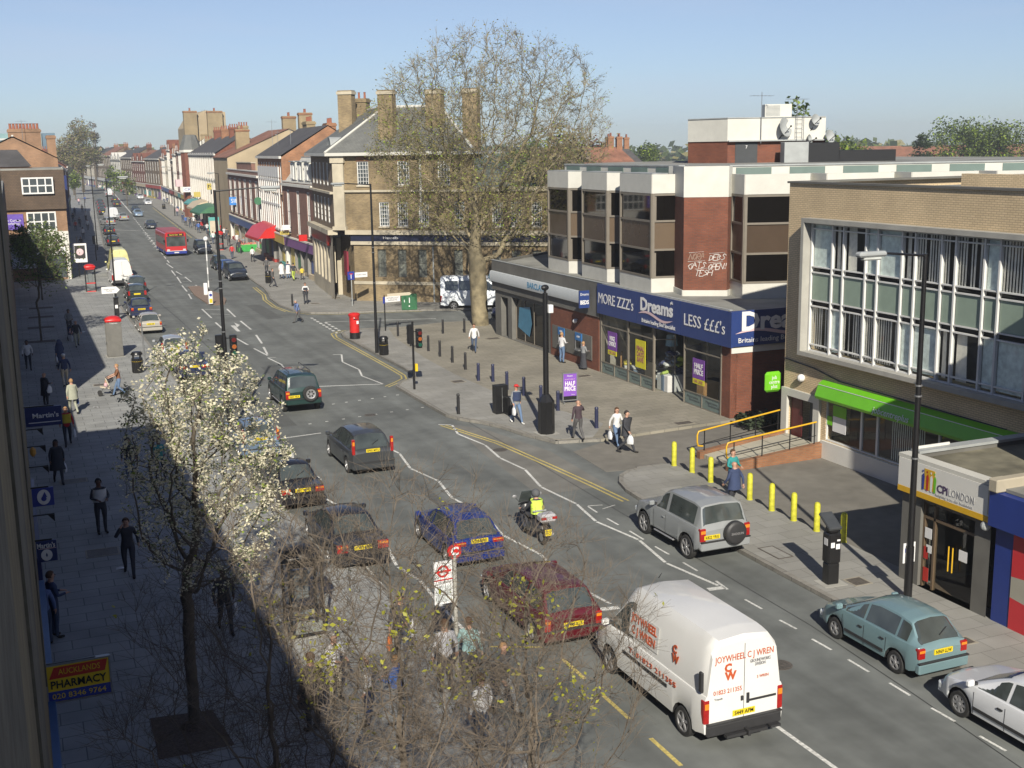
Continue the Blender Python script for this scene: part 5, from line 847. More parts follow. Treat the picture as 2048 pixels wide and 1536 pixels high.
part('wall', t, lambda m: m.add([(g0, gy, 0), (5.2, gy, 0), (5.2, gy, 11.9), (ax, gy, az2), (g0, gy, 10.9), (g0, gy + 13, 0), (5.2, gy + 13, 0), (5.2, gy + 13, 11.9), (ax, gy + 13, az2), (g0, gy + 13, 10.9)], [(0, 1, 2, 3, 4), (1, 6, 7, 2), (5, 9, 8, 7, 6), (0, 4, 9, 5)], M_odull)); part('roof', t, lambda m: (m.quad((5.4, gy - .2, 11.9), (5.4, gy + 13, 11.9), (ax, gy + 13, az2 + .15), (ax, gy - .2, az2 + .15), M_slated), m.quad((ax, gy - .2, az2 + .15), (ax, gy + 13, az2 + .15), (g0, gy + 13, 10.95), (g0, gy - .2, 10.95), M_tile), m.box(ax - .1, gy - .25, az2 + .1, ax + .1, gy + 13, az2 + .25, M_wpan)))
chim(t, 2.2, gy + 7, 11, 15.2, 3.4, 1.0, M_odull, 0, 0); chim(t, 4.75, gy + 2, 11, 14.4, .9, 1.2, M_odull, 0, 0)
for k in range(9): part('chimney_pot', t, lambda m: m.lathe([(.16, 15.2), (.13, 15.7), (.17, 15.8)], mat('chimney_pot', ()), 8, c=(.8 + .35 * k, gy + 7)))
b_ = thing('back_house', 'lower orange brick house with a slate roof left of the long gable', 'building', (0, 0, 0)); part('wall', b_, lambda m: m.prism([(-9, 131), (2.2, 131), (2.2, 138), (-9, 138)], 0, 11.2, M_odull)); part('roof', b_, lambda m: m.add([(-9.2, 130.8, 11.2), (2.4, 130.8, 11.2), (2.4, 138.1, 11.2), (-9.2, 138.1, 11.2), (-9.2, 134.5, 12.9), (1.2, 134.5, 12.9)], [(0, 1, 5, 4), (1, 2, 5), (2, 3, 4, 5)], M_slated))
t = thing('glass_tower', 'distant pale green glass office tower behind the left chimneys', 'building', (9, 700, 0)); 
part('tower', t, lambda m: (m.box(-22, 0, 0, 10, 22, 24, mat('tower_glass', (.25, .42, .42), .3, .2, .1)), m.box(4, -1, 0, 9, -.1, 24, M_wfar), m.box(10.5, -2, 0, 17, 16, 24, mat('tower_glass2', (.12, .2, .26), .3, .2, .1)))); part('bands', t, lambda m: [m.box(-22.2, -.3, 3 + 3.5 * k, 3.9, -.05, 3.9 + 3.5 * k, M_wfar) for k in range(6)])
yy = 152.5
nm3 = ['first shaded brick house beyond the orange gable', 'second shaded house on the left', 'pale fronted shaded house on the left', 'shaded brown house on the left', 'shaded red brick house on the left', 'far shaded house on the left', 'farther shaded house by the big bare trees', 'low shaded house under the trees', 'last but one shaded house on the left', 'last shaded house on the left']
for k in range(10):
    w_ = [12, 11, 13, 10, 14, 12, 13, 12, 14, 12][k]; x = lambda s: nc(s) - 11.6
    house(nm3[k], x(yy), yy, x(yy + w_), yy + w_, R7.uniform(9.2, 10.6), [M_brickd, M_brick, M_wfar, M_brickd, M_brick][k % 5], 2, 3, 0, 'pitch', M_tile if k % 2 else M_slated, None, 9, chims=1, sub=False, grp='shaded houses on the left side'); yy += w_ + .05
b = thing('banner', 'tall black vertical banner reading ENGLISH on the shaded left houses', 'banner', (6.0, 158, 3.6)); part('cloth', b, lambda m: m.box(-.75, -.06, 0, .75, .06, 6.2, M_navy2)); text('ENGLISH', 1.0, b, M_wl, T(0, -.09, 3.1) @ RY(pi / 2), width=5.4, bold=.02)
b = thing('hanging_sign', 'white framed square picture sign on a post on the left pavement', 'sign', (6.1, 127.5, 0)); part('post', b, lambda m: m.cyl((-.2, .1, 0), (-.2, .1, 4.2), .05, .05, M_black)); part('panel', b, lambda m: (m.box(-.65, -.08, 1.6, .65, .08, 3.5, M_wl), m.box(-.5, -.1, 2.0, .5, -.081, 3.3, M_dark))); part('picture', b, lambda m: m.ball((0, -.12, 2.65), .35, M_pink, 8, 6, (1, .1, 1)))
# houses beyond the office roof on the right horizon
for k, (px, w_, lb, mt) in enumerate(((1165, 14, 'leftmost far brick house with a hip roof over the office parapet', M_tile), (1225, 13, 'far house with two chimneys over the office parapet', M_tile), (1262, 9, 'far small white gabled house over the office parapet', M_slated), (1300, 12, 'far grey roofed house over the office parapet', M_slated), (1352, 12, 'far house just left of the roof-top plant room', M_slated))):
    q = atY(px, 300, 170.); t = thing('distant_house', lb, 'building', (q.x, 170 + k * 6, 0), -.35, 'houses on the right horizon')
    part('wall', t, lambda m: m.box(-w_ / 2, 0, 0, w_ / 2, 9, 9.4, M_brick if k % 2 else M_brickd)); part('roof', t, lambda m: m.add([(-w_ / 2 - .3, -.3, 9.4), (w_ / 2 + .3, -.3, 9.4), (w_ / 2 + .3, 9.3, 9.4), (-w_ / 2 - .3, 9.3, 9.4), (-w_ / 2 + 2, 4.5, 12.1), (w_ / 2 - 2, 4.5, 12.1)], [(0, 1, 5, 4), (1, 2, 5), (2, 3, 4, 5), (3, 0, 4)], mt)); chim(t, w_ / 2 - 2, 4.5, 10, 13.8, .9, 1.4, M_orange, 0, 3)
for k, (px, py, s_, h_, lb) in enumerate(((410, 235, 250, 2.6, 'aerial on the tall sandy block'), (545, 282, 140, 3.4, 'tall aerial behind the orange gable'), (556, 290, 136, 2.6, 'lower aerial behind the orange gable'), (582, 292, 128, 2.8, 'aerial between the orange gable and the bank'), (44, 262, 144, 2.2, 'thin aerial above the left chimney pots'))): q = atY(px, py, s_); aerial(lb, (q.x, s_, q.z - 1.0), h_, 5, .6 * k)
# ================================================================= vehicles
M_tyre = mat('tyre', (.022, .022, .022), .8, .15, 8); M_trim = mat('black_trim', (.03, .03, .032), .55, .1, 6); M_rim = mat('alloy', (.45, .45, .46), .35, .08, 5, metal=.5)
M_cg = mat('car_glass', (.045, .054, .053), .05, .35, 1.5, spec=.9); M_tl = mat('tail_red', (.36, .012, .01), .2, .1, 9, coat=.6); M_am = mat('amber_lens', (.75, .25, .02), .2, 0, coat=.5); M_hl = mat('headlamp', (.62, .66, .68), .12, .1, 9, coat=1)
M_py = mat('plate_yellow', (.80, .62, .02), .4, 0); M_pw = mat('plate_white', (.75, .75, .72), .4, 0); M_seat = mat('car_seat', (.09, .09, .095), .8)
def paint(n_, c_, metal=.25, r=.35): return mat('paint_' + n_, c_, r, .04, 1.2, metal=metal, coat=.7)
def lin(P, y):
    if y <= P[0][0]: return P[0][1]
    for a, b in zip(P[:-1], P[1:]):
        if y <= b[0]: return a[1] + (b[1] - a[1]) * (y - a[0]) / max(1e-6, b[0] - a[0])
    return P[-1][1]
def vehicle(name, label, cat, pm, L, W, top, belt, wins, wheels, R=.30, zb=.2, plan=None, doors=(), ws_glass=None, rw_glass=None, plate='AB12 CDE', tl=None, bump=None, tumb=.36, rails=False, spare=None, arch=None, rnd=0, mould=False, hub=None, group=None, pmat=None, spokes=5, mid=.5, handles=True, wiper=True, hl=True, front_plate=True, fine=True, tlz=(.55, .9), roofm=None, windows2=None):
    t = thing(name, label, cat, (0, 0, 0), 0, group); plan = plan or [(-L / 2, .90), (-L / 2 + .25, .98), (-L / 2 + .7, 1), (L / 2 - 1.0, 1), (L / 2 - .35, .93), (L / 2 - .1, .82), (L / 2, .72)]
    ar = arch or R + .075
    def sec(y):
        w = W / 2 * lin(plan, y); zs = lin(belt, y); zt = max(lin(top, y), zs + .01); h = zt - zs; b = zb + (.06 if y > L / 2 - .2 or y < -L / 2 + .15 else 0)
        a = b
        for yw in wheels:
            if abs(y - yw) < ar: a = max(a, R + sqrt(ar * ar - (y - yw) ** 2) * .98)
        wr = w - .09 - tumb * h if h > .15 else w - .1
        z7 = max(zs + .012, zt - .07 - rnd * min(1, h)); z8 = max(zs + .02, zt - .015 - rnd * .12); zc = zt + .02
        return [(0, b), (w - .27, b), (w - .26, a), (w - .02, a if a > b else b + .07), (w, max(zs * mid, a + .05)), (w - .015, max(zs - .09, a + .09)), (w - .05, zs), (w - .075, zs + .008), (wr, z7), (wr - .13 - rnd * .25, z8), (0, zc)]
    ys = {-L / 2, L / 2, -L / 2 + .06, L / 2 - .05}
    for P in (top, belt, plan): ys |= {p[0] for p in P}
    for yw in wheels:
        for k in range(9): ys.add(yw + ar * .999 * cos(pi * k / 8))
        ys |= {yw - ar - .01, yw + ar + .01}
    ys = sorted(y for y in ys if -L / 2 <= y <= L / 2); m = MB(); rows = []
    for y in ys:
        s = sec(y); rows.append([(x, y, z) for x, z in s] + [(-x, y, z) for x, z in s[-2:0:-1]])
    n_ = len(rows[0]); vs = [p for r_ in rows for p in r_]; N_ = n_
    body, under = [], []
    for i in range(len(rows) - 1):
        for k in range(n_):
            f = (i * n_ + k, (i + 1) * n_ + k, (i + 1) * n_ + (k + 1) % n_, i * n_ + (k + 1) % n_)
            (under if k in (0, 1, 2, n_ - 1, n_ - 2, n_ - 3) else body).append(f)
    m.add(vs, body, pm); m.add(vs, under, M_trim); m.add(rows[0], [tuple(range(n_))], pm); m.add(rows[-1], [tuple(range(n_ - 1, -1, -1))], pm)
    # shut lines and side moulding lie in the body
    def side(y, v, off=.004):  # v: 0 sill .. 1 belt
        s = sec(y); a, b_, c = s[3], s[4], s[5]
        q = v * 2; p = (a[0] + (b_[0] - a[0]) * q, a[1] + (b_[1] - a[1]) * q) if q < 1 else (b_[0] + (c[0] - b_[0]) * (q - 1), b_[1] + (c[1] - b_[1]) * (q - 1)); return p[0] + off, p[1]
    for y in doors:
        for sg in (1, -1):
            P = [side(y, v) for v in (.05, .5, 1)]; m.add([(sg * x, y + o, z) for o in (-.008, .008) for x, z in P], [(0, 1, 4, 3), (1, 2, 5, 4)] if sg > 0 else [(3, 4, 1, 0), (4, 5, 2, 1)], M_trim)
    if mould:
        y0, y1 = wheels[0] + ar + .05, wheels[1] - ar - .05
        for sg in (1, -1):
            x, z = side((y0 + y1) / 2, .45); m.box(sg * (x - .03), y0, z - .035, sg * (x + .012), y1, z + .035, M_trim)
    m.build('body', t, 42)
    # glass
    for (ya, yb) in wins:
        for sg in (1, -1):
            a = MB(); k = 7; rr = []
            for i in range(k + 1):
                y = ya + (yb - ya) * i / k; s = sec(y); p6, p7 = s[7], s[8]
                rr.append([(sg * (p6[0] + (p7[0] - p6[0]) * v + .008), y, p6[1] + (p7[1] - p6[1]) * v) for v in (.07, .92)])
            a.add([p for r_ in rr for p in r_], [(2 * i, 2 * i + 1, 2 * i + 3, 2 * i + 2) if sg < 0 else (2 * i, 2 * i + 2, 2 * i + 3, 2 * i + 1) for i in range(k)], M_cg); a.build('side_window', t)
    for nm, G_ in (('windscreen', ws_glass), ('rear_window', rw_glass)):
        if not G_: continue
        ya, yb = G_; a = MB(); k = 5; rr = []; dn = 1 if nm == 'windscreen' else -1
        for i in range(k + 1):
            y = ya + (yb - ya) * i / k; s = sec(y); c = [s[8], s[9], s[10]]
            q = [(-c[0][0] * .93, c[0][1]), (-c[1][0], c[1][1]), (0, c[2][1]), (c[1][0], c[1][1]), (c[0][0] * .93, c[0][1])]; rr.append([(x, y + dn * .008, z + .007) for x, z in q])
        a.add([p for r_ in rr for p in r_], [(5 * i + j, 5 * i + j + 1, 5 * i + j + 6, 5 * i + j + 5) for i in range(k) for j in range(4)], M_cg); g_ = a.build(nm, t)
        if nm == 'rear_window' and wiper and fine: y = ya + (yb - ya) * .2; s = sec(y); part('wiper', g_, lambda m: m.cyl((0, y - .03, s[10][1] + .01), (.28, y - .02 + (yb - ya) * .2, sec(y + (yb - ya) * .3)[10][1] + .02), .012, .008, M_trim, 4))
    # wheels
    for yw in wheels:
        for sg in (1, -1):
            c = W / 2 - .115; a = MB(T(sg * c, yw, R) @ RY(sg * pi / 2)); a.lathe([(R - .09, -.1), (R - .02, -.095), (R, -.06), (R, .06), (R - .02, .092), (R - .09, .1), (R - .11, .06)], M_tyre, 20); w_ = a.build('wheel', t, 40)
            a = MB(T(sg * c, yw, R) @ RY(sg * pi / 2)); a.lathe([(R - .1, .03), (R - .1, .085), (R - .125, .09), (R - .13, .05), (.01, .05)], hub or M_rim, 18); a.lathe([(.06, .05), (.05, .1), (.01, .105)], hub or M_rim, 8)
            for k in range(spokes): a.push(RZ(2 * pi * k / spokes)).box(.03, -.028, .055, R - .115, .028, .088, hub or M_rim); a.pop()
            for k in range(spokes): a.push(RZ(2 * pi * (k + .5) / spokes)).add([(.07, -.02, .052), (R - .14, -.055, .052), (R - .14, .055, .052), (.07, .02, .052)], [(0, 1, 2, 3)], M_tyre); a.pop()
            a.build('rim', w_, 40)
    # lamps, plates, bumpers, mirrors
    z0, z1 = tlz; s = sec(-L / 2 + .06); tw = tl or .2
    for sg in (1, -1):
        x1 = W / 2 * lin(plan, -L / 2) + .004
        def lampf(m): m.box(sg * (x1 - tw), -L / 2 - .014, z0, sg * (x1 + .0), -L / 2 + .13, z1, M_tl, .02)
        o = part('tail_light', t, lampf)
        part('indicator', o, lambda m: m.box(sg * (x1 - tw + .02), -L / 2 - .018, z0 + (z1 - z0) * .62, sg * (x1 - .02), -L / 2 - .013, z0 + (z1 - z0) * .86, M_am)) if fine else None
        if hl:
            xf = W / 2 * lin(plan, L / 2 - .1); zf = lin(belt, L / 2 - .1); part('headlight', t, lambda m: m.box(sg * (xf - .34), L / 2 - .16, zf - .22, sg * (xf + .004), L / 2 - .0, zf - .05, M_hl, .03))
        if not fine and L > 6: continue
        ym = lin([(0, 0)], 0) + (ws_glass[0] - .1 if ws_glass else L * .25); sm = sec(ym); xm = sm[7][0]; zm = sm[7][1] + .05
        part('door_mirror', t, lambda m: (m.box(sg * (xm - .03), ym - .04, zm, sg * (xm + .08), ym + .04, zm + .06, M_trim), m.box(sg * (xm + .06), ym - .06, zm - .01, sg * (xm + .24), ym + .06, zm + .14, pmat or pm, .03)))
        if handles and fine:
            for y in doors[:-1]:
                x, z = side(y + .1, .93); part('door_handle', t, lambda m: m.box(sg * (x - .01), y + .06, z - .04, sg * (x + .022), y + .2, z - .005, pm if not mould else M_trim))
    bm = bump or pm; wb_ = W * .46
    part('rear_bumper', t, lambda m: m.box(-wb_, -L / 2 - .07, zb + .06, wb_, -L / 2 + .1, zb + .32, bm, .035)); part('bumper_strip', t, lambda m: m.box(-wb_, -L / 2 - .078, zb + .315, wb_, -L / 2 - .0, zb + .345, M_trim)); part('front_bumper', t, lambda m: m.box(-wb_ * .86, L / 2 - .12, zb + .04, wb_ * .86, L / 2 + .05, zb + .3, bm, .035))
    if hl: part('grille', t, lambda m: m.box(-W * .17, L / 2 - .02, zb + .33, W * .17, L / 2 + .012, zb + .45, M_trim))
    zp = tlz[0] - .02 + .08
    xo = -W * .25 if spare else 0
    if plate:
        o = part('number_plate', t, lambda m: m.box(xo - .27, -L / 2 - .02, zp, xo + .27, -L / 2 + .02, zp + .125, M_py)); 
        if fine: text(plate, .12, o, M_black, T(xo, -L / 2 - .024, zp + .06), width=.46, ext=.001, bold=.002)
        if front_plate: o = part('number_plate', t, lambda m: m.box(-.26, L / 2 + .045, zb + .14, .26, L / 2 + .06, zb + .25, M_pw))
    if rails:
        for sg in (1, -1):
            y0, y1 = rails; x = sec((y0 + y1) / 2)[9][0] - .02; z = lin(top, (y0 + y1) / 2) + .02; part('roof_rail', t, lambda m: m.tube([(sg * x, y0, z - .01), (sg * x, y0 + .1, z + .06), (sg * x, y1 - .1, z + .06), (sg * x, y1, z - .01)], .018, M_trim, 5))
    if spare:
        x, z, r_, cov = spare; a = MB(T(x, -L / 2 - .13, z) @ RX(pi / 2)); a.lathe([(r_ * .6, -.11), (r_ - .03, -.11), (r_, -.07), (r_, .07), (r_ - .04, .115), (r_ * .75, .13 if cov else .11), (.02, .13 if cov else .06)], M_trim if cov else M_tyre, 26); o = a.build('spare_wheel', t, 35)
        if cov: text('SHOGUN', .1, o, M_rim, T(x, -L / 2 - .27, z), width=.42, bold=.002, ext=.001)
        else: a = MB(T(x, -L / 2 - .13, z) @ RX(pi / 2)); a.lathe([(r_ * .62, .07), (r_ * .62, .115), (r_ * .5, .1), (.02, .1)], M_rim, 20); [a.push(RZ(k * pi / 3)).box(r_ * .2, -.04, .101, r_ * .45, .04, .106, M_tyre) or a.pop() for k in range(6)]; a.build('rim', o, 40)
    return t
def hatch(label, pm, L=3.9, W=1.66, H=1.45, x=0, y=0, rz=0, z=0, plate='KX04 WTR', steep=.35, tlz=(.55, .92), tl=.2, name='parked_car', cat='car', hood=.95, rw0=.2, fine=True, group='cars along the street', mould=False, bump=None, hub=None, rails=False, spokes=5, kind='hatch', R=.3):
    b = H * .615; h2 = L / 2
    if kind == 'hatch':
        top = [(-h2, b * .9), (-h2 + .07, b + .03), (-h2 + .07 + steep, H - .06), (-h2 + .9, H), (h2 - hood - 1.35, H), (h2 - hood - .95, H - .07), (h2 - hood - .05, b + .02), (h2 - .3, b - .12), (h2 - .06, b - .22), (h2, .5)]
        belt = [(-h2, b * .86), (-h2 + .06, b), (h2 - hood, b - .02), (h2 - .3, b - .16), (h2, .46)]
        rg = (-h2 + .1, -h2 + .05 + steep); wn = [(-h2 + .45, -h2 + .85), (-h2 + .92, -.05 + h2 * 0), (.03, h2 - hood - .3)] if L > 3.8 else [(-h2 + .42, -h2 + .75), (-h2 + .82, -.0), (.08, h2 - hood - .3)]
    elif kind == 'estate':
        top = [(-h2, b * .9), (-h2 + .07, b + .03), (-h2 + .07 + steep, H - .06), (-h2 + .8, H), (h2 - hood - 1.35, H), (h2 - hood - .95, H - .07), (h2 - hood - .05, b + .02), (h2 - .3, b - .12), (h2 - .06, b - .22), (h2, .5)]
        belt = [(-h2, b * .86), (-h2 + .06, b), (h2 - hood, b - .02), (h2 - .3, b - .16), (h2, .46)]
        rg = (-h2 + .1, -h2 + .05 + steep); wn = [(-h2 + .5, -h2 + 1.25), (-h2 + 1.33, -.1), (-.02, h2 - hood - .3)]
    else:  # saloon
        top = [(-h2, b - .05), (-h2 + .06, b + .04), (-h2 + .75, b + .06), (-h2 + 1.35, H - .06), (-h2 + 1.7, H), (h2 - hood - 1.35, H), (h2 - hood - .95, H - .07), (h2 - hood - .05, b + .02), (h2 - .3, b - .12), (h2 - .06, b - .22), (h2, .5)]
        belt = [(-h2, b - .06), (-h2 + .06, b + .015), (-h2 + 1, b), (h2 - hood, b - .02), (h2 - .3, b - .16), (h2, .46)]
        rg = (-h2 + .8, -h2 + 1.33); wn = [(-h2 + 1.2, -.15), (-.07, h2 - hood - .3)]
    ft = (h2 - hood - .12, h2 - hood - .93)
    d = (-h2 + 1.05, -.02, h2 - hood - .25) if kind != 'saloon' else (-h2 + 1.2, -.1, h2 - hood - .25)
    t = vehicle(name, label, cat, pm, L, W, top, belt, wn, (-h2 + .72 if kind != 'saloon' else -h2 + .95, h2 - .78), R, .19, None, d, (ft[1], ft[0])[::-1], rg, plate, tl, bump, .36, rails, tlz=tlz, fine=fine, group=group, mould=mould, hub=hub, spokes=spokes)
    t.location = (x, y, z); t.rotation_euler = (0, 0, rz); return t
GC = 'cars along the near street'
p_micra = paint('pale_teal', (.21, .33, .36)); p_white = mat('paint_white', (.74, .76, .79), .3, .03, 1.5, coat=.7)
hatch('pale metallic teal hatchback parked at the right kerb before the parking meter', p_micra, 3.72, 1.58, 1.43, 18.98, 21.7, 0, plate='N969 LLW', steep=.42, tlz=(.6, .86), hood=.82, group=GC, mould=True, R=.28)
hatch('white hatchback cut off by the bottom right corner of the picture', p_white, 4.1, 1.7, 1.42, 18.83, 17.0, 0, plate='V112 KOP', hood=.95, group=GC, mould=True, hub=M_rim, spokes=8, R=.3)
hatch('dark red estate car with a sunroof in the near lane behind the white van', paint('wine', (.12, .008, .016)), 4.55, 1.76, 1.47, 12.02, 27.35, 0, kind='estate', steep=.38, plate='W443 KLP', tlz=(.5, .85), tl=.18, hood=1.1, group=GC, R=.31)
hatch('bright blue hatchback beside the motor scooter', paint('royal_blue', (.012, .035, .22)), 4.15, 1.72, 1.43, 11.98, 33.5, 0, plate='V798 HNO', steep=.5, tlz=(.72, .86), tl=.36, hood=.98, group=GC)
hatch('very dark saloon with red lamps under the bare twigs in the left lane', paint('ink', (.016, .018, .026)), 4.5, 1.74, 1.42, 8.75, 34.9, 0, kind='saloon', plate='Y202 LPE', tlz=(.62, .88), tl=.34, group=GC)
hatch('black saloon with a white patch on its boot, second in the left lane', paint('black', (.014, .013, .016)), 4.2, 1.66, 1.38, 8.5, 41.5, 0, kind='saloon', plate='J817 MVE', tlz=(.62, .82), tl=.32, group=GC)
hatch('pale blue hatchback with tall red lamps under the blossom tree', paint('sky_blue', (.16, .23, .33)), 3.95, 1.68, 1.48, 8.5, 48.8, 0, plate='KN05 MPX', steep=.4, tlz=(.8, 1.35), tl=.12, group=GC)
hatch('dark grey tall hatchback with red and white lamps in the middle lane', paint('graphite', (.055, .06, .065)), 4.3, 1.82, 1.6, 12.02, 44.95, 0, plate='EP05 MTU', steep=.42, tlz=(.85, 1.45), tl=.12, group=GC, R=.32)
hatch('navy saloon peeping out above the blossom in the left lane', paint('navy', (.02, .03, .09)), 4.45, 1.74, 1.42, 8.55, 67.9, 0, kind='saloon', plate='AE51 LNT', tlz=(.68, .86), tl=.4, group=GC)
hatch('silver tall hatchback parked on the left above the navy saloon', paint('silver', (.42, .44, .46)), 3.85, 1.66, 1.56, 8.25, 73.6, 0, plate='LB53 XKE', tlz=(.8, 1.3), tl=.12, group=GC)
hatch('small round beige hatchback on the left before the beacon', paint('champagne', (.50, .47, .41)), 3.62, 1.64, 1.4, 8.25, 86.4, 0, plate='YR02 OEF', tlz=(.6, .85), tl=.14, group=GC)
hatch('dark blue saloon parked in front of the beige hatchback', paint('navy', ()), 4.3, 1.7, 1.4, 8.5, 95.2, 0, kind='saloon', plate='R640 GLA', tlz=(.62, .86), group=GC)
hatch('dark green hatchback with a yellow plate parked before the white van', paint('bottle', (.02, .035, .035)), 4.1, 1.7, 1.42, 9.25, 106.2, 0, plate='T83 KXO', group=GC, fine=False)
hatch('dark estate parked ahead of the dark green hatchback', paint('slate_car', (.05, .07, .08)), 4.3, 1.72, 1.45, 9.9, 113, 0, kind='estate', group=GC, fine=False)
# off-roaders
def suv(label, pm, L, W, H, x, y, rz=0, spare=None, wheels=None, R=.37, plate='', rails=None, short=True, bump=None, fine=True, tlz=(.72, 1.12), group=GC):
    h2 = L / 2; b = 1.12; top = [(-h2, 1.05), (-h2 + .06, b + .06), (-h2 + .28, H - .07), (-h2 + .6, H), (h2 - 2.15, H - .01), (h2 - 1.85, H - .1), (h2 - 1.3, b + .03), (h2 - .3, b - .1), (h2 - .04, b - .22), (h2, .75)]
    belt = [(-h2, 1.0), (-h2 + .06, b), (h2 - 1.3, b), (h2 - .3, b - .13), (h2, .7)]
    wn = [(-h2 + .42, -.18), (-.02, h2 - 1.5)] if short else [(-h2 + .4, -h2 + 1.1), (-h2 + 1.2, -.12), (-.02, h2 - 1.5)]
    t = vehicle('parked_car', label, 'car', pm, L, W, top, belt, wn, wheels or (-h2 + .8, h2 - .75), R, .38, [(-h2, .93), (-h2 + .2, .99), (h2 - .8, 1), (h2 - .2, .93), (h2, .84)], (-.08, h2 - 1.4) if short else (-h2 + 1.15, -.06, h2 - 1.4), (h2 - 1.33, h2 - 1.82), (-h2 + .08, -h2 + .26), plate, .2, bump, .22, rails, spare, R + .1, tlz=tlz, fine=fine, group=group, wiper=False, spokes=6)
    x0 = W / 2 - .06; part('side_step', t, lambda m: m.box(-x0 - .05, -h2 + 1.5, .33, -x0 + .12, h2 - 1.4, .38, M_rim, .02)); part('side_step', t, lambda m: m.box(x0 - .12, -h2 + 1.5, .33, x0 + .05, h2 - 1.4, .38, M_rim, .02)); t.location = (x, y, 0); t.rotation_euler = (0, 0, rz); return t
suv('silver three door off-roader with a covered spare wheel at the right kerb', paint('silver_warm', (.36, .38, .39)), 4.1, 1.86, 1.84, 18.82, 30.8, 0, (.26, .92, .36, True), (-1.3, 1.32), plate='K822 YRG')
suv('dark green off-roader with an open spare wheel waiting at the crossing', paint('racing_green', (.012, .045, .04)), 4.55, 1.84, 1.86, 12.1, 57.1, 0, (.3, .95, .37, False), plate='R641 HLK', rails=(-1.6, .9), short=False)
# vans
def van(label, pm, L, W, H, x, y, rz=0, name='van', cat='van', plate='S449 APM', wins=(), hood=.85, R=.33, wheels=None, fine=True, rear='doors', tlz=(.62, 1.15), bump=None, group=None, tumb=.13, b=1.22, z0=.28):
    h2 = L / 2; top = [(-h2, H - .14), (-h2 + .07, H - .04), (-h2 + .5, H), (h2 - hood - 1.0, H), (h2 - hood - .75, H - .09), (h2 - hood + .1, b + .04), (h2 - .25, b - .2), (h2 - .05, b - .36), (h2, .6)]
    belt = [(-h2, b), (h2 - hood, b - .02), (h2 - .25, b - .24), (h2, .56)]
    t = vehicle(name, label, cat, pm, L, W, top, belt, [(h2 - hood - 1.15, h2 - hood - .1)] + list(wins), wheels or (-h2 + 1.0, h2 - .85), R, z0, [(-h2, .97), (-h2 + .3, 1), (h2 - .8, 1), (h2 - .2, .92), (h2, .82)], (h2 - hood - 1.35, h2 - hood + .05), (h2 - hood + .03, h2 - hood - .7), None, plate, .14, bump or M_trim, tumb, tlz=tlz, fine=fine, group=group, hub=M_rim, wiper=False, handles=False, rnd=.2)
    part('rear_door_seam', t, lambda m: (m.box(-.006, -h2 - .004, z0 + .35, .006, -h2 - .001, H - .2, M_trim), m.box(-.08, -h2 - .03, 1.0, -.03, -h2 - .003, 1.1, M_trim), m.box(.06, -h2 - .03, .92, .12, -h2 - .003, 1.14, M_trim), m.box(.1, -h2 - .012, .94, W * .4, -h2 - .003, .99, M_trim)))
    t.location = (x, y, 0); t.rotation_euler = (0, 0, rz); return t
M_vanw = mat('paint_van_white', (.80, .80, .78), .35, .03, 1.2, coat=.4, stain=.06)
v = van('white panel van lettered JOYWHEEL C J WREN in red in the near lane', M_vanw, 5.1, 1.98, 2.45, 13.1, 21.75, 0, wheels=(-1.72, 1.62), tumb=.09)
M_vr = mat('van_lettering_red', (.55, .10, .03), .5, .05, 6); M_vd = mat('van_lettering_grey', (.2, .2, .22), .6)
ry = -2.56
text('JOYWHEEL C J WREN', .2, v, M_vr, T(.0, ry, 1.98), width=1.42); text('C', .24, v, M_vr, T(-.40, ry, 1.77), bold=.012); text('W', .24, v, M_vr, T(-.34, ry, 1.59), bold=.012); text('01823 211355', .14, v, M_vr, T(-.4, ry, 1.27), width=.68); text('GROUNDWORKS\nDIVISION', .1, v, M_vd, T(.38, ry, 1.78), width=.5); text('S WREN', .09, v, M_vr, T(.45, ry, 1.45), width=.28); text('Transit', .07, v, M_vd, T(-.62, ry, 1.13), width=.2)
LS = T(-.99, 0, 0) @ RZ(-pi / 2)
part('side_panel_lines', v, lambda m: (m.box(-.25, -.004, .95, -.24, 0.0, 1.2, M_trim), [m.box(a_, -.01, .83, b_, .01, .9, M_trim) for a_, b_ in ((-.9, 1.1),)]), LS)
tb = T(-.925, 0, 1.23) @ RZ(-pi / 2) @ RX(-.10)
part('sign_panel', v, lambda m: m.box(-.75, -.004, .12, .55, 0, .72, M_vanw), tb)
text('JOYWHEEL', .27, v, M_vr, tb @ T(-.1, -.01, .56), width=1.15, bold=.006); text('C J WREN', .27, v, M_vr, tb @ T(-.1, -.01, .28), width=1.05, bold=.006)
text('C', .24, v, M_vr, tb @ T(1.25, -.01, .52), bold=.012); text('W', .24, v, M_vr, tb @ T(1.3, -.01, .32), bold=.012); text('T: 01823 211355', .17, v, M_vr, LS @ T(.45, -.008, 1.03), width=2.1)
part('side_light', v, lambda m: m.box(-1.0, -2.5, 1.3, -.93, -2.38, 1.75, M_trim, .02)); part('tow_bar', v, lambda m: (m.box(-.5, -2.72, .3, .5, -2.6, .36, M_trim), m.box(-.03, -2.8, .3, .03, -2.6, .42, M_trim), m.box(.55, -2.75, .33, .8, -2.6, .38, M_trim)))
part('aerial', v, lambda m: m.cyl((0, 1.0, 2.45), (.02, .9, 2.6), .012, .006, M_trim, 4))
van('white van with a ladder figure on its back doors, parked on the left', M_vanw, 5.2, 2.0, 2.55, 9.2, 119.6, 0, plate='', fine=False); van('yellow and white high roofed van parked beyond the white van', mat('paint_yellow_van', (.78, .75, .35), .4, .2, 2, coat=.3), 5.6, 2.05, 2.9, 9.75, 128, 0, plate='', fine=False)
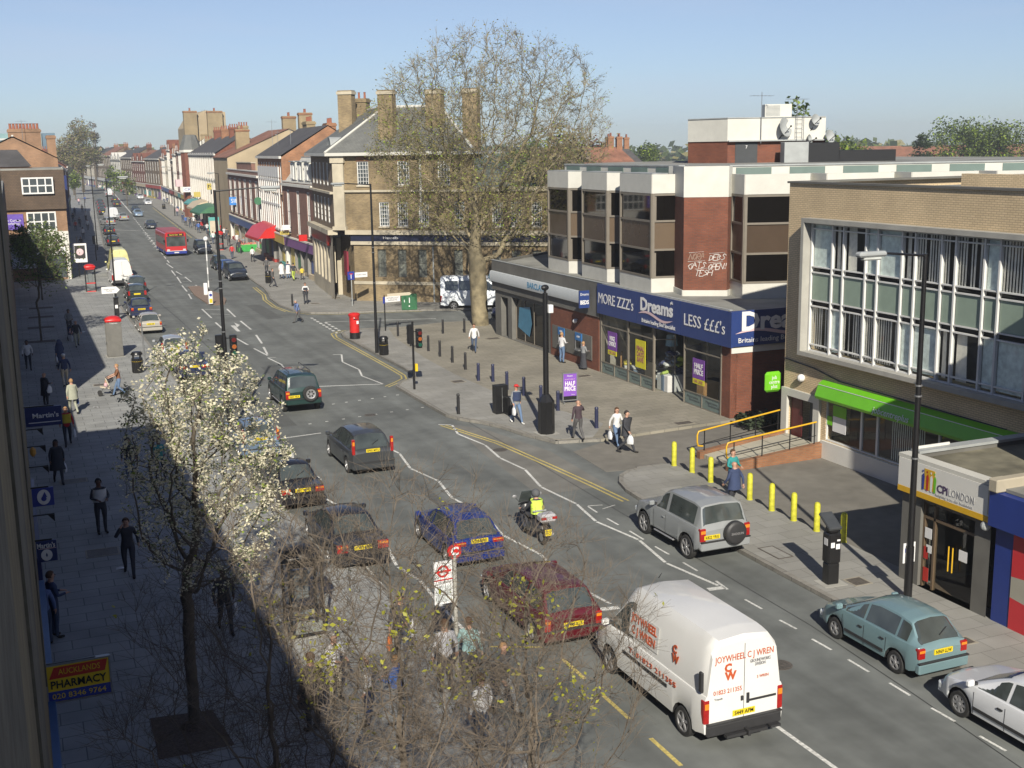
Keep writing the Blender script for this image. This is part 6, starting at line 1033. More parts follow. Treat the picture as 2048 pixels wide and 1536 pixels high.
mb = van('white minibus with side windows parked across the side road behind the plane tree', mat('paint_minibus', (.66, .70, .74), .35, .03, 1, coat=.5), 5.3, 1.98, 2.6, 32.9, 86.1, -(pi / 2 + .38), name='minibus', cat='minibus', wins=[(-2.3, -1.3), (-1.2, -.2), (-.1, .7)], plate='', tumb=.12, b=1.45); part('rear_window', mb, lambda m: (m.box(-.75, -2.67, 1.5, -.06, -2.655, 2.25, M_cg), m.box(.06, -2.67, 1.5, .75, -2.655, 2.25, M_cg))); part('roof_rack', mb, lambda m: m.box(-.5, -.3, 2.6, .5, .3, 2.66, M_rim))
hatch('dark blue car showing only its nose behind the plane tree trunk', paint('navy', ()), 3.9, 1.66, 1.42, 33.6, 80.3, pi - .9, fine=False, group=GC)
# buses
def bus(label, x, y, rz, H=2.95, L=10.2, W=2.5, dd=False):
    t = thing('city_bus', label, 'bus', (x, y, 0), rz, 'red buses'); h = L / 2; M_br = mat('bus_red', (.52, .02, .025), .35, .05, 1, coat=.5); M_rf = mat('bus_roof', (.40, .08, .09), .5, .1, 1, stain=.2); M_bb_ = mat('bus_blue', (.02, .04, .28), .4, .05, 2)
    part('body', t, lambda m: m.box(-W / 2, -h, .55, W / 2, h, H - .12, M_br, .1)); part('skirt', t, lambda m: m.box(-W / 2 + .01, -h - .01, .28, W / 2 - .01, h + .01, .62, M_bb_, .05)); part('roof', t, lambda m: m.box(-W / 2 + .08, -h + .1, H - .14, W / 2 - .08, h - .1, H + .02, M_rf, .08))
    lv = [1.25, 3.05] if dd else [1.25]
    for z in lv:
        part('windscreen', t, lambda m: m.box(-W / 2 + .12, h - .05, z - .05, W / 2 - .12, h + .012, z + 1.15, M_cg, .02)); part('rear_window', t, lambda m: m.box(-W / 2 + .25, -h - .01, z + .15, W / 2 - .25, -h + .05, z + .95, M_cg, .02))
        for sg in (1, -1):
            for k in range(7): part('side_window', t, lambda m: m.box(sg * (W / 2 - .05), -h + .5 + 1.32 * k, z + .05, sg * (W / 2 + .008), -h + 1.7 + 1.32 * k, z + .95, M_cg))
    o = part('destination_blind', t, lambda m: m.box(-.95, h - .02, H - .52, .95, h + .02, H - .2, M_black)); text('North Circ  340', .22, o, M_sy, T(0, h + .026, H - .36) @ RZ(pi), width=1.5, bold=.004)
    for sg in (1, -1):
        part('headlight', t, lambda m: m.box(sg * .75, h - .05, .68, sg * 1.12, h + .02, .88, M_hl, .03)); part('door_mirror', t, lambda m: m.box(sg * (W / 2 + .05), h - .05, 1.7, sg * (W / 2 + .22), h + .12, 2.05, M_black, .03))
        for yw in (h - 2.3, -h + 2.6): a = MB(T(sg * (W / 2 - .14), yw, .48) @ RY(sg * pi / 2)); a.lathe([(.3, -.13), (.48, -.1), (.48, .12), (.3, .15), (.05, .1)], M_tyre, 16); w_ = a.build('wheel', t); a = MB(T(sg * (W / 2 - .14), yw, .48) @ RY(sg * pi / 2)); a.lathe([(.27, .12), (.25, .155), (.05, .16)], M_rim, 12); a.build('rim', w_)
    part('number_plate', t, lambda m: m.box(-.27, h + .012, .4, .27, h + .03, .52, M_pw)); part('swoosh', t, lambda m: m.box(-W / 2 + .1, h + .011, .63, W / 2 - .1, h + .02, .68, M_wl)); return t
bus('red and blue single deck bus coming towards the camera in the right lane', 18.15, 153.6, pi)
bus('distant red double deck bus where the street bends', 37.4, 440, pi, 4.35, 10, 2.5, True)
# traffic farther up the street, one prototype of each body copied
GF = 'far traffic and parked cars'
proto = {}
def far(kind, pm_key, pm, label, x, y, rz=0):
    if kind == 'suv': t = suv(label, pm, 4.3, 1.8, 1.7, x, y, rz, plate='', short=False, fine=False, group=GF)
    elif kind == 'van': t = van(label, pm, 5.0, 1.95, 2.4, x, y, rz, plate='', fine=False, group=GF)
    elif kind == 'saloon': t = hatch(label, pm, 4.4, 1.74, 1.42, x, y, rz, kind='saloon', fine=False, group=GF)
    else: t = hatch(label, pm, 4.0, 1.7, 1.45, x, y, rz, fine=False, group=GF)
    return t
s_dk = paint('far_dark', (.02, .028, .045)); s_sv = paint('silver', ()); s_bl = paint('far_blue', (.04, .10, .30)); s_lb = paint('far_light_blue', (.25, .35, .48)); s_rd = paint('far_red', (.4, .02, .02))
F1 = far('suv', 0, s_dk, 'dark blue compact off-roader facing the camera at the right kerb by the bin', 19.85, 117.9, pi)
for a in ((0, s_bl, 'bright blue car parked behind the compact off-roader', 'hatch', 20.1, 123.6, pi), (0, paint('bottle', ()), 'dark green car parked behind the bright blue car', 'hatch', 20.3, 129.5, pi), (0, s_dk, 'large dark four by four parked behind the bus', 'suv', 21.6, 151, pi), (0, s_dk, 'dark saloon driving towards the camera beyond the bus', 'saloon', 21.4, 207, pi), (0, s_lb, 'light blue car behind the dark saloon in the oncoming lane', 'hatch', 23.4, 248.5, pi), (0, s_dk, 'dark car close behind the light blue car', 'hatch', 24.6, 266, pi), (0, p_white, 'nearer white car parked on the far right kerb', 'saloon', 31.2, 305, pi), (0, p_white, 'farther white car parked on the far right kerb', 'hatch', 33.4, 345, pi), (0, s_rd, 'red car in front of the distant double deck bus', 'saloon', 34.6, 412, pi), (0, s_dk, 'small dark car just ahead of the red car far away', 'hatch', 33.0, 385, pi), (0, s_sv, 'silver estate with its tailgate towards the camera in the left lane', 'hatch', 15.6, 222, .25), (0, p_white, 'white van beside the silver estate far up the left lane', 'van', 17.6, 240, .15), (0, s_sv, 'grey car to the right of the far white van', 'saloon', 19.3, 236, .1), (0, s_dk, 'dark car with a light roof in the far left lane', 'saloon', 23.5, 300, 0), (0, s_dk, 'second dark car in the far left lane', 'hatch', 25.4, 330, 0), (0, p_white, 'distant white van in the far left lane', 'van', 27.2, 372, 0), (0, s_sv, 'distant pale car ahead of the white van', 'hatch', 31, 430, 0), (0, p_white, 'most distant white car under the trees', 'hatch', 31.5, 470, 0)): far(a[3], 0, a[1], a[2], a[4], a[5], a[6])
base_f = hatch('dark parked car in the shade of the far left kerb', s_dk, 4.1, 1.7, 1.45, nc(172) - 5.3, 172, 0, fine=False, group='cars parked in the shade on the far left')
for k, s in enumerate((196, 262, 280, 298, 316)):
    clone(base_f, (nc(s) - 5.3, s, 0), 0, ['nearest', 'second', 'third', 'fourth', 'farthest'][k] + ' of the dark cars queued in shade along the far left kerb')
# motor scooter with rider
def scooter():
    t = thing('motor_scooter', 'grey motor scooter with a pale top case in the middle of the road', 'scooter', (14.55, 33.2, 0), -.02); M_sc = mat('scooter_grey', (.06, .06, .065), .35, .1, 4, coat=.4); M_sl = mat('scooter_silver', (.45, .44, .46), .3, .05, 3, coat=.5)
    for y, r_ in ((-.68, .26), (.72, .27)): a = MB(T(0, y, r_) @ RY(pi / 2)); a.lathe([(r_ - .09, -.06), (r_, -.05), (r_, .05), (r_ - .09, .06), (.03, .05)], M_tyre, 18); w_ = a.build('wheel', t, 40); a = MB(T(0, y, r_) @ RY(pi / 2)); a.lathe([(r_ - .12, -.065), (r_ - .12, .065), (.03, .07)], M_rim, 12); a.build('rim', w_)
    def bd(m):
        P = [(-.95, .55, .10, .62), (-.75, .45, .22, .8), (-.4, .36, .27, .82), (-.1, .28, .28, .72), (.15, .24, .28, .5), (.4, .26, .26, .55), (.6, .4, .27, 1.0), (.8, .5, .2, 1.05), (.95, .6, .08, .85)]; vs = []
        for y, z0, w_, z1 in P: vs += [(0, y, z0), (w_ * .7, y, z0 + .03), (w_, y, (z0 + z1) / 2), (w_ * .7, y, z1 - .04), (0, y, z1), (-w_ * .7, y, z1 - .04), (-w_, y, (z0 + z1) / 2), (-w_ * .7, y, z0 + .03)]
        m.add(vs, [(i * 8 + k, i * 8 + 8 + k, i * 8 + 8 + (k + 1) % 8, i * 8 + (k + 1) % 8) for i in range(8) for k in range(8)] + [tuple(range(8)), tuple(range(71, 63, -1))], M_sc)
    part('body', t, bd, smooth=50); part('seat', t, lambda m: m.box(-.17, -.75, .8, .17, .05, .9, M_black, .05)); tc_ = part('top_case', t, lambda m: m.box(-.27, -1.2, .85, .27, -.78, 1.13, M_sl, .07)); part('red_reflector', tc_, lambda m: (m.box(-.26, -1.215, .98, -.1, -1.19, 1.06, M_tl), m.box(.1, -1.215, .98, .26, -1.19, 1.06, M_tl)))
    part('windshield', t, lambda m: m.add([(-.22, .8, 1.0), (.22, .8, 1.0), (.17, .62, 1.4), (-.17, .62, 1.4), (-.22, .82, 1.0), (.22, .82, 1.0), (.17, .64, 1.41), (-.17, .64, 1.41)], [(0, 1, 2, 3), (7, 6, 5, 4), (0, 4, 5, 1), (2, 6, 7, 3), (1, 5, 6, 2), (3, 7, 4, 0)], M_cg)); part('handlebar', t, lambda m: m.tube([(-.36, .45, 1.05), (-.15, .56, 1.06), (.15, .56, 1.06), (.36, .45, 1.05)], .025, M_black, 6))
    for sg in (1, -1): part('mirror', t, lambda m: (m.cyl((sg * .25, .56, 1.05), (sg * .42, .62, 1.25), .012, .012, M_black, 4), m.ball((sg * .44, .6, 1.28), .08, M_rim, 8, 6, (1, .3, .7))))
    o = part('number_plate', t, lambda m: m.box(-.11, -1.12, .42, .11, -1.1, .62, M_py)); text('LR02\nTNZ', .09, o, M_black, T(0, -1.125, .52), width=.17, ext=.001); part('exhaust', t, lambda m: m.cyl((.2, -.2, .3), (.2, -.95, .42), .06, .07, M_rim, 10)); part('mudguard', t, lambda m: m.box(-.1, -1.1, .35, .1, -.9, .75, M_black, .03)); return t
scooter()
# ================================================================= people: one skinned surface per pose, then copied with each person's own clothes
M_skin = mat('skin_pale', (.52, .30, .21), .6, .06, 8); M_skin2 = mat('skin_brown', (.16, .08, .05), .6, .06, 8); M_eye = mat('eye_dark', (.03, .02, .02), .3, 0); M_lip = mat('lips', (.35, .10, .09), .5, 0)
def cl(n_, c_): return mat('cloth_' + n_, c_, .85, .12, 5)
POSES = {}
def skel(pose):
    V, E, R_, C = [], [], [], []
    def v(p, r, c, par=None):
        V.append(Vector(p)); R_.append(r if isinstance(r, tuple) else (r, r)); C.append(c); i = len(V) - 1
        if par is not None: E.append((par, i))
        return i
    lean = {'bent': .30, 'push': .08, 'walkL': .03, 'walkR': .03, 'phone': .02, 'ride': .16}.get(pose, 0); hz = .80 if pose == 'ride' else .95
    def up(z, y=0): q = z - .95; return (0, y + q * lean, hz + q * cos(lean))
    a = v((0, 0, hz), (.155, .115), 'bottom'); b = v(up(1.08), (.14, .105), 'top', a); c = v(up(1.24), (.155, .115), 'top', b); d = v(up(1.38), (.15, .10), 'top', c); n_ = v(up(1.475), .058, 'skin', d)
    hd = v(up(1.545, .012), (.068, .074), 'skin', n_); h2 = v(up(1.63, .012), (.078, .096), 'skin', hd); h3 = v(up(1.70, .0), (.062, .078), 'skin', h2)
    W = {'walkL': ((.17, .36, .2, .10), (.03, .02, -.33, .16)), 'walkR': ((.03, .02, -.33, .16), (.17, .36, .2, .10))}
    base = {'walkhold': 'walkL', 'push': 'walkR', 'phone': 'walkL', 'bent': 'walkR'}.get(pose, pose)
    for sg, k in ((-1, 0), (1, 1)):
        if base in W: ky, ay = (W[base][k][0], W[base][k][1] * .8) if W[base][k][1] > .1 else (.05, -.30)
        else: ky, ay = .02, 0
        if pose == 'ride':
            h_ = v((sg * .10, .02, hz - .03), .10, 'bottom', a); kn = v((sg * .2, .42, .78), .068, 'bottom', h_); an = v((sg * .17, .38, .40), .045, 'bottom', kn); t_ = v((sg * .17, .54, .35), .035, 'shoe', an); continue
        h_ = v((sg * .092, 0, hz - .08), .098, 'bottom', a); m_ = v((sg * .098, ky * .5, .70), .085, 'bottom', h_); kn = v((sg * .10, ky, .50), .062, 'bottom', m_); cf = v((sg * .10, (ky + ay) / 2 - .015, .33), .058, 'bottom', kn)
        az_ = .09 if ay > -.1 else .15; an = v((sg * .10, ay, az_), .043, 'bottom', cf); he = v((sg * .105, ay + .02, max(.04, az_ - .05)), .042, 'shoe', an); v((sg * .115, ay + .17, .035), .036, 'shoe', he)
    arms = {'stand': [((.24, -.02, 1.14), (.26, .05, .90))] * 2, 'walkL': [((.24, -.10, 1.15), (.25, -.12, .92)), ((.24, .04, 1.14), (.25, .20, .95))], 'walkR': [((.24, .04, 1.14), (.25, .20, .95)), ((.24, -.10, 1.15), (.25, -.12, .92))],
            'hold': [((.24, .03, 1.16), (.13, .26, 1.14))] * 2, 'walkhold': [((.24, .0, 1.14), (.14, .24, 1.10)), ((.24, -.04, 1.14), (.25, .05, .90))], 'phone': [((.24, -.08, 1.15), (.26, -.02, .92)), ((.27, .14, 1.22), (.13, .11, 1.50))],
            'push': [((.23, .14, 1.18), (.19, .42, 1.08))] * 2, 'bent': [((.22, .22, 1.10), (.22, .28, .86)), ((.22, .10, 1.12), (.22, .05, .88))], 'ride': [((.27, .28, 1.10), (.30, .48, 1.02))] * 2}[pose]
    for sg, k in ((-1, 0), (1, 1)):
        e_, w_ = arms[k]; s0 = v((sg * .155, up(1.40)[1], up(1.40)[2]), .068, 'top', d)
        dz = hz - .95
        el = v((sg * e_[0], e_[1] + (.06 if pose == 'bent' else 0), e_[2] + dz), .046, 'sleeve', s0); wr = v((sg * w_[0], w_[1], w_[2] + dz * .6), .031, 'fore', el); dr = (V[wr] - V[el]).normalized(); pm_ = v(V[wr] + dr * .055, (.036, .018), 'skin', wr)
        sd = dr.cross(Vector((0, 0, 1) if abs(dr.z) < .7 else (sg, 0, 0))).normalized(); cu = Vector((-sg, 0, 0)) if abs(dr.z) > .7 else Vector((0, 0, -1))
        for q, ln in ((-.03, .062), (-.01, .075), (.01, .072), (.03, .055)): f1 = v(V[pm_] + dr * .035 + sd * q, .0085, 'skin', pm_); v(V[f1] + dr * ln * .7 + cu * .022, .0075, 'skin', f1)
        f1 = v(V[wr] + dr * .04 + sd * -.035 + cu * .02, .010, 'skin', wr); v(V[f1] + dr * .035 + cu * .02, .009, 'skin', f1)
    return V, E, R_, C
def pose_mesh(pose):
    if pose in POSES: return POSES[pose]
    V, E, R_, C = skel(pose); me = bpy.data.meshes.new('sk'); me.from_pydata([tuple(p) for p in V], E, []); o = bpy.data.objects.new('sk', me); COL.objects.link(o)
    sk = o.modifiers.new('s', 'SKIN'); sk.use_smooth_shade = True
    for i, r_ in enumerate(R_): me.skin_vertices[0].data[i].radius = r_
    me.skin_vertices[0].data[0].use_root = True; o.modifiers.new('b', 'SUBSURF').levels = 1
    bpy.context.view_layer.update(); dg = bpy.context.evaluated_depsgraph_get(); m2 = bpy.data.meshes.new_from_object(o.evaluated_get(dg)); bpy.data.objects.remove(o); bpy.data.meshes.remove(me)
    fc = np.zeros(len(m2.polygons) * 3); m2.polygons.foreach_get('center', fc); fc = fc.reshape(-1, 3); best = np.full(len(fc), 9.); cat = np.zeros(len(fc), int); K = ['skin', 'top', 'bottom', 'shoe', 'sleeve', 'fore']
    for a, b in E:
        A = np.array(V[a]); B = np.array(V[b]); d = B - A; t = np.clip(((fc - A) @ d) / max(1e-9, d @ d), 0, 1); ds = np.linalg.norm(fc - (A + t[:, None] * d), axis=1) - max(R_[b]) * .6; u = ds < best; best[u] = ds[u]; cat[u] = K.index(C[b])
    m2.polygons.foreach_set('use_smooth', [True] * len(fc)); POSES[pose] = (m2, cat, V); return POSES[pose]
def person(label, pos, face=0, pose='walkL', top='black', bottom='jeans', hair='brown', skin=0, h=1.72, short=False, coat=None, skirt=None, hat=None, bags=(), long_hair=False, z=.12, shoes='shoe_dark', bald=False, group='people in the street', gun=None, fine=True, hood=None, vest=None, helmet=None, slim=1.1):
    m0, cat, V = pose_mesh(pose); p = at(*pos, z) if len(pos) == 2 else Vector(pos); sm = M_skin2 if skin else M_skin
    t = thing('person', label, 'person', p, face, group); s = h / 1.75; me = m0.copy(); me.name = 'body'; me.materials.clear(); tm, bm = cl(*CL[top]), cl(*CL[bottom])
    for q in (sm, tm, bm, cl(*CL[shoes]), tm, sm if short else tm): me.materials.append(q)
    me.polygons.foreach_set('material_index', cat); o = bpy.data.objects.new('body', me); COL.objects.link(o); o.parent = t; t.scale = (s * slim, s * slim, s)
    hc = V[6]; hm = cl(*CL[hair])
    def hr(m):
        c = hc + Vector((0, -.012, .015)); n_, k_ = 12, 7; vs = []; 
        for i in range(k_ + 1):
            ph = pi / 2 - i * pi * .62 / k_
            for j in range(n_):
                th = 2 * pi * j / n_; f = sin(th); cut = max(ph, .55) if f > .25 else ph   # open over the face
                vs.append((c.x + .088 * cos(cut) * cos(th) * 1.02, c.y + .105 * cos(cut) * f, c.z + .118 * sin(cut) - (.0 if f > .25 else 0)))
        m.add(vs, [(i * n_ + j, (i + 1) * n_ + j, (i + 1) * n_ + (j + 1) % n_, i * n_ + (j + 1) % n_) for i in range(k_) for j in range(n_)], hm)
        if long_hair: m.ball((c.x, c.y - .06, c.z - .11), .1, hm, 8, 6, (.9, .5, 1.35))
    if not bald and not helmet: part('hair', t, hr, smooth=60)
    def fc_(m):
        for sg in (1, -1): m.ball((sg * .033, hc.y + .093, hc.z + .012), .011, M_eye, 6, 4); m.ball((sg * .086, hc.y, hc.z), .022, sm, 6, 4, (.5, 1, 1.3))
        m.add([(-.014, hc.y + .09, hc.z - .025), (.014, hc.y + .09, hc.z - .025), (0, hc.y + .122, hc.z - .022), (0, hc.y + .094, hc.z + .02)], [(0, 2, 1), (0, 3, 2), (1, 2, 3)], sm); m.box(-.022, hc.y + .086, hc.z - .05, .022, hc.y + .093, hc.z - .042, M_lip)
    if fine: part('face', t, fc_)
    hz = V[0].z
    def tube_cloth(m, z0, z1, r0, r1, mt, y0=0, y1=0, open_=0):
        n_ = 14; vs = []
        for k in range(5):
            q = k / 4; z = z0 + (z1 - z0) * q; r = r0 + (r1 - r0) * q ** .7
            for j in range(n_): th = 2 * pi * j / n_; rr = r * (1 + .05 * sin(5 * th + k)); vs.append((rr * cos(th) * 1.08, rr * .80 * sin(th) + y0 + (y1 - y0) * q, z))
        m.add(vs, [(k * n_ + j, k * n_ + (j + 1) % n_, (k + 1) * n_ + (j + 1) % n_, (k + 1) * n_ + j) for k in range(4) for j in range(n_)], mt)
    if coat: part('coat', t, lambda m: tube_cloth(m, coat[1], 1.36, coat[2] if len(coat) > 2 else .25, .17, cl(*CL[coat[0]])), smooth=60)
    if skirt: part('skirt', t, lambda m: tube_cloth(m, skirt[1], hz + .1, skirt[2], .15, cl(*CL[skirt[0]])), smooth=60)
    if hood: part('headscarf', t, lambda m: (m.ball((0, hc.y - .03, hc.z + .01), .125, cl(*CL[hood]), 10, 8, (1, .95, 1.1)), m.ball((0, hc.y - .07, hc.z - .16), .2, cl(*CL[hood]), 10, 8, (1, .6, 1.1))), smooth=60)
    if hat: part('cap', t, lambda m: (m.ball((0, hc.y - .005, hc.z + .055), .102, cl(*CL[hat]), 10, 8, (.95, 1.08, .8)), m.box(-.07, hc.y + .07, hc.z + .055, .07, hc.y + .19, hc.z + .07, cl(*CL[hat]), .005)), smooth=50)
    if vest: part('vest', t, lambda m: (tube_cloth(m, hz + .08, hz + .50, .185, .17, cl(*CL[vest]), .0, .09), m.box(-.2, -.17, hz + .18, .2, -.13, hz + .22, M_lead)), smooth=60)
    if helmet: part('helmet', t, lambda m: m.ball((0, hc.y, hc.z + .02), .14, cl(*CL[helmet]), 14, 10, (.9, 1.05, 1)), smooth=60)
    for hand, kind in bags:
        sg = 1 if hand == 'R' else -1; hd = [q for q in V if q.x * sg > .05 and q.z < hz + .3]; wv = min(hd, key=lambda q: -abs(q.x)); M_t = T(*p) @ RZ(face) @ Matrix.Scale(s, 4)
        q = M_t @ Vector((sg * (abs(wv.x) + .03), wv.y + .02, (wv.z if wv.z > .6 else .85) - .03)); bagf(q, face, kind, label)
    return t
CL = {'black': ('black', (.04, .042, .052)), 'navy': ('navy', (.035, .055, .13)), 'jeans': ('jeans', (.12, .19, .32)), 'djeans': ('djeans', (.05, .075, .13)), 'white': ('white', (.74, .74, .74)), 'cream': ('cream', (.62, .55, .42)), 'red': ('red', (.55, .03, .03)), 'brown': ('brown', (.20, .085, .04)), 'teal': ('teal', (.03, .28, .28)), 'grey': ('grey', (.24, .25, .26)), 'dgrey': ('dgrey', (.10, .098, .10)), 'olive': ('olive', (.36, .37, .29)), 'lime': ('lime', (.50, .62, .10)), 'hivis': ('hivis', (.62, .85, .10)), 'blue': ('blue', (.06, .14, .42)), 'shirt': ('shirt_blue', (.13, .19, .38)), 'plum': ('plum', (.055, .035, .045)), 'yellow': ('yellow', (.72, .55, .05)), 'pink': ('pink', (.65, .42, .45)), 'orange': ('orange', (.62, .16, .03)), 'greyhair': ('hair_grey', (.42, .40, .38)), 'brownhair': ('hair_brown', (.09, .045, .02)), 'blackhair': ('hair_black', (.025, .02, .018)), 'fair': ('hair_fair', (.38, .22, .10)), 'shoe_dark': ('shoe_dark', (.02, .018, .016)), 'shoe_white': ('shoe_white', (.7, .7, .68)), 'mint': ('mint', (.35, .55, .55)), 'plain': ('plain_white', (.6, .6, .62)), 'helmet': ('helmet_grey', (.10, .105, .115))}
NB = {}
def bagf(q, face, kind, owner):
    o = owner.split(' ')
    desc = {'w': 'white plastic', 'b': 'blue plastic', 'y': 'lime and yellow', 'o': 'orange', 'k': 'black shoulder'}[kind]
    lb = desc + ' bag held by the ' + ' '.join(o[:7]); k = NB.get(lb, 0); NB[lb] = k + 1
    if k: lb = 'second ' + lb
    t = thing('shopping_bag', lb, 'bag', q, face, 'bags people carry'); mt = {'w': mat('bag_white', (.75, .76, .78), .45, .1, 9), 'b': mat('bag_blue', (.04, .16, .60), .45, .1, 9), 'y': mat('bag_lime', (.60, .75, .06), .45, .1, 9), 'o': cl(*CL['orange']), 'k': cl(*CL['black'])}[kind]
    def sack(m):
        n_ = 10; vs = []; Pz = [(-.44, .05), (-.42, .13), (-.30, .155), (-.16, .12), (-.07, .06)]
        for z, r in Pz:
            for j in range(n_): th = 2 * pi * j / n_; rr = r * (1 + .12 * sin(3 * th + z * 20)); vs.append((rr * .5 * cos(th), rr * sin(th), z))
        m.add(vs, [(i * n_ + j, i * n_ + (j + 1) % n_, (i + 1) * n_ + (j + 1) % n_, (i + 1) * n_ + j) for i in range(4) for j in range(n_)] + [tuple(range(n_ - 1, -1, -1))], mt)
    part('sack', t, sack, smooth=50); part('handles', t, lambda m: (m.tube([(0, -.05, -.08), (0, -.02, 0), (0, .05, -.08)], .008, mt, 4)))
Q = person; W_, A_, L_ = pi, 0, pi / 2   # towards the camera, away from it, to the left
Q('man in a white shirt and dark tie at the far left of the shaded pavement', (58, 739), W_, 'walkL', 'white', 'black', 'blackhair', 1)
Q('woman in grey pushing a buggy towards the camera in the shade', (140, 667), W_, 'push', 'grey', 'black', 'blackhair', 1)
Q('grey haired man in a dark jacket with his arms full beside the buggy', (155, 693), W_ + .1, 'walkR', 'black', 'olive', 'greyhair', 0, bags=(('R', 'w'),))
Q('woman in a long navy headscarf walking away in the shade', (122, 734), A_ + .3, 'walkL', 'navy', 'grey', 'blackhair', coat=('navy', .45, .28), hood='navy', bags=(('L', 'w'),), h=1.62)
Q('man in a white cap, navy jacket and cream trousers seen from behind', (132, 773), A_ + .1, 'walkR', 'navy', 'cream', 'greyhair', hat='white', h=1.78)
Q('person in a pale olive jacket with lime and blue bags', (148, 828), A_ + .2, 'walkL', 'olive', 'olive', 'fair', bags=(('R', 'y'), ('R', 'b')), h=1.72, coat=('olive', .75, .23))
Q('bald man in a black coat with a white bag above the upper navy sign', (93, 812), -.9, 'hold', 'black', 'black', bald=True, coat=('black', .55, .22), bags=(('R', 'w'),))
Q('woman in a red jacket over a yellow top and black shorts', (137, 890), W_, 'walkR', 'red', 'black', 'fair', bags=(('L', 'w'),), vest='yellow', h=1.68)
Q('woman in a brown top and jeans pushing a buggy on the sunny pavement', (240, 792), L_, 'push', 'brown', 'jeans', 'fair', short=True, h=1.68)
Q('woman in a long black coat with black hair and a white bag', (118, 966), W_ + .1, 'walkL', 'black', 'black', 'blackhair', 1, coat=('black', .55, .26), long_hair=True, bags=(('L', 'w'),), h=1.7)
Q('man in a black suit and white shirt holding food before the blossom', (205, 1066), W_ + .2, 'hold', 'black', 'black', 'blackhair', 1, vest='white', h=1.86)
Q('man in a black jacket talking on a phone left of the blossom tree trunk', (260, 1148), W_ - .1, 'phone', 'black', 'black', 'brownhair', h=1.74, slim=1.18)
Q('man in a dark blue jumper and jeans standing by the left wall', (112, 1275), -1.2, 'hold', 'navy', 'djeans', 'brownhair', h=1.8)
Q('man in a blue and white striped top half hidden by the left wall', (93, 1290), A_, 'stand', 'shirt', 'djeans', 'brownhair', h=1.75)
Q('dark haired woman behind the left twigs of the blossom tree', (261, 958), W_, 'stand', 'black', 'jeans', 'blackhair', h=1.62, shoes='shoe_white')
Q('woman in a teal top holding a paper behind the blossom tree', (322, 960), W_ + .1, 'walkhold', 'teal', 'black', 'blackhair', 1, h=1.66)
Q('dark clothed person with a white bag right of the blossom tree trunk', (452, 1262), W_, 'walkL', 'black', 'black', 'blackhair', 1, bags=(('L', 'w'),))
Q('man in a long dark coat under the bare branches', (628, 1462), A_ + .4, 'stand', 'black', 'black', 'brownhair', coat=('black', .6, .27), h=1.8)
Q('woman with white hair and a pale cardigan facing the dark coated man', (672, 1400), W_ + .4, 'hold', 'plain', 'cream', 'greyhair', h=1.62)
Q('man in a white shirt waiting under the branches', (738, 1450), 1.2, 'stand', 'white', 'navy', 'greyhair', h=1.68)
Q('seated looking person in blue and white beside the waiting man', (795, 1448), .8, 'hold', 'blue', 'grey', 'fair', h=1.6)
Q('person in black with an orange bag behind the bus stop twigs', (805, 1322), W_ - .4, 'walkhold', 'black', 'djeans', 'blackhair', bags=(('L', 'w'), ('R', 'o')), h=1.74)
Q('man in a white and black jacket beside the bus stop pole', (893, 1385), A_, 'stand', 'plain', 'black', 'brownhair', h=1.78)
Q('person in a mint top at the kerb beside the bus stop pole', (940, 1375), -.5, 'stand', 'mint', 'dgrey', 'brownhair', h=1.72, fine=True)
Q('fair haired person in a dark top at the kerb right of the bus stop', (1008, 1425), W_ + .5, 'walkL', 'dgrey', 'grey', 'fair', h=1.66)
Q('person in white under the branches at the lower left of the white van', (965, 1500), .4, 'stand', 'white', 'djeans', 'brownhair', h=1.7)
Q('man in a white jumper and jeans walking across the plaza', (949, 704), W_ - .5, 'walkL', 'white', 'djeans', 'brownhair', h=1.74, z=.13)
Q('man in a white top and jeans at the left cash machine', (1124, 726), -1.2, 'hold', 'plain', 'jeans', 'fair', h=1.78, z=.13)
Q('second person with dark hair waiting between the cash machines', (1147, 722), -1.4, 'stand', 'dgrey', 'jeans', 'blackhair', h=1.72, z=.13)
Q('old woman in a grey top and long black skirt at the right cash machine', (1167, 739), -1.3, 'hold', 'grey', 'black', 'fair', skirt=('black', .12, .24), h=1.58, z=.13)
Q('man in a red cap and dark body warmer carrying a white bag', (1033, 846), W_ + .1, 'walkL', 'grey', 'jeans', 'brownhair', hat='red', vest='navy', bags=(('R', 'w'),), shoes='shoe_white', h=1.78, z=.13)
Q('bald man in a plum shirt walking away with a phone at his ear', (1157, 880), A_ - .1, 'phone', 'plum', 'dgrey', bald=True, h=1.76, z=.13)
Q('woman in a white top and jeans with an orange bag by the suited man', (1233, 893), W_ + .1, 'walkR', 'white', 'jeans', 'brownhair', long_hair=True, bags=(('R', 'w'), ('L', 'o')), h=1.68, z=.012)
Q('man in a black suit striding to the right with white carrier bags', (1252, 905), W_ + .7, 'walkL', 'black', 'black', 'blackhair', coat=('black', .72, .21), vest='black', bags=(('R', 'w'),), h=1.76, z=.012)
Q('woman in a teal top and jacket among the yellow bollards', (1464, 992), W_ + .2, 'hold', 'teal', 'jeans', 'brownhair', h=1.72, z=.012)
Q('bald man in a navy jacket seen from behind at the yellow bollards', (1468, 1022), A_ + .15, 'walkR', 'navy', 'black', bald=True, h=1.78, z=.012, coat=('navy', .78, .22))
Q('stooping old man in a blue shirt crossing at the side road', (598, 645), L_ + .4, 'bent', 'shirt', 'dgrey', 'greyhair', h=1.72, z=0)
Q('woman in a black cardigan and white top at the corner bank', (612, 608), W_, 'hold', 'white', 'black', 'blackhair', coat=('black', .85, .2), h=1.74)
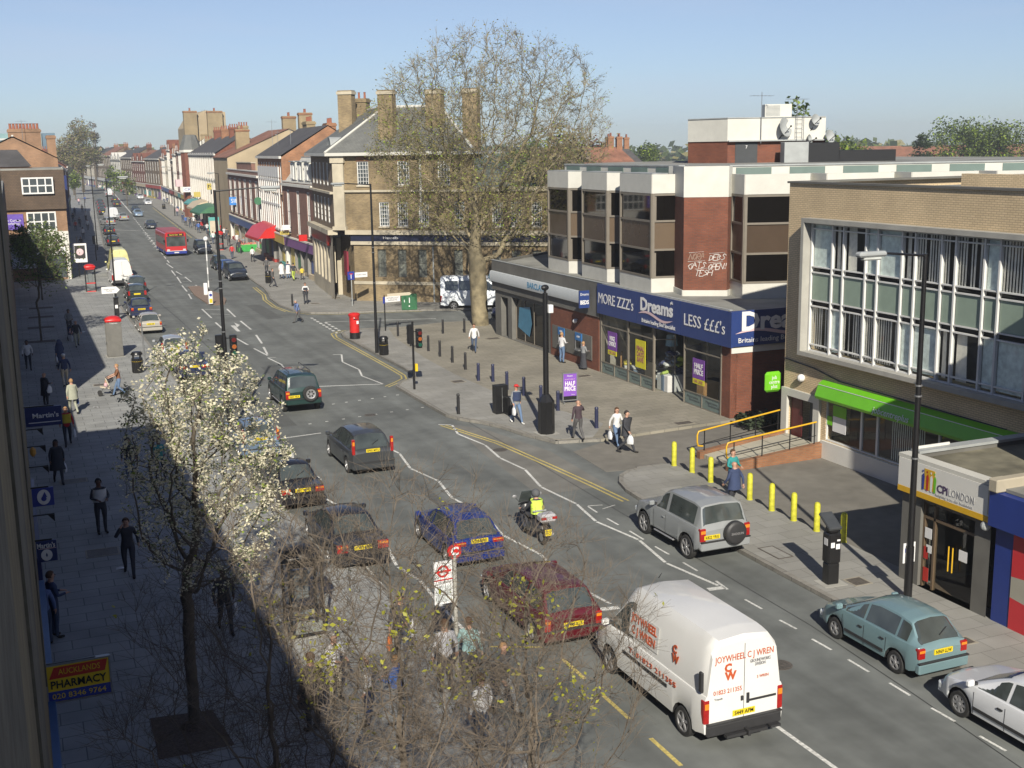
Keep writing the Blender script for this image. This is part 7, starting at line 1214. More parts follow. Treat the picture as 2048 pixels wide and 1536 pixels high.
for lb, px, py, fc, ps, tp, bt, hr_ in (('person in a white top with a dark rucksack by the fruit stall', 506, 524, A_, 'walkL', 'white', 'black', 'blackhair'), ('person in a red top beside the parked cars', 465, 518, A_, 'walkR', 'red', 'djeans', 'blackhair'), ('person in a long black coat left of the fruit stall', 479, 507, W_, 'walkL', 'black', 'black', 'blackhair'), ('dark suited man by the thin pole before the shops', 534, 548, A_, 'walkR', 'dgrey', 'black', 'brownhair'), ('woman with a grey bag beside the round bin', 546, 574, W_ + .8, 'walkL', 'dgrey', 'black', 'brownhair'), ('first person in a long white coat outside the red signed shop', 564, 558, A_, 'walkL', 'white', 'djeans', 'blackhair'), ('person in navy between the white coat and the lime skirt', 577, 557, A_, 'stand', 'navy', 'jeans', 'blackhair'), ('woman in black with a lime green skirt', 588, 561, A_ + .2, 'walkR', 'black', 'lime', 'blackhair'), ('child in a yellow and black top by the corner bank', 605, 560, A_, 'walkL', 'yellow', 'black', 'brownhair'), ('shopkeeper in red behind the green fruit stall', 494, 486, W_, 'stand', 'red', 'black', 'blackhair'), ('person in a striped top beside the fruit stall', 488, 500, W_, 'hold', 'grey', 'black', 'blackhair'), ('person in white by the white shop wall', 475, 492, W_, 'walkL', 'white', 'grey', 'fair')):
    Q(lb, (px, py), fc, ps, tp, bt, hr_, fine=False, h=1.3 if 'child' in lb else 1.7, coat=('white', .5, .24) if 'white coat' in lb else None)
cols = ['pink', 'blue', 'black', 'white', 'dgrey', 'red', 'plain', 'navy', 'cream']; r_ = random.Random(4)
spots = [(355, 432), (372, 452), (381, 455), (388, 452), (393, 460), (405, 462), (329, 405), (335, 408), (341, 404), (346, 410), (325, 398), (163, 500), (167, 478), (160, 455), (152, 462), (172, 440), (150, 432), (165, 425), (158, 410), (170, 405), (147, 445), (176, 460), (455, 480), (440, 470), (415, 468), (300, 385), (310, 390), (320, 392), (398, 466), (418, 482), (427, 488), (458, 492), (436, 470), (449, 478), (366, 446)]
wh = ['in front of the green awning', 'by the far shops', 'on the far pavement']
for k, (px, py) in enumerate(spots):
    c_ = cols[k % 9]; left = px < 200; row = k if not left else k - 11
    lb = ('figure in %s clothes, number %s along the shaded left pavement' if left else 'figure in %s clothes, number %s along the far right pavement') % (dict(dgrey='dark grey', plain='pale').get(c_, c_), ['one', 'two', 'three', 'four', 'five', 'six', 'seven', 'eight', 'nine', 'ten', 'eleven', 'twelve', 'thirteen', 'fourteen', 'fifteen', 'sixteen', 'seventeen', 'eighteen', 'nineteen', 'twenty', 'twenty-one', 'twenty-two', 'twenty-three', 'twenty-four'][min(23, row if left or k < 11 else k - 11)])
    Q(lb, (px, py), W_ if k % 2 else A_, 'walkL' if k % 3 else 'walkR', c_, 'black' if k % 2 else 'djeans', 'blackhair', fine=False, h=1.72, group='small figures far along the street')
Q('scooter rider in a grey helmet and lime high visibility vest', (14.55, 32.95, .02), -.02, 'ride', 'black', 'black', helmet='helmet', vest='hivis', h=1.78)
# pushchairs
def buggy(label, px, py, face, c_, z=.12):
    p = at(px, py, z); t = thing('pushchair', label, 'pushchair', p, face, 'pushchairs')
    for x in (-.22, .22):
        for y in (-.3, .35): part('wheel', t, lambda m: m.push(T(x, y, .12) @ RY(pi / 2)).lathe([(.07, -.025), (.12, -.02), (.12, .02), (.07, .025)], M_tyre, 12))
        part('frame', t, lambda m: (m.tube([(x, .35, .12), (x, -.1, .55), (x, -.42, 1.05)], .015, M_steel, 5), m.tube([(x, -.3, .12), (x, .1, .5)], .015, M_steel, 5)))
    part('seat', t, lambda m: (m.push(T(0, .1, .38) @ RX(.25)).box(-.19, -.22, 0, .19, .25, .06, cl(*CL[c_]), .02), m.pop().push(T(0, -.12, .42) @ RX(-.35)).box(-.19, -.04, 0, .19, .02, .5, cl(*CL[c_]), .02))); part('hood', t, lambda m: m.ball((0, -.15, .82), .24, cl(*CL['black']), 10, 6, (.9, .9, .8)), smooth=50); part('handle', t, lambda m: m.cyl((-.22, -.42, 1.05), (.22, -.42, 1.05), .018, .018, M_black, 6)); part('child', t, lambda m: (m.ball((0, .0, .72), .09, M_skin, 8, 6), m.ball((0, .04, .53), .13, cl(*CL['pink']), 8, 6, (1, .8, 1.1))), smooth=60)
buggy('pushchair in front of the woman in brown on the sunny pavement', 215, 790, L_, 'cream'); buggy('dark pushchair coming towards the camera in the shade', 143, 680, W_, 'navy')
# ================================================================= street furniture
def lamp_post(label, px, py, h, arm=2.4, ang=0, box=0, z=.12, r=.09, group='tall black lamp posts', name='street_lamp', base=None):
    p = at(px, py, z); t = thing(name, label, 'street lamp', p, ang, group)
    part('pole', t, lambda m: (m.cyl((0, 0, 0), (0, 0, 1.5), r * 1.25, r * 1.2, M_black, 12), m.cyl((0, 0, 1.5), (0, 0, h), r, r * .62, M_black, 12)), smooth=50)
    part('arm', t, lambda m: m.cyl((0, 0, h - .05), (arm, 0, h + .08), .035, .03, M_black, 8)); o = part('lamp_head', t, lambda m: m.box(arm - .05, -.13, h - .0, arm + .8, .13, h + .14, M_lead, .05)); part('lens', o, lambda m: m.box(arm + .1, -.1, h - .08, arm + .65, .1, h - .003, mat('lamp_lens', (.5, .52, .5), .2), .03))
    part('bands', t, lambda m: [m.cyl((0, 0, z_), (0, 0, z_ + .04), r * 1.06, r * 1.06, M_steel, 12) for z_ in (h * .42, h * .6, h * .63)]); return t
# arms reach over the road
la = atY(1720, 495, at(1815, 1200).y)
lamp_post('nearest black lamp post, before the white CPI fascia, with its arm to the left', 1815, 1198, 9.35, 1.35, pi); 
lamp_post('tall lamp post in the plaza beside the litter bin, arm to the left', 754, 706, 10.2, 1.9, pi + .3)
t4 = lamp_post('tall lamp post in front of the blossom tree, arm reaching right', 460, 862, 10.6, 2.0, -.35); 
lamp_post('slim lamp post on the left pavement by the brick sided phone box', 233, 615, 10.3, .9, 0, r=.07); lamp_post('far slim lamp post by the hanging picture sign', 195, 500, 10.8, .9, 0, r=.07)
lamp_post('slim lamp post beyond the bus on the right pavement', 350, 432, 9.5, 1.2, pi, r=.07); lamp_post('dark lamp post before the plain gable house', 446, 500, 9.6, .6, pi, r=.07); lamp_post('lamp post among the small trees up the street', 172, 440, 10, .8, 0, r=.07)
# camera column
p = at(1093, 866, .13); t = thing('camera_column', 'black camera column on a wide octagonal base in the middle of the plaza kerb', 'pole', p); part('base', t, lambda m: m.push(RZ(pi / 8)).lathe([(.36, 0), (.36, 1.42), (.16, 1.72)], M_black, 8)); part('column', t, lambda m: m.cyl((0, 0, 1.7), (0, 0, 6.1), .125, .11, M_black, 12), smooth=50); part('camera_head', t, lambda m: (m.cyl((0, 0, 6.1), (0, 0, 6.25), .06, .06, M_black, 8), m.ball((0, 0, 6.33), .13, M_black, 10, 8, (1.4, 1, 1)))); part('white_box', t, lambda m: m.box(.08, -.2, 5.25, .3, .05, 5.6, M_wl, .02)); part('footing', t, lambda m: m.box(-.45, -.45, -.01, .45, .45, .008, M_concl))
def bollard_set(pts, h, r, mt, dn, nm='bollard', z=.13, cap=True, grp='', collar=False):
    t0 = None
    for k, (px, py) in enumerate(pts):
        p = at(px, py, z)
        if t0 is None:
            t = t0 = thing(nm, dn(k), 'bollard', p, 0, grp)
            if mt is M_bol: part('post', t, lambda m: m.lathe([(r, 0), (r, h * .82), (r * .8, h * .83), (r * .8, h * .86), (r * 1.02, h * .87), (r * 1.02, h * .96), (r * .7, h)], mt, 12), smooth=40)
            else: part('post', t, lambda m: m.lathe([(r, -.1), (r, h * .9), (r * .8, h * .97), (r * .3, h)], mt, 12), smooth=40)
            part('collar' if collar else 'base_ring', t, lambda m: m.lathe([(r * 1.15, 0), (r * 1.1, .04)], mt if not collar else M_dark, 12))
        else: clone(t0, p, 0, dn(k), grp)
M_bol = mat('bollard_navy', (.025, .03, .075), .4, .1, 5); M_bolk = mat('bollard_black', (.02, .02, .022), .45, .1, 5)
NW = ['first', 'second', 'third', 'fourth', 'fifth', 'sixth', 'seventh', 'eighth', 'ninth', 'tenth', 'eleventh', 'twelfth']
bollard_set([(957, 761), (986, 763), (1014, 779), (1048, 791), (1082, 809), (1116, 821), (1193, 856)], .95, .085, M_bol, lambda k: ['navy bollard at the upper end of the navy row', 'second navy bollard from the upper end of the row', 'navy bollard behind the black cabinet', 'navy bollard behind the man in the red cap', 'navy bollard just left of the camera column', 'navy bollard at the left foot of the purple board', 'lone navy bollard right of the bald man'][k], grp='navy bollards along the plaza')
M_bol2 = M_bol; M_bol = M_bolk
bollard_set([(857, 702), (880, 713), (905, 725), (931, 739)], .98, .075, M_bolk, lambda k: NW[k] + ' black bollard of the line right of the double traffic light', grp='black bollards along the plaza')
bollard_set([(796, 672), (886, 667), (929, 665), (917, 828), (585, 612), (822, 692)], .98, .075, M_bolk, lambda k: ['black bollard above the litter bin', 'black bollard left of the plane tree, left of the pair', 'black bollard left of the plane tree, right of the pair', 'lone black bollard at the kerb below the traffic light', 'black bollard on the corner bank pavement', 'black bollard behind the traffic light pole'][k], grp='single black bollards')
M_yb = mat('bollard_yellow', (.62, .60, .04), .6, .25, 7, stain=.3)
bollard_set([(1348, 932), (1384, 945), (1421, 965), (1499, 1000), (1543, 1022), (1587, 1042), (1633, 1063), (1686, 1085)], .98, .1, M_yb, lambda k: ['yellow bollard farthest up the row by the driveway', 'second yellow bollard down from the driveway', 'mossy yellow bollard left of the talking pair', 'first yellow bollard below the talking pair', 'second yellow bollard below the talking pair', 'third yellow bollard below the talking pair', 'yellow bollard left of the parking meter', 'yellow bollard behind the parking meter'][k], z=.1, grp='yellow bollards before the forecourt')
# pay machine
p = at(1661, 1166, .12); t = thing('parking_meter', 'tall black parking meter with a tilted solar panel on the near right pavement', 'parking meter', p, -.1)
part('body', t, lambda m: (m.box(-.18, -.15, 0, .18, .17, .62, M_black, .03), m.box(-.2, -.17, .62, .2, .19, 1.5, M_black, .04), m.box(-.15, -.12, 1.5, .15, .15, 1.66, M_black, .03))); part('solar_panel', t, lambda m: m.push(T(0, 0, 1.66) @ RX(.5) @ RZ(0)).box(-.2, -.16, 0, .2, .5, .1, mat('solar', (.06, .065, .07), .3), .02)); part('labels', t, lambda m: (m.box(-.14, -.176, 1.1, -.02, -.171, 1.25, M_wl), m.box(.02, -.176, 1.05, .15, -.171, 1.2, M_wl), m.box(-.206, -.1, 1.15, -.201, .08, 1.35, M_wl), m.box(.05, -.176, 1.28, .15, -.171, 1.33, M_wl))); part('footing', t, lambda m: m.box(-.35, -.3, -.01, .38, .32, .008, M_concl))
p = at(235, 640, .12); t = thing('parking_meter', 'black parking meter behind the near red topped phone box', 'parking meter', p, 0); part('body', t, lambda m: m.box(-.17, -.15, 0, .17, .15, 1.6, M_black, .04)); part('labels', t, lambda m: m.box(-.1, -.156, .9, .1, -.151, 1.15, M_wl)); part('panel', t, lambda m: m.box(-.19, -.2, 1.62, .19, .2, 1.72, M_black, .02))
# parking sign on the near lamp
q = atY(1818, 1105, at(1815, 1198).y - .15); t = thing('parking_sign', 'white parking rules plate on the nearest lamp post', 'sign', q); part('plate', t, lambda m: m.box(-.2, -.01, -.28, .2, .01, .28, M_wl)); o = part('symbol', t, lambda m: m.box(-.15, -.014, .02, -.04, -.011, .14, M_sb)); text('P', .11, o, M_wl, T(-.095, -.017, .08), ext=.001); text('Pay at\nmachine\nMon - Sat\n8.30am - 6.30pm', .07, t, M_black, T(.03, -.014, -.08), ext=.001, width=.28)
# traffic lights
def tlight(label, px, py, h, z=.12, heads=2, big=1.0, hz=None, rz=0, group='traffic lights'):
    p = at(px, py, z); t = thing('traffic_light', label, 'traffic light', p, rz, group); part('pole', t, lambda m: m.cyl((0, 0, 0), (0, 0, h), .06 * big, .055 * big, M_black, 10), smooth=50)
    for k, (dx, fy, zz) in enumerate(hz or (((.33, -1, h - .35), (-.16, 1, h - .1))[:heads])):
        def hd(m):
            m.box(dx - .15, -.11, zz - 1.0, dx + .15, .12, zz, M_black, .03)
            for j in range(3):
                c = zz - .2 - .3 * j; m.push(T(dx, fy * .1, c) @ RX(pi / 2)).lathe([(.13, -.12 if fy > 0 else 0), (.13, 0 if fy > 0 else .12)], M_black, 12); m.pop()
        o = part('signal_head', t, hd); part('lenses', o, lambda m: [m.push(T(dx, fy * .14, zz - .2 - .3 * j) @ RX(pi / 2)).lathe([(.1, -.09), (.1, .09)], mat('lens_' + c_, k_, .3, 0), 12) or m.pop() for j, (c_, k_) in enumerate((('red', (.12, .01, .01)), ('amber', (.35, .10, .02)), ('green', (.01, .08, .05))))])
        part('bracket', t, lambda m: (m.box(min(0, dx), -.02, zz - .15, max(0, dx), .02, zz - .11, M_black), m.box(min(0, dx), -.02, zz - .9, max(0, dx), .02, zz - .86, M_black)))
    return t
tl = tlight('pole at the plaza crossing with two dark signal heads', 829, 779, 3.55, z=.12, hz=((.32, -1, 3.15), (-.14, 1, 3.4))); part('push_button', tl, lambda m: m.box(.06, -.1, .95, .2, .05, 1.35, M_sy, .02))
tlight('dark signal heads beside the tall lamp post at the blossom tree', 462, 858, 4.2, hz=((.34, -1, 4.25), (-.28, 1, 4.3)), big=.9)
tlight('small signal far up the left kerb', 193, 521, 2.9, hz=((-.1, 1, 2.9),))
# post box, bins, cabinets
p = at(710, 677, .13); t = thing('post_box', 'round red post box with a black foot at the plaza corner', 'post box', p, 0); part('body', t, lambda m: m.lathe([(.32, .42), (.32, 1.45), (.36, 1.47), (.36, 1.52)], M_red, 24), smooth=40); part('foot', t, lambda m: m.lathe([(.35, 0), (.34, .1), (.33, .42)], M_black, 24), smooth=40); part('cap', t, lambda m: m.lathe([(.37, 1.52), (.39, 1.56), (.39, 1.62), (.30, 1.70), (.02, 1.73)], M_red, 24), smooth=40); part('slot', t, lambda m: m.box(-.12, -.335, 1.3, .14, -.3, 1.35, M_black)); part('notice', t, lambda m: (m.box(.06, -.33, 1.0, .2, -.29, 1.2, M_wl), m.box(-.12, -.335, 1.38, -.05, -.3, 1.43, M_wl)))
def bin_(label, px, py, r=.27, h=1.15, z=.12, mt=None):
    p = at(px, py, z); mt = mt or M_black; t = thing('litter_bin', label, 'litter bin', p, 0, 'litter bins'); part('body', t, lambda m: (m.lathe([(r * .93, 0), (r, .05), (r, h * .68), (r * 1.04, h * .70)], mt, 16), [m.box(r * cos(a) - .012, r * sin(a) - .012, .06, r * cos(a) + .012, r * sin(a) + .012, h * .66, mt) for a in [k * pi / 8 for k in range(16)]]), smooth=40)
    part('hood', t, lambda m: (m.lathe([(r * 1.1, h * .86), (r * 1.1, h * .9), (r * .8, h), (.03, h * 1.03)], mt, 16), [m.box(r * .9 * cos(a) - .04, r * .9 * sin(a) - .04, h * .7, r * .9 * cos(a) + .04, r * .9 * sin(a) + .04, h * .88, mt) for a in (.8, 2.4, 3.9, 5.5)]), smooth=40); part('band', t, lambda m: m.lathe([(r * 1.02, h * .55), (r * 1.02, h * .56)], M_sy, 16)); return t
bin_('black ribbed litter bin beside the lamp post at the plaza corner', 768, 710); bin_('black litter bin on the left pavement above the blossom', 276, 745, .3, 1.2); bin_('round dark bin by the double yellow lines at the shops', 537, 566); bin_('dark litter bin far along the right pavement', 328, 418, .35)
for lb, px, py, w_, h_ in (('taller black equipment cabinet on the plaza kerb', 1001, 826, .62, 1.35), ('lower black cabinet beside the taller one', 1018, 829, .3, .85)):
    p = at(px, py, .13); t = thing('equipment_cabinet', lb, 'cabinet', p, .05, 'cabinets in the street'); part('casing', t, lambda m: m.box(-w_ / 2, -.22, 0, w_ / 2, .22, h_, M_black, .02)); part('door_lines', t, lambda m: (m.box(-.004, -.225, .1, .004, -.2205, h_ - .1, M_lead), m.box(.02, -.23, h_ * .55, .04, -.221, h_ * .62, M_steel)))
p = at(819, 619, .12); t = thing('equipment_cabinet', 'green cabinet with white paint marks beside the minibus', 'cabinet', p, -.3, 'cabinets in the street'); part('casing', t, lambda m: m.box(-.6, -.25, 0, .6, .25, 1.2, mat('cabinet_green', (.02, .13, .05), .5, .1, 3), .02)); part('paint_mark', t, lambda m: (m.box(-.02, -.256, .55, .05, -.251, .95, M_wl), m.box(-.4, -.256, .6, -.35, -.251, .8, M_wl), m.box(-.05, -.256, .25, .04, -.251, .35, M_wl)))
# advertising board
p = at(1140, 806, .13); t = thing('advertising_board', 'purple HALF PRICE board in a silver frame on the plaza', 'advertising board', p, -.12); M_pu = mat('board_violet', (.24, .09, .50), .45, .05, 2)
part('frame', t, lambda m: [m.box(*b, M_steel) for b in ((-.38, -.03, .12, -.33, .03, 1.5), (.33, -.03, .12, .38, .03, 1.5), (-.33, -.03, 1.45, .33, .03, 1.5), (-.33, -.03, .12, .33, .03, .17), (-.38, -.25, 0, -.33, .3, .1), (.33, -.25, 0, .38, .3, .1))]); part('sheet', t, lambda m: m.box(-.33, -.015, .35, .33, .015, 1.45, M_pu)); part('lower_panel', t, lambda m: m.box(-.33, -.014, .17, .33, .014, .34, M_black)); text('HALF\nPRICE', .3, t, M_wl, T(0, -.02, .83), width=.56, bold=.008); text('Dreams', .11, t, M_wl, T(0, -.02, 1.34), width=.28); text('DON\'T MISS IT', .07, t, M_pink, T(0, -.02, 1.17), width=.5); text('Dreams', .06, t, M_wl, T(.16, -.02, .42))
# street name sign, dead end sign
p = at(771, 662, .12); t = thing('street_name_sign', 'white name sign on a dark post beside the tall plaza lamp', 'sign', p, .1); hh = 2.35; part('post', t, lambda m: m.cyl((0, 0, 0), (0, 0, hh + .1), .045, .045, M_black, 8)); part('plate', t, lambda m: m.box(.05, -.03, hh - .38, 1.15, .0, hh, M_wl)); part('blue_plate', t, lambda m: m.box(-.12, -.04, hh - .45, .04, -.01, hh, M_sb)); text('NETHERCOURT\nAVENUE N3', .17, t, M_black, T(.6, -.034, hh - .19), width=.9, ext=.001); part('pointed_sign', t, lambda m: m.add([(.25, .06, hh - .02), (1.9, .06, hh - .02), (2.05, .06, hh + .08), (1.9, .06, hh + .18), (.25, .06, hh + .18), (.25, .08, hh - .02), (1.9, .08, hh - .02), (2.05, .08, hh + .08), (1.9, .08, hh + .18), (.25, .08, hh + .18)], [(0, 1, 2, 3, 4), (9, 8, 7, 6, 5), (0, 5, 6, 1), (3, 8, 9, 4), (1, 6, 7, 2), (2, 7, 8, 3)], M_crm))
p = at(705, 612, .12); t = thing('dead_end_sign', 'blue square sign and white name plate on a post before the bank', 'sign', p, .1); part('post', t, lambda m: m.cyl((0, 0, 0), (0, 0, 2.7), .04, .04, M_lead, 8)); part('blue_plate', t, lambda m: m.box(-.32, -.05, 2.1, .25, -.03, 2.75, M_sb)); part('symbol', t, lambda m: (m.box(-.06, -.055, 2.2, .0, -.051, 2.52, M_wl), m.box(-.17, -.055, 2.52, .11, -.051, 2.6, M_sr))); part('name_plate', t, lambda m: m.box(.3, -.05, 2.25, 1.35, -.03, 2.65, M_wl)); text('CHURCH END', .15, t, M_black, T(.82, -.055, 2.45), width=.85, ext=.001)
# phone boxes
def phone(label, px, py, z=.12, rz=0, red=True, h=2.45, back=False, dark=None):
    p = at(px, py, z); t = thing('phone_box', label, 'phone box', p, rz, 'phone boxes'); fm = dark or (M_black if not back else mat('phone_grey', (.16, .155, .14), .6, .15, 3, stain=.2)); w_ = .45
    part('roof', t, lambda m: (m.box(-w_ - .03, -w_ - .03, h - .3, w_ + .03, w_ + .03, h - .12, M_red if red else fm, .03), m.push(T(0, 0, h - .13)).ball((0, 0, 0), w_ * 1.02, M_red if red else fm, 16, 8, (1, 1, .4))), smooth=50)
    part('frame', t, lambda m: [m.box(x, y, 0, x + .07, y + .07, h - .3, fm) for x in (-w_, w_ - .07) for y in (-w_, w_ - .07)] + [m.box(-w_ + .07, -w_, z_, w_ - .07, -w_ + .05, z_ + .1, M_red if (red and not back) else fm) for z_ in (0, .75, h - .42)] + [m.box(-w_, -w_ + .07, z_, -w_ + .05, w_ - .07, z_ + .1, fm) for z_ in (0, .75, h - .42)])
    if back: part('back_panel', t, lambda m: m.box(-w_ + .02, -w_ - .02, .05, w_ - .02, -w_ + .04, h - .32, fm)); text('Telephone', .12, t, M_wl, T(0, -w_ - .035, h - .36), width=.45)
    else: part('pane', t, lambda m: (m.quad((-w_ + .05, -w_ + .02, .1), (w_ - .05, -w_ + .02, .1), (w_ - .05, -w_ + .02, h - .4), (-w_ + .05, -w_ + .02, h - .4), M_clear), m.quad((-w_ + .02, w_ - .05, .1), (-w_ + .02, -w_ + .05, .1), (-w_ + .02, -w_ + .05, h - .4), (-w_ + .02, w_ - .05, h - .4), M_clear)))
    part('telephone', t, lambda m: (m.box(-.2, w_ - .25, .8, .2, w_ - .02, 1.6, M_steel, .02), m.box(-.18, w_ - .27, 1.65, .18, w_ - .2, 1.9, M_wl))); part('floor', t, lambda m: m.box(-w_ - .1, -w_ - .1, -.01, w_ + .1, w_ + .1, .02, M_concl)); return t
phone('near phone box with a grey back panel and domed red roof on the left pavement', 231, 712, back=True); phone('glazed phone box with red bands on the left pavement by the white van', 183, 583); phone('dark framed phone box under the bare branches beside the black saloon', 610, 1262, red=False, h=2.3, dark=M_black); phone('small red phone box on the right pavement near the bus', 440, 500, h=2.4)
# bus stop
p = at(915, 1352, .12); t = thing('bus_stop', 'bus stop pole with a red disc lettered C and a white timetable flag', 'bus stop', p, .05)
hs = hgt(915, 1352, 915, 1118, .12); part('pole', t, lambda m: m.cyl((0, 0, 0), (0, 0, hs + .05), .05, .05, M_concl, 10), smooth=50)
dc = part('disc', t, lambda m: m.push(T(0, 0, hs + .06) @ RX(pi / 2)).lathe([(.17, -.03), (.17, .03)], M_red, 18)); text('C', .27, dc, M_wl, T(0, -.04, hs + .07), bold=.012)
part('flag', t, lambda m: m.box(-.52, -.02, hs - 1.15, -.07, .02, hs - .12, M_wl)); rg = part('roundel', t, lambda m: (m.push(T(-.3, -.022, hs - .36) @ RX(pi / 2)).add([(r_ * cos(2 * pi * k / 20), r_ * sin(2 * pi * k / 20), 0) for r_ in (.1, .15) for k in range(20)], [(k, (k + 1) % 20, 20 + (k + 1) % 20, 20 + k) for k in range(20)], M_red), m.pop().box(-.5, -.025, hs - .39, -.1, -.0215, hs - .335, M_red))); part('red_line', t, lambda m: m.box(-.52, -.025, hs - .58, -.07, -.0205, hs - .55, M_red)); text('BUS STOP', .055, t, M_black, T(-.3, -.023, hs - .62), ext=.001); part('timetable', t, lambda m: m.box(-.5, -.025, hs - 1.1, -.1, -.021, hs - .7, mat('paper', (.62, .66, .66), .6, .15, 12)))
# island, beacon and bollard
g = MB(); g.prism([(14.6, 113), (14.2, 106), (14.3, 99.5), (14.9, 98.2), (15.6, 98.6), (16.2, 101.5), (16.3, 106), (15.6, 113)], 0, .1, mat('island_paving', (.24, .17, .13), .9, .1, 2)); structure(g, 'traffic_island')
def beacon(label, x, y, h=3.6): t = thing('beacon', label, 'beacon', (x, y, .1), 0, 'beacons'); part('pole', t, lambda m: [m.cyl((0, 0, k * h / 8), (0, 0, (k + 1) * h / 8), .06, .06, M_wl if k % 2 else M_lead, 8) for k in range(8)]); part('globe', t, lambda m: m.ball((0, 0, h + .2), .22, M_wl, 12, 8), smooth=60); return t
beacon('pole with a round white globe on the traffic island', 15.5, 106.2, 4.6)
def islbol(label, px, py, blue): p = at(px, py, .1); t = thing('island_bollard', label, 'bollard', p, 0, 'traffic island bollards'); part('body', t, lambda m: m.box(-.17, -.12, 0, .17, .12, 1.05, M_wl, .04)); part('face', t, lambda m: m.box(-.12, -.125, .1, .12, -.121, .45, M_sy) if blue else m.box(-.12, -.125, .1, .12, -.121, .3, M_wl)); part('disc', t, lambda m: m.push(T(0, -.12, .75) @ RX(pi / 2)).lathe([(.12, 0), (.12, .01)], M_sb if blue else M_wl, 14)); return t
islbol('white island bollard with a blue disc and yellow face', 422, 608, True); islbol('plain white island bollard at the far end of the island', 412, 590, False)
# direction sign near the phone box
q = at(229, 640, .12); t = thing('direction_sign', 'white arrow shaped direction sign high beside the left phone boxes', 'sign', (q.x, q.y, 0)); h_ = hgt(229, 640, 229, 577); part('post', t, lambda m: m.cyl((.1, 0, 0), (.1, 0, h_), .04, .04, M_lead, 6)); part('arrow', t, lambda m: m.add([(-.75, -.05, h_ - .25), (.3, -.05, h_ - .25), (.55, -.05, h_), (.3, -.05, h_ + .25), (-.75, -.05, h_ + .25), (-.75, -.02, h_ - .25), (.3, -.02, h_ - .25), (.55, -.02, h_), (.3, -.02, h_ + .25), (-.75, -.02, h_ + .25)], [(0, 1, 2, 3, 4), (9, 8, 7, 6, 5), (0, 5, 6, 1), (3, 8, 9, 4), (1, 6, 7, 2), (2, 7, 8, 3), (4, 9, 5, 0)], M_wl)); text('Golders Green\nFinchley', .15, t, M_black, T(-.2, -.055, h_), width=.8, ext=.001)
p = at(290, 722, .12); t = thing('steel_post', 'plain grey post leaning over the litter bin on the left', 'post', p); part('post', t, lambda m: m.cyl((0, 0, 0), (-.05, .05, 2.6), .045, .045, M_steel, 8)); part('cap', t, lambda m: m.cyl((-.05, .05, 2.6), (-.05, .05, 2.64), .05, .05, M_lead, 8))
# shop signs, awnings, stall
def psign(label, px, py, s, w_, h_, mt, txt=None, tm=None, y=-.0, round_=False):
    q = atY(px, py, s); t = thing('projecting_sign', label, 'sign', q, 0, 'signs over the right pavement')
    if round_: a = MB(RX(pi / 2)); a.lathe([(w_ / 2, -.08), (w_ / 2, .08)], mt, 18); a.build('disc', t)
    else: part('panel', t, lambda m: m.box(-w_ / 2, -.08, -h_ / 2, w_ / 2, .08, h_ / 2, mt, .02))
    if txt: text(txt, h_ * .7, t, tm or M_black, T(0, -.09, 0), width=w_ * .75)
    part('arm', t, lambda m: m.box(w_ / 2, -.03, -.03, w_ / 2 + .5, .03, .03, M_black)); return t
psign('bright blue square sign beside the far lamp head', 469, 402, 166, 1.4, 1.1, mat('sign_bright_blue', (.05, .25, .70), .4), 'SIR', M_wl); psign('green and white round sign on the white framed shop', 516, 402, 140, .9, .9, SHC[2], None, None, round_=True); psign('yellow sign over the shops near the corner bank', 569, 466, 120.5, .95, .35, SHC[3], 'SALE'); psign('white upright sign above the yellow one', 572, 455, 120, .8, .5, M_wl)
psign('red sign with a white emblem beside the corner bank', 606, 476, 110.5, .8, .6, M_red, None); psign('upper yellow sign on the white bayed terrace', 421, 373, 196, 1.1, 1.0, SHC[3], 'M'); psign('lower yellow sign on the white bayed terrace', 395, 389, 216, 1.3, .9, SHC[3]); psign('pink oval sign before the corner turret', 362, 366, 246, 2.3, 1.4, M_pink, None); psign('white sign with blue letters below the corner turret', 378, 379, 236, 2.3, 1.0, M_wl, 'CKE', M_sb)
def awning(label, x, y0, y1, z0, z1, d, mt, grp='shop awnings'):
    t = thing('awning', label, 'awning', (x, (y0 + y1) / 2, 0), 0, grp); a = (y1 - y0) / 2; part('cloth', t, lambda m: m.add([(0, -a, z1), (0, a, z1), (-d * .6, a, (z0 + z1) / 2 + .25), (-d, a, z0), (-d, -a, z0), (-d * .6, -a, (z0 + z1) / 2 + .25), (0, -a, z0), (0, a, z0)], [(0, 1, 2, 5), (5, 2, 3, 4), (0, 5, 4, 6), (1, 7, 3, 2), (6, 4, 3, 7)], mt), smooth=40); part('valance', t, lambda m: m.box(-d - .02, -a, z0 - .3, -d + .005, a, z0 + .001, mt)); return t
awning('red rounded awning with yellow lettering over the fruit shop', hX(135), 130, 138, 3.0, 4.5, 2.2, M_red); awning('dark green awning at the white bayed terrace', hX(195), 190, 201, 3.0, 4.2, 3, SHC[2]); awning('tan awning beyond the dark green awning', hX(208), 204, 213, 3.2, 4.4, 2.6, SHC[7]); awning('pale teal canopy over a far right shop', hX(225), 218, 228, 3.3, 4.0, 2, SHC[6])
p = at(495, 503, .12); t = thing('market_stall', 'fruit stall with a bright green front under the red awning', 'stall', p, 0); part('table', t, lambda m: m.box(-1.3, -.6, 0, 1.3, .6, .75, M_dark)); part('skirt', t, lambda m: m.box(-1.32, -.64, .05, 1.32, -.605, .85, mat('stall_green', (.03, .35, .06), .6), 0)); r_ = random.Random(9)
FR = [mat('fruit_' + n_, c_, .5, 0) for n_, c_ in (('red', (.5, .05, .04)), ('orange', (.65, .2, .03)), ('green', (.2, .4, .05)), ('pink', (.6, .25, .2)))]
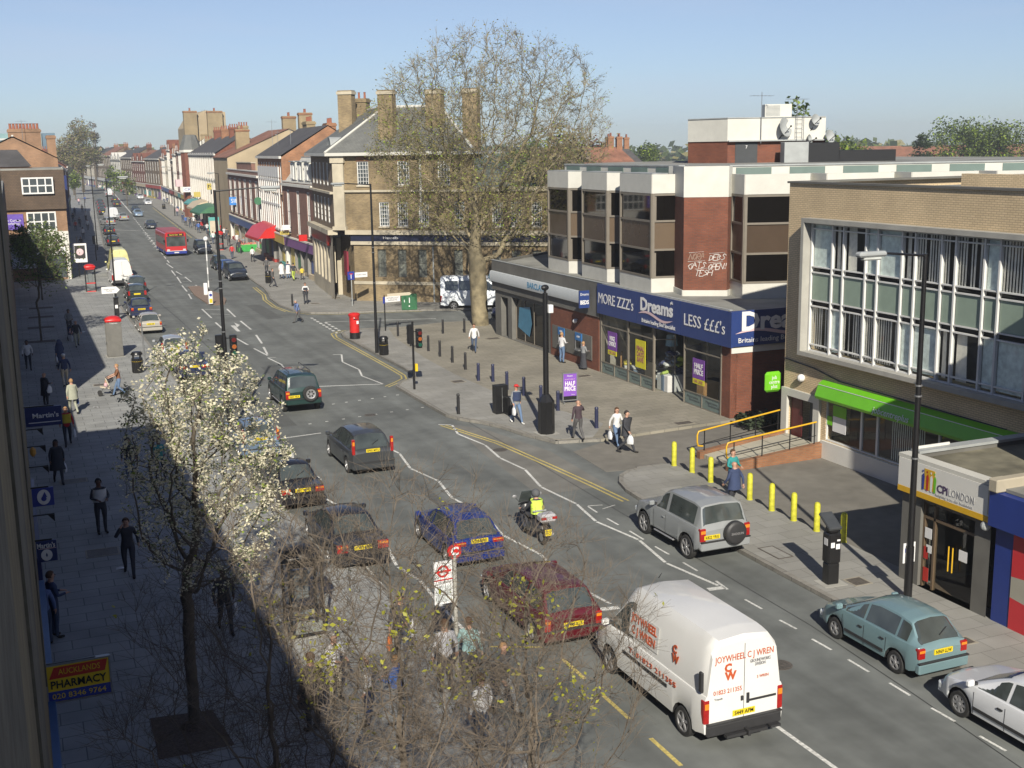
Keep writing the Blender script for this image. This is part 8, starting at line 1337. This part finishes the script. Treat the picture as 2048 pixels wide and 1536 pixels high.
part('produce', t, lambda m: [m.ball((r_.uniform(-1.2, 1.2), y_, .82 + (y_ + .6) * .2), .07, FR[int((y_ + 1.2) * 3.3) % 4], 5, 4) for y_ in [r_.uniform(-.55, .5) for _ in range(130)]]); part('post', t, lambda m: m.cyl((1.3, 0, 0), (1.3, 0, 2.3), .04, .04, M_rail, 6))
p = at(430, 478, .12); t = thing('poster_kiosk', 'tall green and cream poster kiosk on the right pavement', 'kiosk', p, 0); part('case', t, lambda m: m.box(-.75, -.12, .3, .75, .12, 3.1, SHC[6], .03)); part('poster', t, lambda m: m.box(-.62, -.125, .8, .62, -.121, 2.6, M_crm)); part('foot', t, lambda m: m.box(-.3, -.1, 0, .3, .1, .3, M_black))
# litter and planting pit, small rubbish
t = thing('tree_pit', 'square bed of brown gravel round the foot of the blossom tree', 'tree pit', (0, 0, 0)); c4 = [at(*q, .12) for q in ((300, 1437), (425, 1420), (470, 1490), (318, 1520))]; M_grv = mat('gravel', (.11, .08, .06), .95, .4, 20, bump=.8); part('gravel', t, lambda m: m.add([(q.x, q.y, .128) for q in c4], [(0, 1, 2, 3)] if (c4[1] - c4[0]).cross(c4[2] - c4[1]).z > 0 else [(3, 2, 1, 0)], M_grv)); cm = sum(c4, Vector()) / 4; part('mulch', t, lambda m: m.lathe([(.35, .125), (.22, .2), (.05, .22)], M_grv, 12, c=(at(392, 1450, .12).x, at(392, 1450, .12).y)))
for k, (px, py, lb) in enumerate(((240, 1137, 'white paper by the feet of the man on the phone'), (167, 664, 'crumpled white paper beside the grey haired man'), (42, 619, 'white scrap near the left edge of the pavement'), (192, 815, 'white scrap on the sunny pavement below the buggy'), (205, 730, 'white scrap on the pavement below the phone box'))):
    p = at(px, py, .13); t = thing('paper_litter', lb, 'litter', p, k, 'scraps of litter'); part('sheet', t, lambda m: m.add([(-.12, -.08, 0), (.12, -.1, .02), (.15, .06, .01), (0, .02, .05), (-.1, .1, .01)], [(0, 1, 3), (1, 2, 3), (3, 4, 0)], M_wl))
# ================================================================= trees
M_bark = mat('plane_bark', (.25, .21, .13), .9, .45, 2.2, bump=.6, stain=.55); M_bark2 = mat('bark_brown', (.115, .095, .07), .9, .25, 5, bump=.4); M_bark3 = mat('bark_olive', (.15, .12, .09), .9, .25, 5, bump=.3)
def leafmat(n_, c_, tr=.3):
    if n_ in MATS: return MATS[n_]
    m = mat(n_, c_, .6, .3, .8); b = m.node_tree.nodes['Principled BSDF']; N = m.node_tree.nodes; L = m.node_tree.links; t = N.new('ShaderNodeBsdfTranslucent'); t.inputs[0].default_value = (*[min(1, k * 1.3) for k in c_], 1); mx = N.new('ShaderNodeMixShader'); mx.inputs[0].default_value = tr; o = N['Material Output']; L.new(b.outputs[0], mx.inputs[1]); L.new(t.outputs[0], mx.inputs[2]); L.new(mx.outputs[0], o.inputs[0]); return m
M_lfol = leafmat('leaf_olive', (.20, .18, .06)); M_lfgr = leafmat('leaf_spring', (.22, .30, .03)); M_lfyl = leafmat('leaf_yellow', (.36, .36, .04)); M_lfdk = leafmat('leaf_dark', (.04, .07, .018)); M_blos = leafmat('blossom', (.60, .565, .42), .3); M_lfbl = leafmat('leaf_sage', (.16, .20, .09)); M_lfr = leafmat('leaf_red', (.16, .05, .04)); M_lfmid = leafmat('leaf_mid', (.13, .18, .045))
def grow(seed, base, trunk_h, centre, rad, n_att=900, step=.35, kill=.6, infl=3.0, iters=90, lean=(0, 0), shape=1.0, shell=.3, jit=.25, stems=1):
    rs = np.random.RandomState(seed); A = []
    while len(A) < n_att:
        p = rs.uniform(-1, 1, 3); r = np.linalg.norm(p)
        if r > 1 or r < shell * rs.rand(): continue
        if p[2] < 0 and shape != 1.0: p[2] *= shape
        A.append(p)
    A = np.array(A) * np.array(rad) + np.array(centre); base = np.array(base, float); P = [base]; par = [-1]
    n0 = max(2, int(trunk_h / step)); top = base + np.array([lean[0], lean[1], trunk_h])
    for i in range(1, n0 + 1): P.append(base + (top - base) * i / n0 + rs.normal(0, .02, 3) * (i / n0)); par.append(len(P) - 2)
    P = [np.array(p) for p in P]; alive = np.ones(len(A), bool)
    near = np.full(len(A), -1); dist = np.full(len(A), 1e9); k0 = 0
    for it in range(iters):
        Q_ = np.array(P[k0:]); d = np.linalg.norm(A[:, None, :] - Q_[None], axis=2); m = d.min(1); j = d.argmin(1) + k0; u = m < dist; dist[u] = m[u]; near[u] = j[u]; k0 = len(P)
        alive &= dist > kill; act = alive & (dist < infl * (3 if it < 12 else 1))
        if not act.any(): break
        g = {}
        for a in np.where(act)[0]: g.setdefault(near[a], []).append(a)
        for n_, aa in g.items():
            if n_ < n0 * .75 and len(P) > n0 + 2 and it > 6: continue
            v = (A[aa] - P[n_]); v /= np.linalg.norm(v, axis=1)[:, None]; v = v.sum(0); v /= max(1e-6, np.linalg.norm(v)); v += rs.normal(0, jit, 3); v /= np.linalg.norm(v); P.append(P[n_] + v * step); par.append(n_)
    return np.array(P), par
def tree_mesh(P, par, tip=.008, expo=2.3, rmax=None, mt=None, twigs=4, tl=.5, seed=1, up=.3, minr=.006, tn=2, pw=1.3):
    n_ = len(P); ch = [[] for _ in range(n_)]; rs = random.Random(seed)
    for i, p in enumerate(par):
        if p >= 0: ch[p].append(i)
    R_ = [0.] * n_
    for i in range(n_ - 1, -1, -1): R_[i] = tip if not ch[i] else max(tip, sum(R_[c] ** expo for c in ch[i]) ** (1 / expo))
    if rmax: R0 = R_[0]; R_ = [max(minr * 1.3, rmax * (r / R0) ** pw) for r in R_]
    nlv = [0] * n_
    for i in range(n_ - 1, -1, -1): nlv[i] = 1 if not ch[i] else sum(nlv[c] for c in ch[i])
    m = MB(); tips = []
    st = [(0, None)]
    while st:
        i, pr = st.pop(); chain_ = ([pr] if pr is not None else []) + [i]
        while ch[i]:
            c = max(ch[i], key=lambda q: R_[q])
            for o in ch[i]:
                if o != c: st.append((o, i))
            i = c; chain_.append(i)
        if len(chain_) > 1:
            rr = [R_[q] for q in chain_]
            if pr is not None: rr[0] = rr[1]
            m.tube([P[q] for q in chain_], rr, mt, 9 if rr[0] > .12 else 5 if rr[0] > .03 else 3)
        tips.append(chain_[-1])
    tw = []
    for i in range(n_):
        if nlv[i] <= 4 and par[i] >= 0:
            d = Vector(P[i] - P[par[i]]).normalized()
            for _ in range(twigs if not ch[i] else max(1, twigs // 2)):
                v = (d + Vector((rs.gauss(0, .7), rs.gauss(0, .7), rs.gauss(up, .5)))).normalized(); L_ = tl * rs.uniform(.5, 1.2); p0 = Vector(P[i]); p1 = p0 + v * L_ * .5 + Vector((0, 0, .03)); p2 = p1 + (v + Vector((rs.gauss(0, .3), rs.gauss(0, .3), .15))).normalized() * L_ * .5
                m.tube([p0, p1, p2], [minr * 1.2, minr, minr * .6], mt, 3); tw += [p1, p2]
                for _ in range(tn): v2 = (v + Vector((rs.gauss(0, .8), rs.gauss(0, .8), rs.gauss(.2, .6)))).normalized(); q = p1 + v2 * L_ * .45; m.tube([p1, q], [minr * .9, minr * .5], mt, 3); tw.append(q)
    return m, tw
def leaves(pts, frac, size, mts, seed=2, n_=3, spread=.12, clump=None, cs=.9):
    rs = random.Random(seed); V = []; F = []; I = []
    for p in pts:
        if clump is not None and clump(p) < rs.random(): continue
        if rs.random() > frac: continue
        for _ in range(n_):
            c = Vector(p) + Vector((rs.gauss(0, spread), rs.gauss(0, spread), rs.gauss(0, spread))); a = Vector((rs.gauss(0, 1), rs.gauss(0, 1), rs.gauss(0, .6))).normalized(); b = a.cross(Vector((rs.gauss(0, 1), rs.gauss(0, 1), rs.gauss(0, 1)))).normalized(); s = size * rs.uniform(.5, 1.3); o = len(V)
            V += [c - a * s, c + b * s * .55, c + a * s, c - b * s * .55]; F.append((o, o + 1, o + 2, o + 3)); I.append(rs.random())
    m = MB(); w_ = [x[1] for x in mts]; tot = sum(w_); acc = 0
    for mt, ww in mts: m.m(mt)
    m.v = [tuple(v) for v in V]; m.f = F
    for r in I:
        acc = 0
        for k, ww in enumerate(w_):
            acc += ww / tot
            if r <= acc: break
        m.mi.append(k)
    return m
def tree(name, label, cat, base, tm, lm, group=None, crown='crown'):
    t = thing(name, label, cat, (0, 0, 0), 0, group); tm.build('trunk', t, 60); lm.build(crown, t); return t
# the great plane tree
b = at(961, 650, .12)
P, par = grow(3, b, 4.4, (31.2, 77.5, 12.7), (8.9, 7.2, 7.7), 2100, .42, .75, 3.2, 100, (-.15, 0), shape=1.0, shell=.35, jit=.28)
m, tw = tree_mesh(P, par, .022, 2.35, .60, M_bark, 5, 1.0, 5, .35, .010, 3, 1.62)
hz_ = lambda p: .98 if p.z < 12 - (p.x - 31) * .5 else .2
tree('plane_tree', 'great spreading plane tree with a mottled trunk and sparse olive leaves before the corner bank', 'tree', b, m, leaves(tw, .8, .075, [(M_lfol, 4), (M_lfgr, .8)], 4, 2, .25, hz_))
# blossom tree
b = at(390, 1452, .12)
P, par = grow(8, b, 2.9, (3.2, 24.7, 5.75), (1.75, 2.5, 2.9), 900, .2, .3, 1.5, 90, (.02, .05), shape=.95, shell=.2, jit=.18)
m, tw = tree_mesh(P, par, .008, 2.3, .125, M_bark2, 3, .32, 6, .3, .0035, 1, 1.2)
hz_ = lambda p: .9 if (p.x > 2.6 or p.z > 6.5) else .55
tree('blossom_tree', 'slender street tree covered in creamy white blossom on the left pavement', 'tree', b, m, leaves(tw, 1, .039, [(M_blos, 6), (M_lfbl, 1.6), (M_lfgr, .4)], 4, 7, .05, hz_), crown='blossom')
# bare trees close below the camera
for k, (bx_, by_, cx_, cy_, rx, ry, rz_, h0, cz, lb, sd, na) in enumerate(((2.55, 13.6, 2.6, 14.0, 2.1, 1.9, 3.2, 2.4, 5.1, 'bare twiggy tree at the bottom left, mostly in shade', 21, 620), (4.25, 14.0, 4.5, 14.6, 2.3, 2.0, 3.1, 2.4, 5.0, 'bare twiggy tree in the middle of the bottom edge with pale forked limbs', 22, 760), (6.6, 15.3, 6.7, 15.8, 2.1, 1.9, 2.5, 2.2, 4.2, 'bare twiggy tree at the bottom edge beside the white van', 23, 560))):
    P, par = grow(sd, (bx_, by_, .12), h0, (cx_, cy_, cz), (rx, ry, rz_), na, .2, .3, 1.4, 90, (.05, .1), shell=.25, jit=.16)
    m, tw = tree_mesh(P, par, .0065, 2.3, .09, M_bark3, 5, .65, 7 + k, .35, .0028, 3, 1.42)
    rs = random.Random(sd); cc = [Vector(tw[rs.randrange(len(tw))]) for _ in range(6 if k else 5)]
    tree('street_tree', lb, 'tree', b, m, leaves(tw, .8, .038, [(M_lfyl, 3), (M_lfol, 1)], sd, 3, .06, lambda p: max(math.exp(-((p - c).length / .36) ** 2) for c in cc) + .001), 'bare trees at the bottom edge', crown='leaves')
# small green tree in the shade on the left
b = at(83, 682, .12); P, par = grow(31, b, 2.0, (b.x + .3, b.y, 5.4), (2.3, 2.3, 2.0), 260, .35, .5, 2.5, 50); m, tw = tree_mesh(P, par, .015, 2.3, .07, M_bark2, 3, .6, 3, .2, .01, 1)
tree('street_tree', 'small leafy green tree standing in the shaded left pavement', 'tree', b, m, leaves(tw, .9, .09, [(M_lfmid, 3), (M_lfdk, 1)], 3, 4, .2)); g = MB(); 
b = at(85, 600, .12); P, par = grow(35, b, 2.2, (b.x - .2, b.y, 4.8), (2.0, 2.2, 1.8), 200, .4, .5, 2.5, 50); m, tw = tree_mesh(P, par, .015, 2.3, .07, M_bark2, 3, .6, 3, .2, .01, 1); tree('street_tree', 'second leafy tree behind the small green tree in the shade', 'tree', b, m, leaves(tw, 1, .12, [(M_lfmid, 3), (M_lfdk, 2)], 5, 5, .22))
for k, (py, lb) in enumerate(((616, 'farthest'), (634, 'second'), (655, 'third'), (683, 'nearest'))):
    p = at(82, py, .12); t = thing('tree_grille', lb + ' brown grille strip along the row of small left trees', 'tree grille', p, 0, 'tree grilles'); part('grille', t, lambda m: m.box(-.9, -.45, 0, .9, .45, .015, mat('grille_brown', (.10, .075, .06), .8, .2, 5)))
# trees up the street and on the horizon
def bg_tree(name, label, x, y, h, r, mts, seed, n_=1500, size=.35, trunk=.25, ls=1.0, group='background trees', bark=None, dens=1.0):
    rs = random.Random(seed); m = MB(); m.tube([(x, y, 0), (x + .1, y, h * .35), (x, y, h * .6)], [trunk, trunk * .8, trunk * .4], bark or M_bark2, 7); lobes = []
    for k in range(11): a = rs.uniform(0, 2 * pi); q = rs.uniform(.25, .8); c = Vector((x + r * q * cos(a), y + r * q * sin(a), h * rs.uniform(.45, .86))); lobes.append((c, r * rs.uniform(.3, .5))); m.tube([(x, y, h * .35), ((x + c.x) / 2, (y + c.y) / 2, (h * .4 + c.z) / 2), tuple(c)], [trunk * .5, trunk * .3, trunk * .1], bark or M_bark2, 4)
    lobes.append((Vector((x, y, h - r * .4)), r * .42)); pts = []
    for _ in range(n_): c, q = lobes[rs.randrange(len(lobes))]; v = Vector((rs.gauss(0, 1), rs.gauss(0, 1), rs.gauss(0, .8))); v = v.normalized() * q * rs.uniform(.5, 1.12); pts.append(c + v)
    return tree(name, label, 'tree', (x, y, 0), m, leaves(pts, dens, size, mts, seed, 3, .3), group)
G1 = [(M_lfmid, 3), (M_lfdk, 2), (M_lfgr, 1)]; B1 = [(M_lfol, 3), (M_bark3, 3), (M_lfmid, 1)]
q = atY(160, 300, 420.); bg_tree('tall_tree', 'tall greyish half bare tree where the street bends left', q.x, 420, 24, 7.5, B1, 41, 2600, .32, .5); q = atY(187, 300, 470.); bg_tree('tall_tree', 'narrow dark bare tree right of the big half bare one', q.x, 470, 24, 3.2, [(M_bark3, 3), (M_lfdk, 1)], 42, 700, .3, .4); q = atY(140, 330, 400.); bg_tree('tall_tree', 'lower spreading tree in front of the big half bare one', q.x, 390, 17, 5, B1, 43, 1300, .3)
for k, (px, s, h, r, lb) in enumerate(((228, 330, 9.5, 2.2, 'small leafy street tree before the bend'), (252, 300, 8, 2.3, 'small bright street tree by the red signed shop'), (150, 350, 8, 2, 'small street tree in shade on the far left'))): q = atY(px, 380, s); bg_tree('street_tree', lb, q.x, s, h, r, G1, 50 + k, 420, .24, .12)
for k, (px, s, h, r, lb, mts) in enumerate(((1130, 150, 15, 6, 'olive tree beyond the bank roof left of the office block', B1), (1090, 170, 14, 6, 'green tree behind the branches of the plane tree', G1), (1185, 185, 13.6, 4.5, 'dark red leaved tree on the right horizon', [(M_lfr, 3), (M_lfdk, 1)]), (1583, 95, 16.3, 3.0, 'leafy tree top showing above the plant room', G1), (1665, 130, 14, 4.5, 'green tree just right of the plant room', G1), (1715, 150, 12.8, 4, 'low tree right of the black ductwork', G1), (1845, 190, 13.6, 2.2, 'small pointed tree left of the big right hand trees', [(M_lfdk, 1)]), (1900, 190, 16.5, 6.5, 'big round dense tree on the right horizon', G1), (1960, 190, 16.5, 6, 'second big dense tree on the right horizon', G1), (2025, 185, 16, 6, 'big dense tree at the right edge of the horizon', G1), (1290, 230, 13, 4, 'small green tree among the far right houses', G1), (600, 260, 14, 5, 'brown tree top behind the corner bank roof', B1))): q = atY(px, 300, s); bg_tree('background_tree', lb, q.x, s, h, r, mts, 60 + k, 1500 if r > 5 else 900, .28)
# far belt of woodland and roofs closing the horizon
rs = random.Random(77); pts = []
for k in range(9000):
    a = rs.uniform(-.5, 1.35); d = rs.uniform(560, 900); x = d * sin(a); y = d * cos(a); pts.append(Vector((x, y, rs.uniform(1, 11) + 2.5 * sin(a * 23))))
mm = leaves(pts, 1, 3.2, [(M_lfdk, 3), (M_lfmid, 2), (M_lfol, 1)], 9, 2, 1.5); o = mm.build('distant_woodland'); tag(o, 'far belt of trees along the horizon', 'woodland', kind='stuff')
nh = ['leftmost', 'second', 'third', 'fourth', 'fifth', 'sixth', 'seventh', 'eighth', 'ninth', 'tenth', 'eleventh', 'rightmost']
for k in range(12):
    a = .62 + k * .035; d = 300 + 25 * (k % 3); x, y = d * sin(a), d * cos(a); t = thing('distant_house', nh[k] + ' of the small far roofs between the office block and the right edge', 'building', (x, y, 0), -a, 'far roofs on the right'); part('wall', t, lambda m: m.box(-7, 0, 0, 7, 9, 7.5, M_brick if k % 2 else M_crm)); part('roof', t, lambda m: m.add([(-7.3, -.3, 7.5), (7.3, -.3, 7.5), (7.3, 9.3, 7.5), (-7.3, 9.3, 7.5), (-7.3, 4.5, 11), (7.3, 4.5, 11)], [(0, 1, 5, 4), (2, 3, 4, 5), (1, 2, 5), (3, 0, 4)], M_tile))
# ================================================================= the slight haze of a spring day: one closed box of thin air round everything
hz = MB(); hm = bpy.data.materials.new('haze'); hm.use_nodes = True; hm.node_tree.nodes.clear(); pv = hm.node_tree.nodes.new('ShaderNodeVolumePrincipled'); pv.inputs['Density'].default_value = .00045; pv.inputs['Color'].default_value = (.88, .93, 1, 1); pv.inputs['Anisotropy'].default_value = .2
ho = hm.node_tree.nodes.new('ShaderNodeOutputMaterial'); hm.node_tree.links.new(pv.outputs[0], ho.inputs['Volume'])
hz.box(-620, -130, -2.2, 1170, 1070, 32, hm); ho_ = hz.build('haze'); ho_['kind'] = 'stuff'; ho_['label'] = 'thin pale haze over the far street'; ho_['category'] = 'haze'
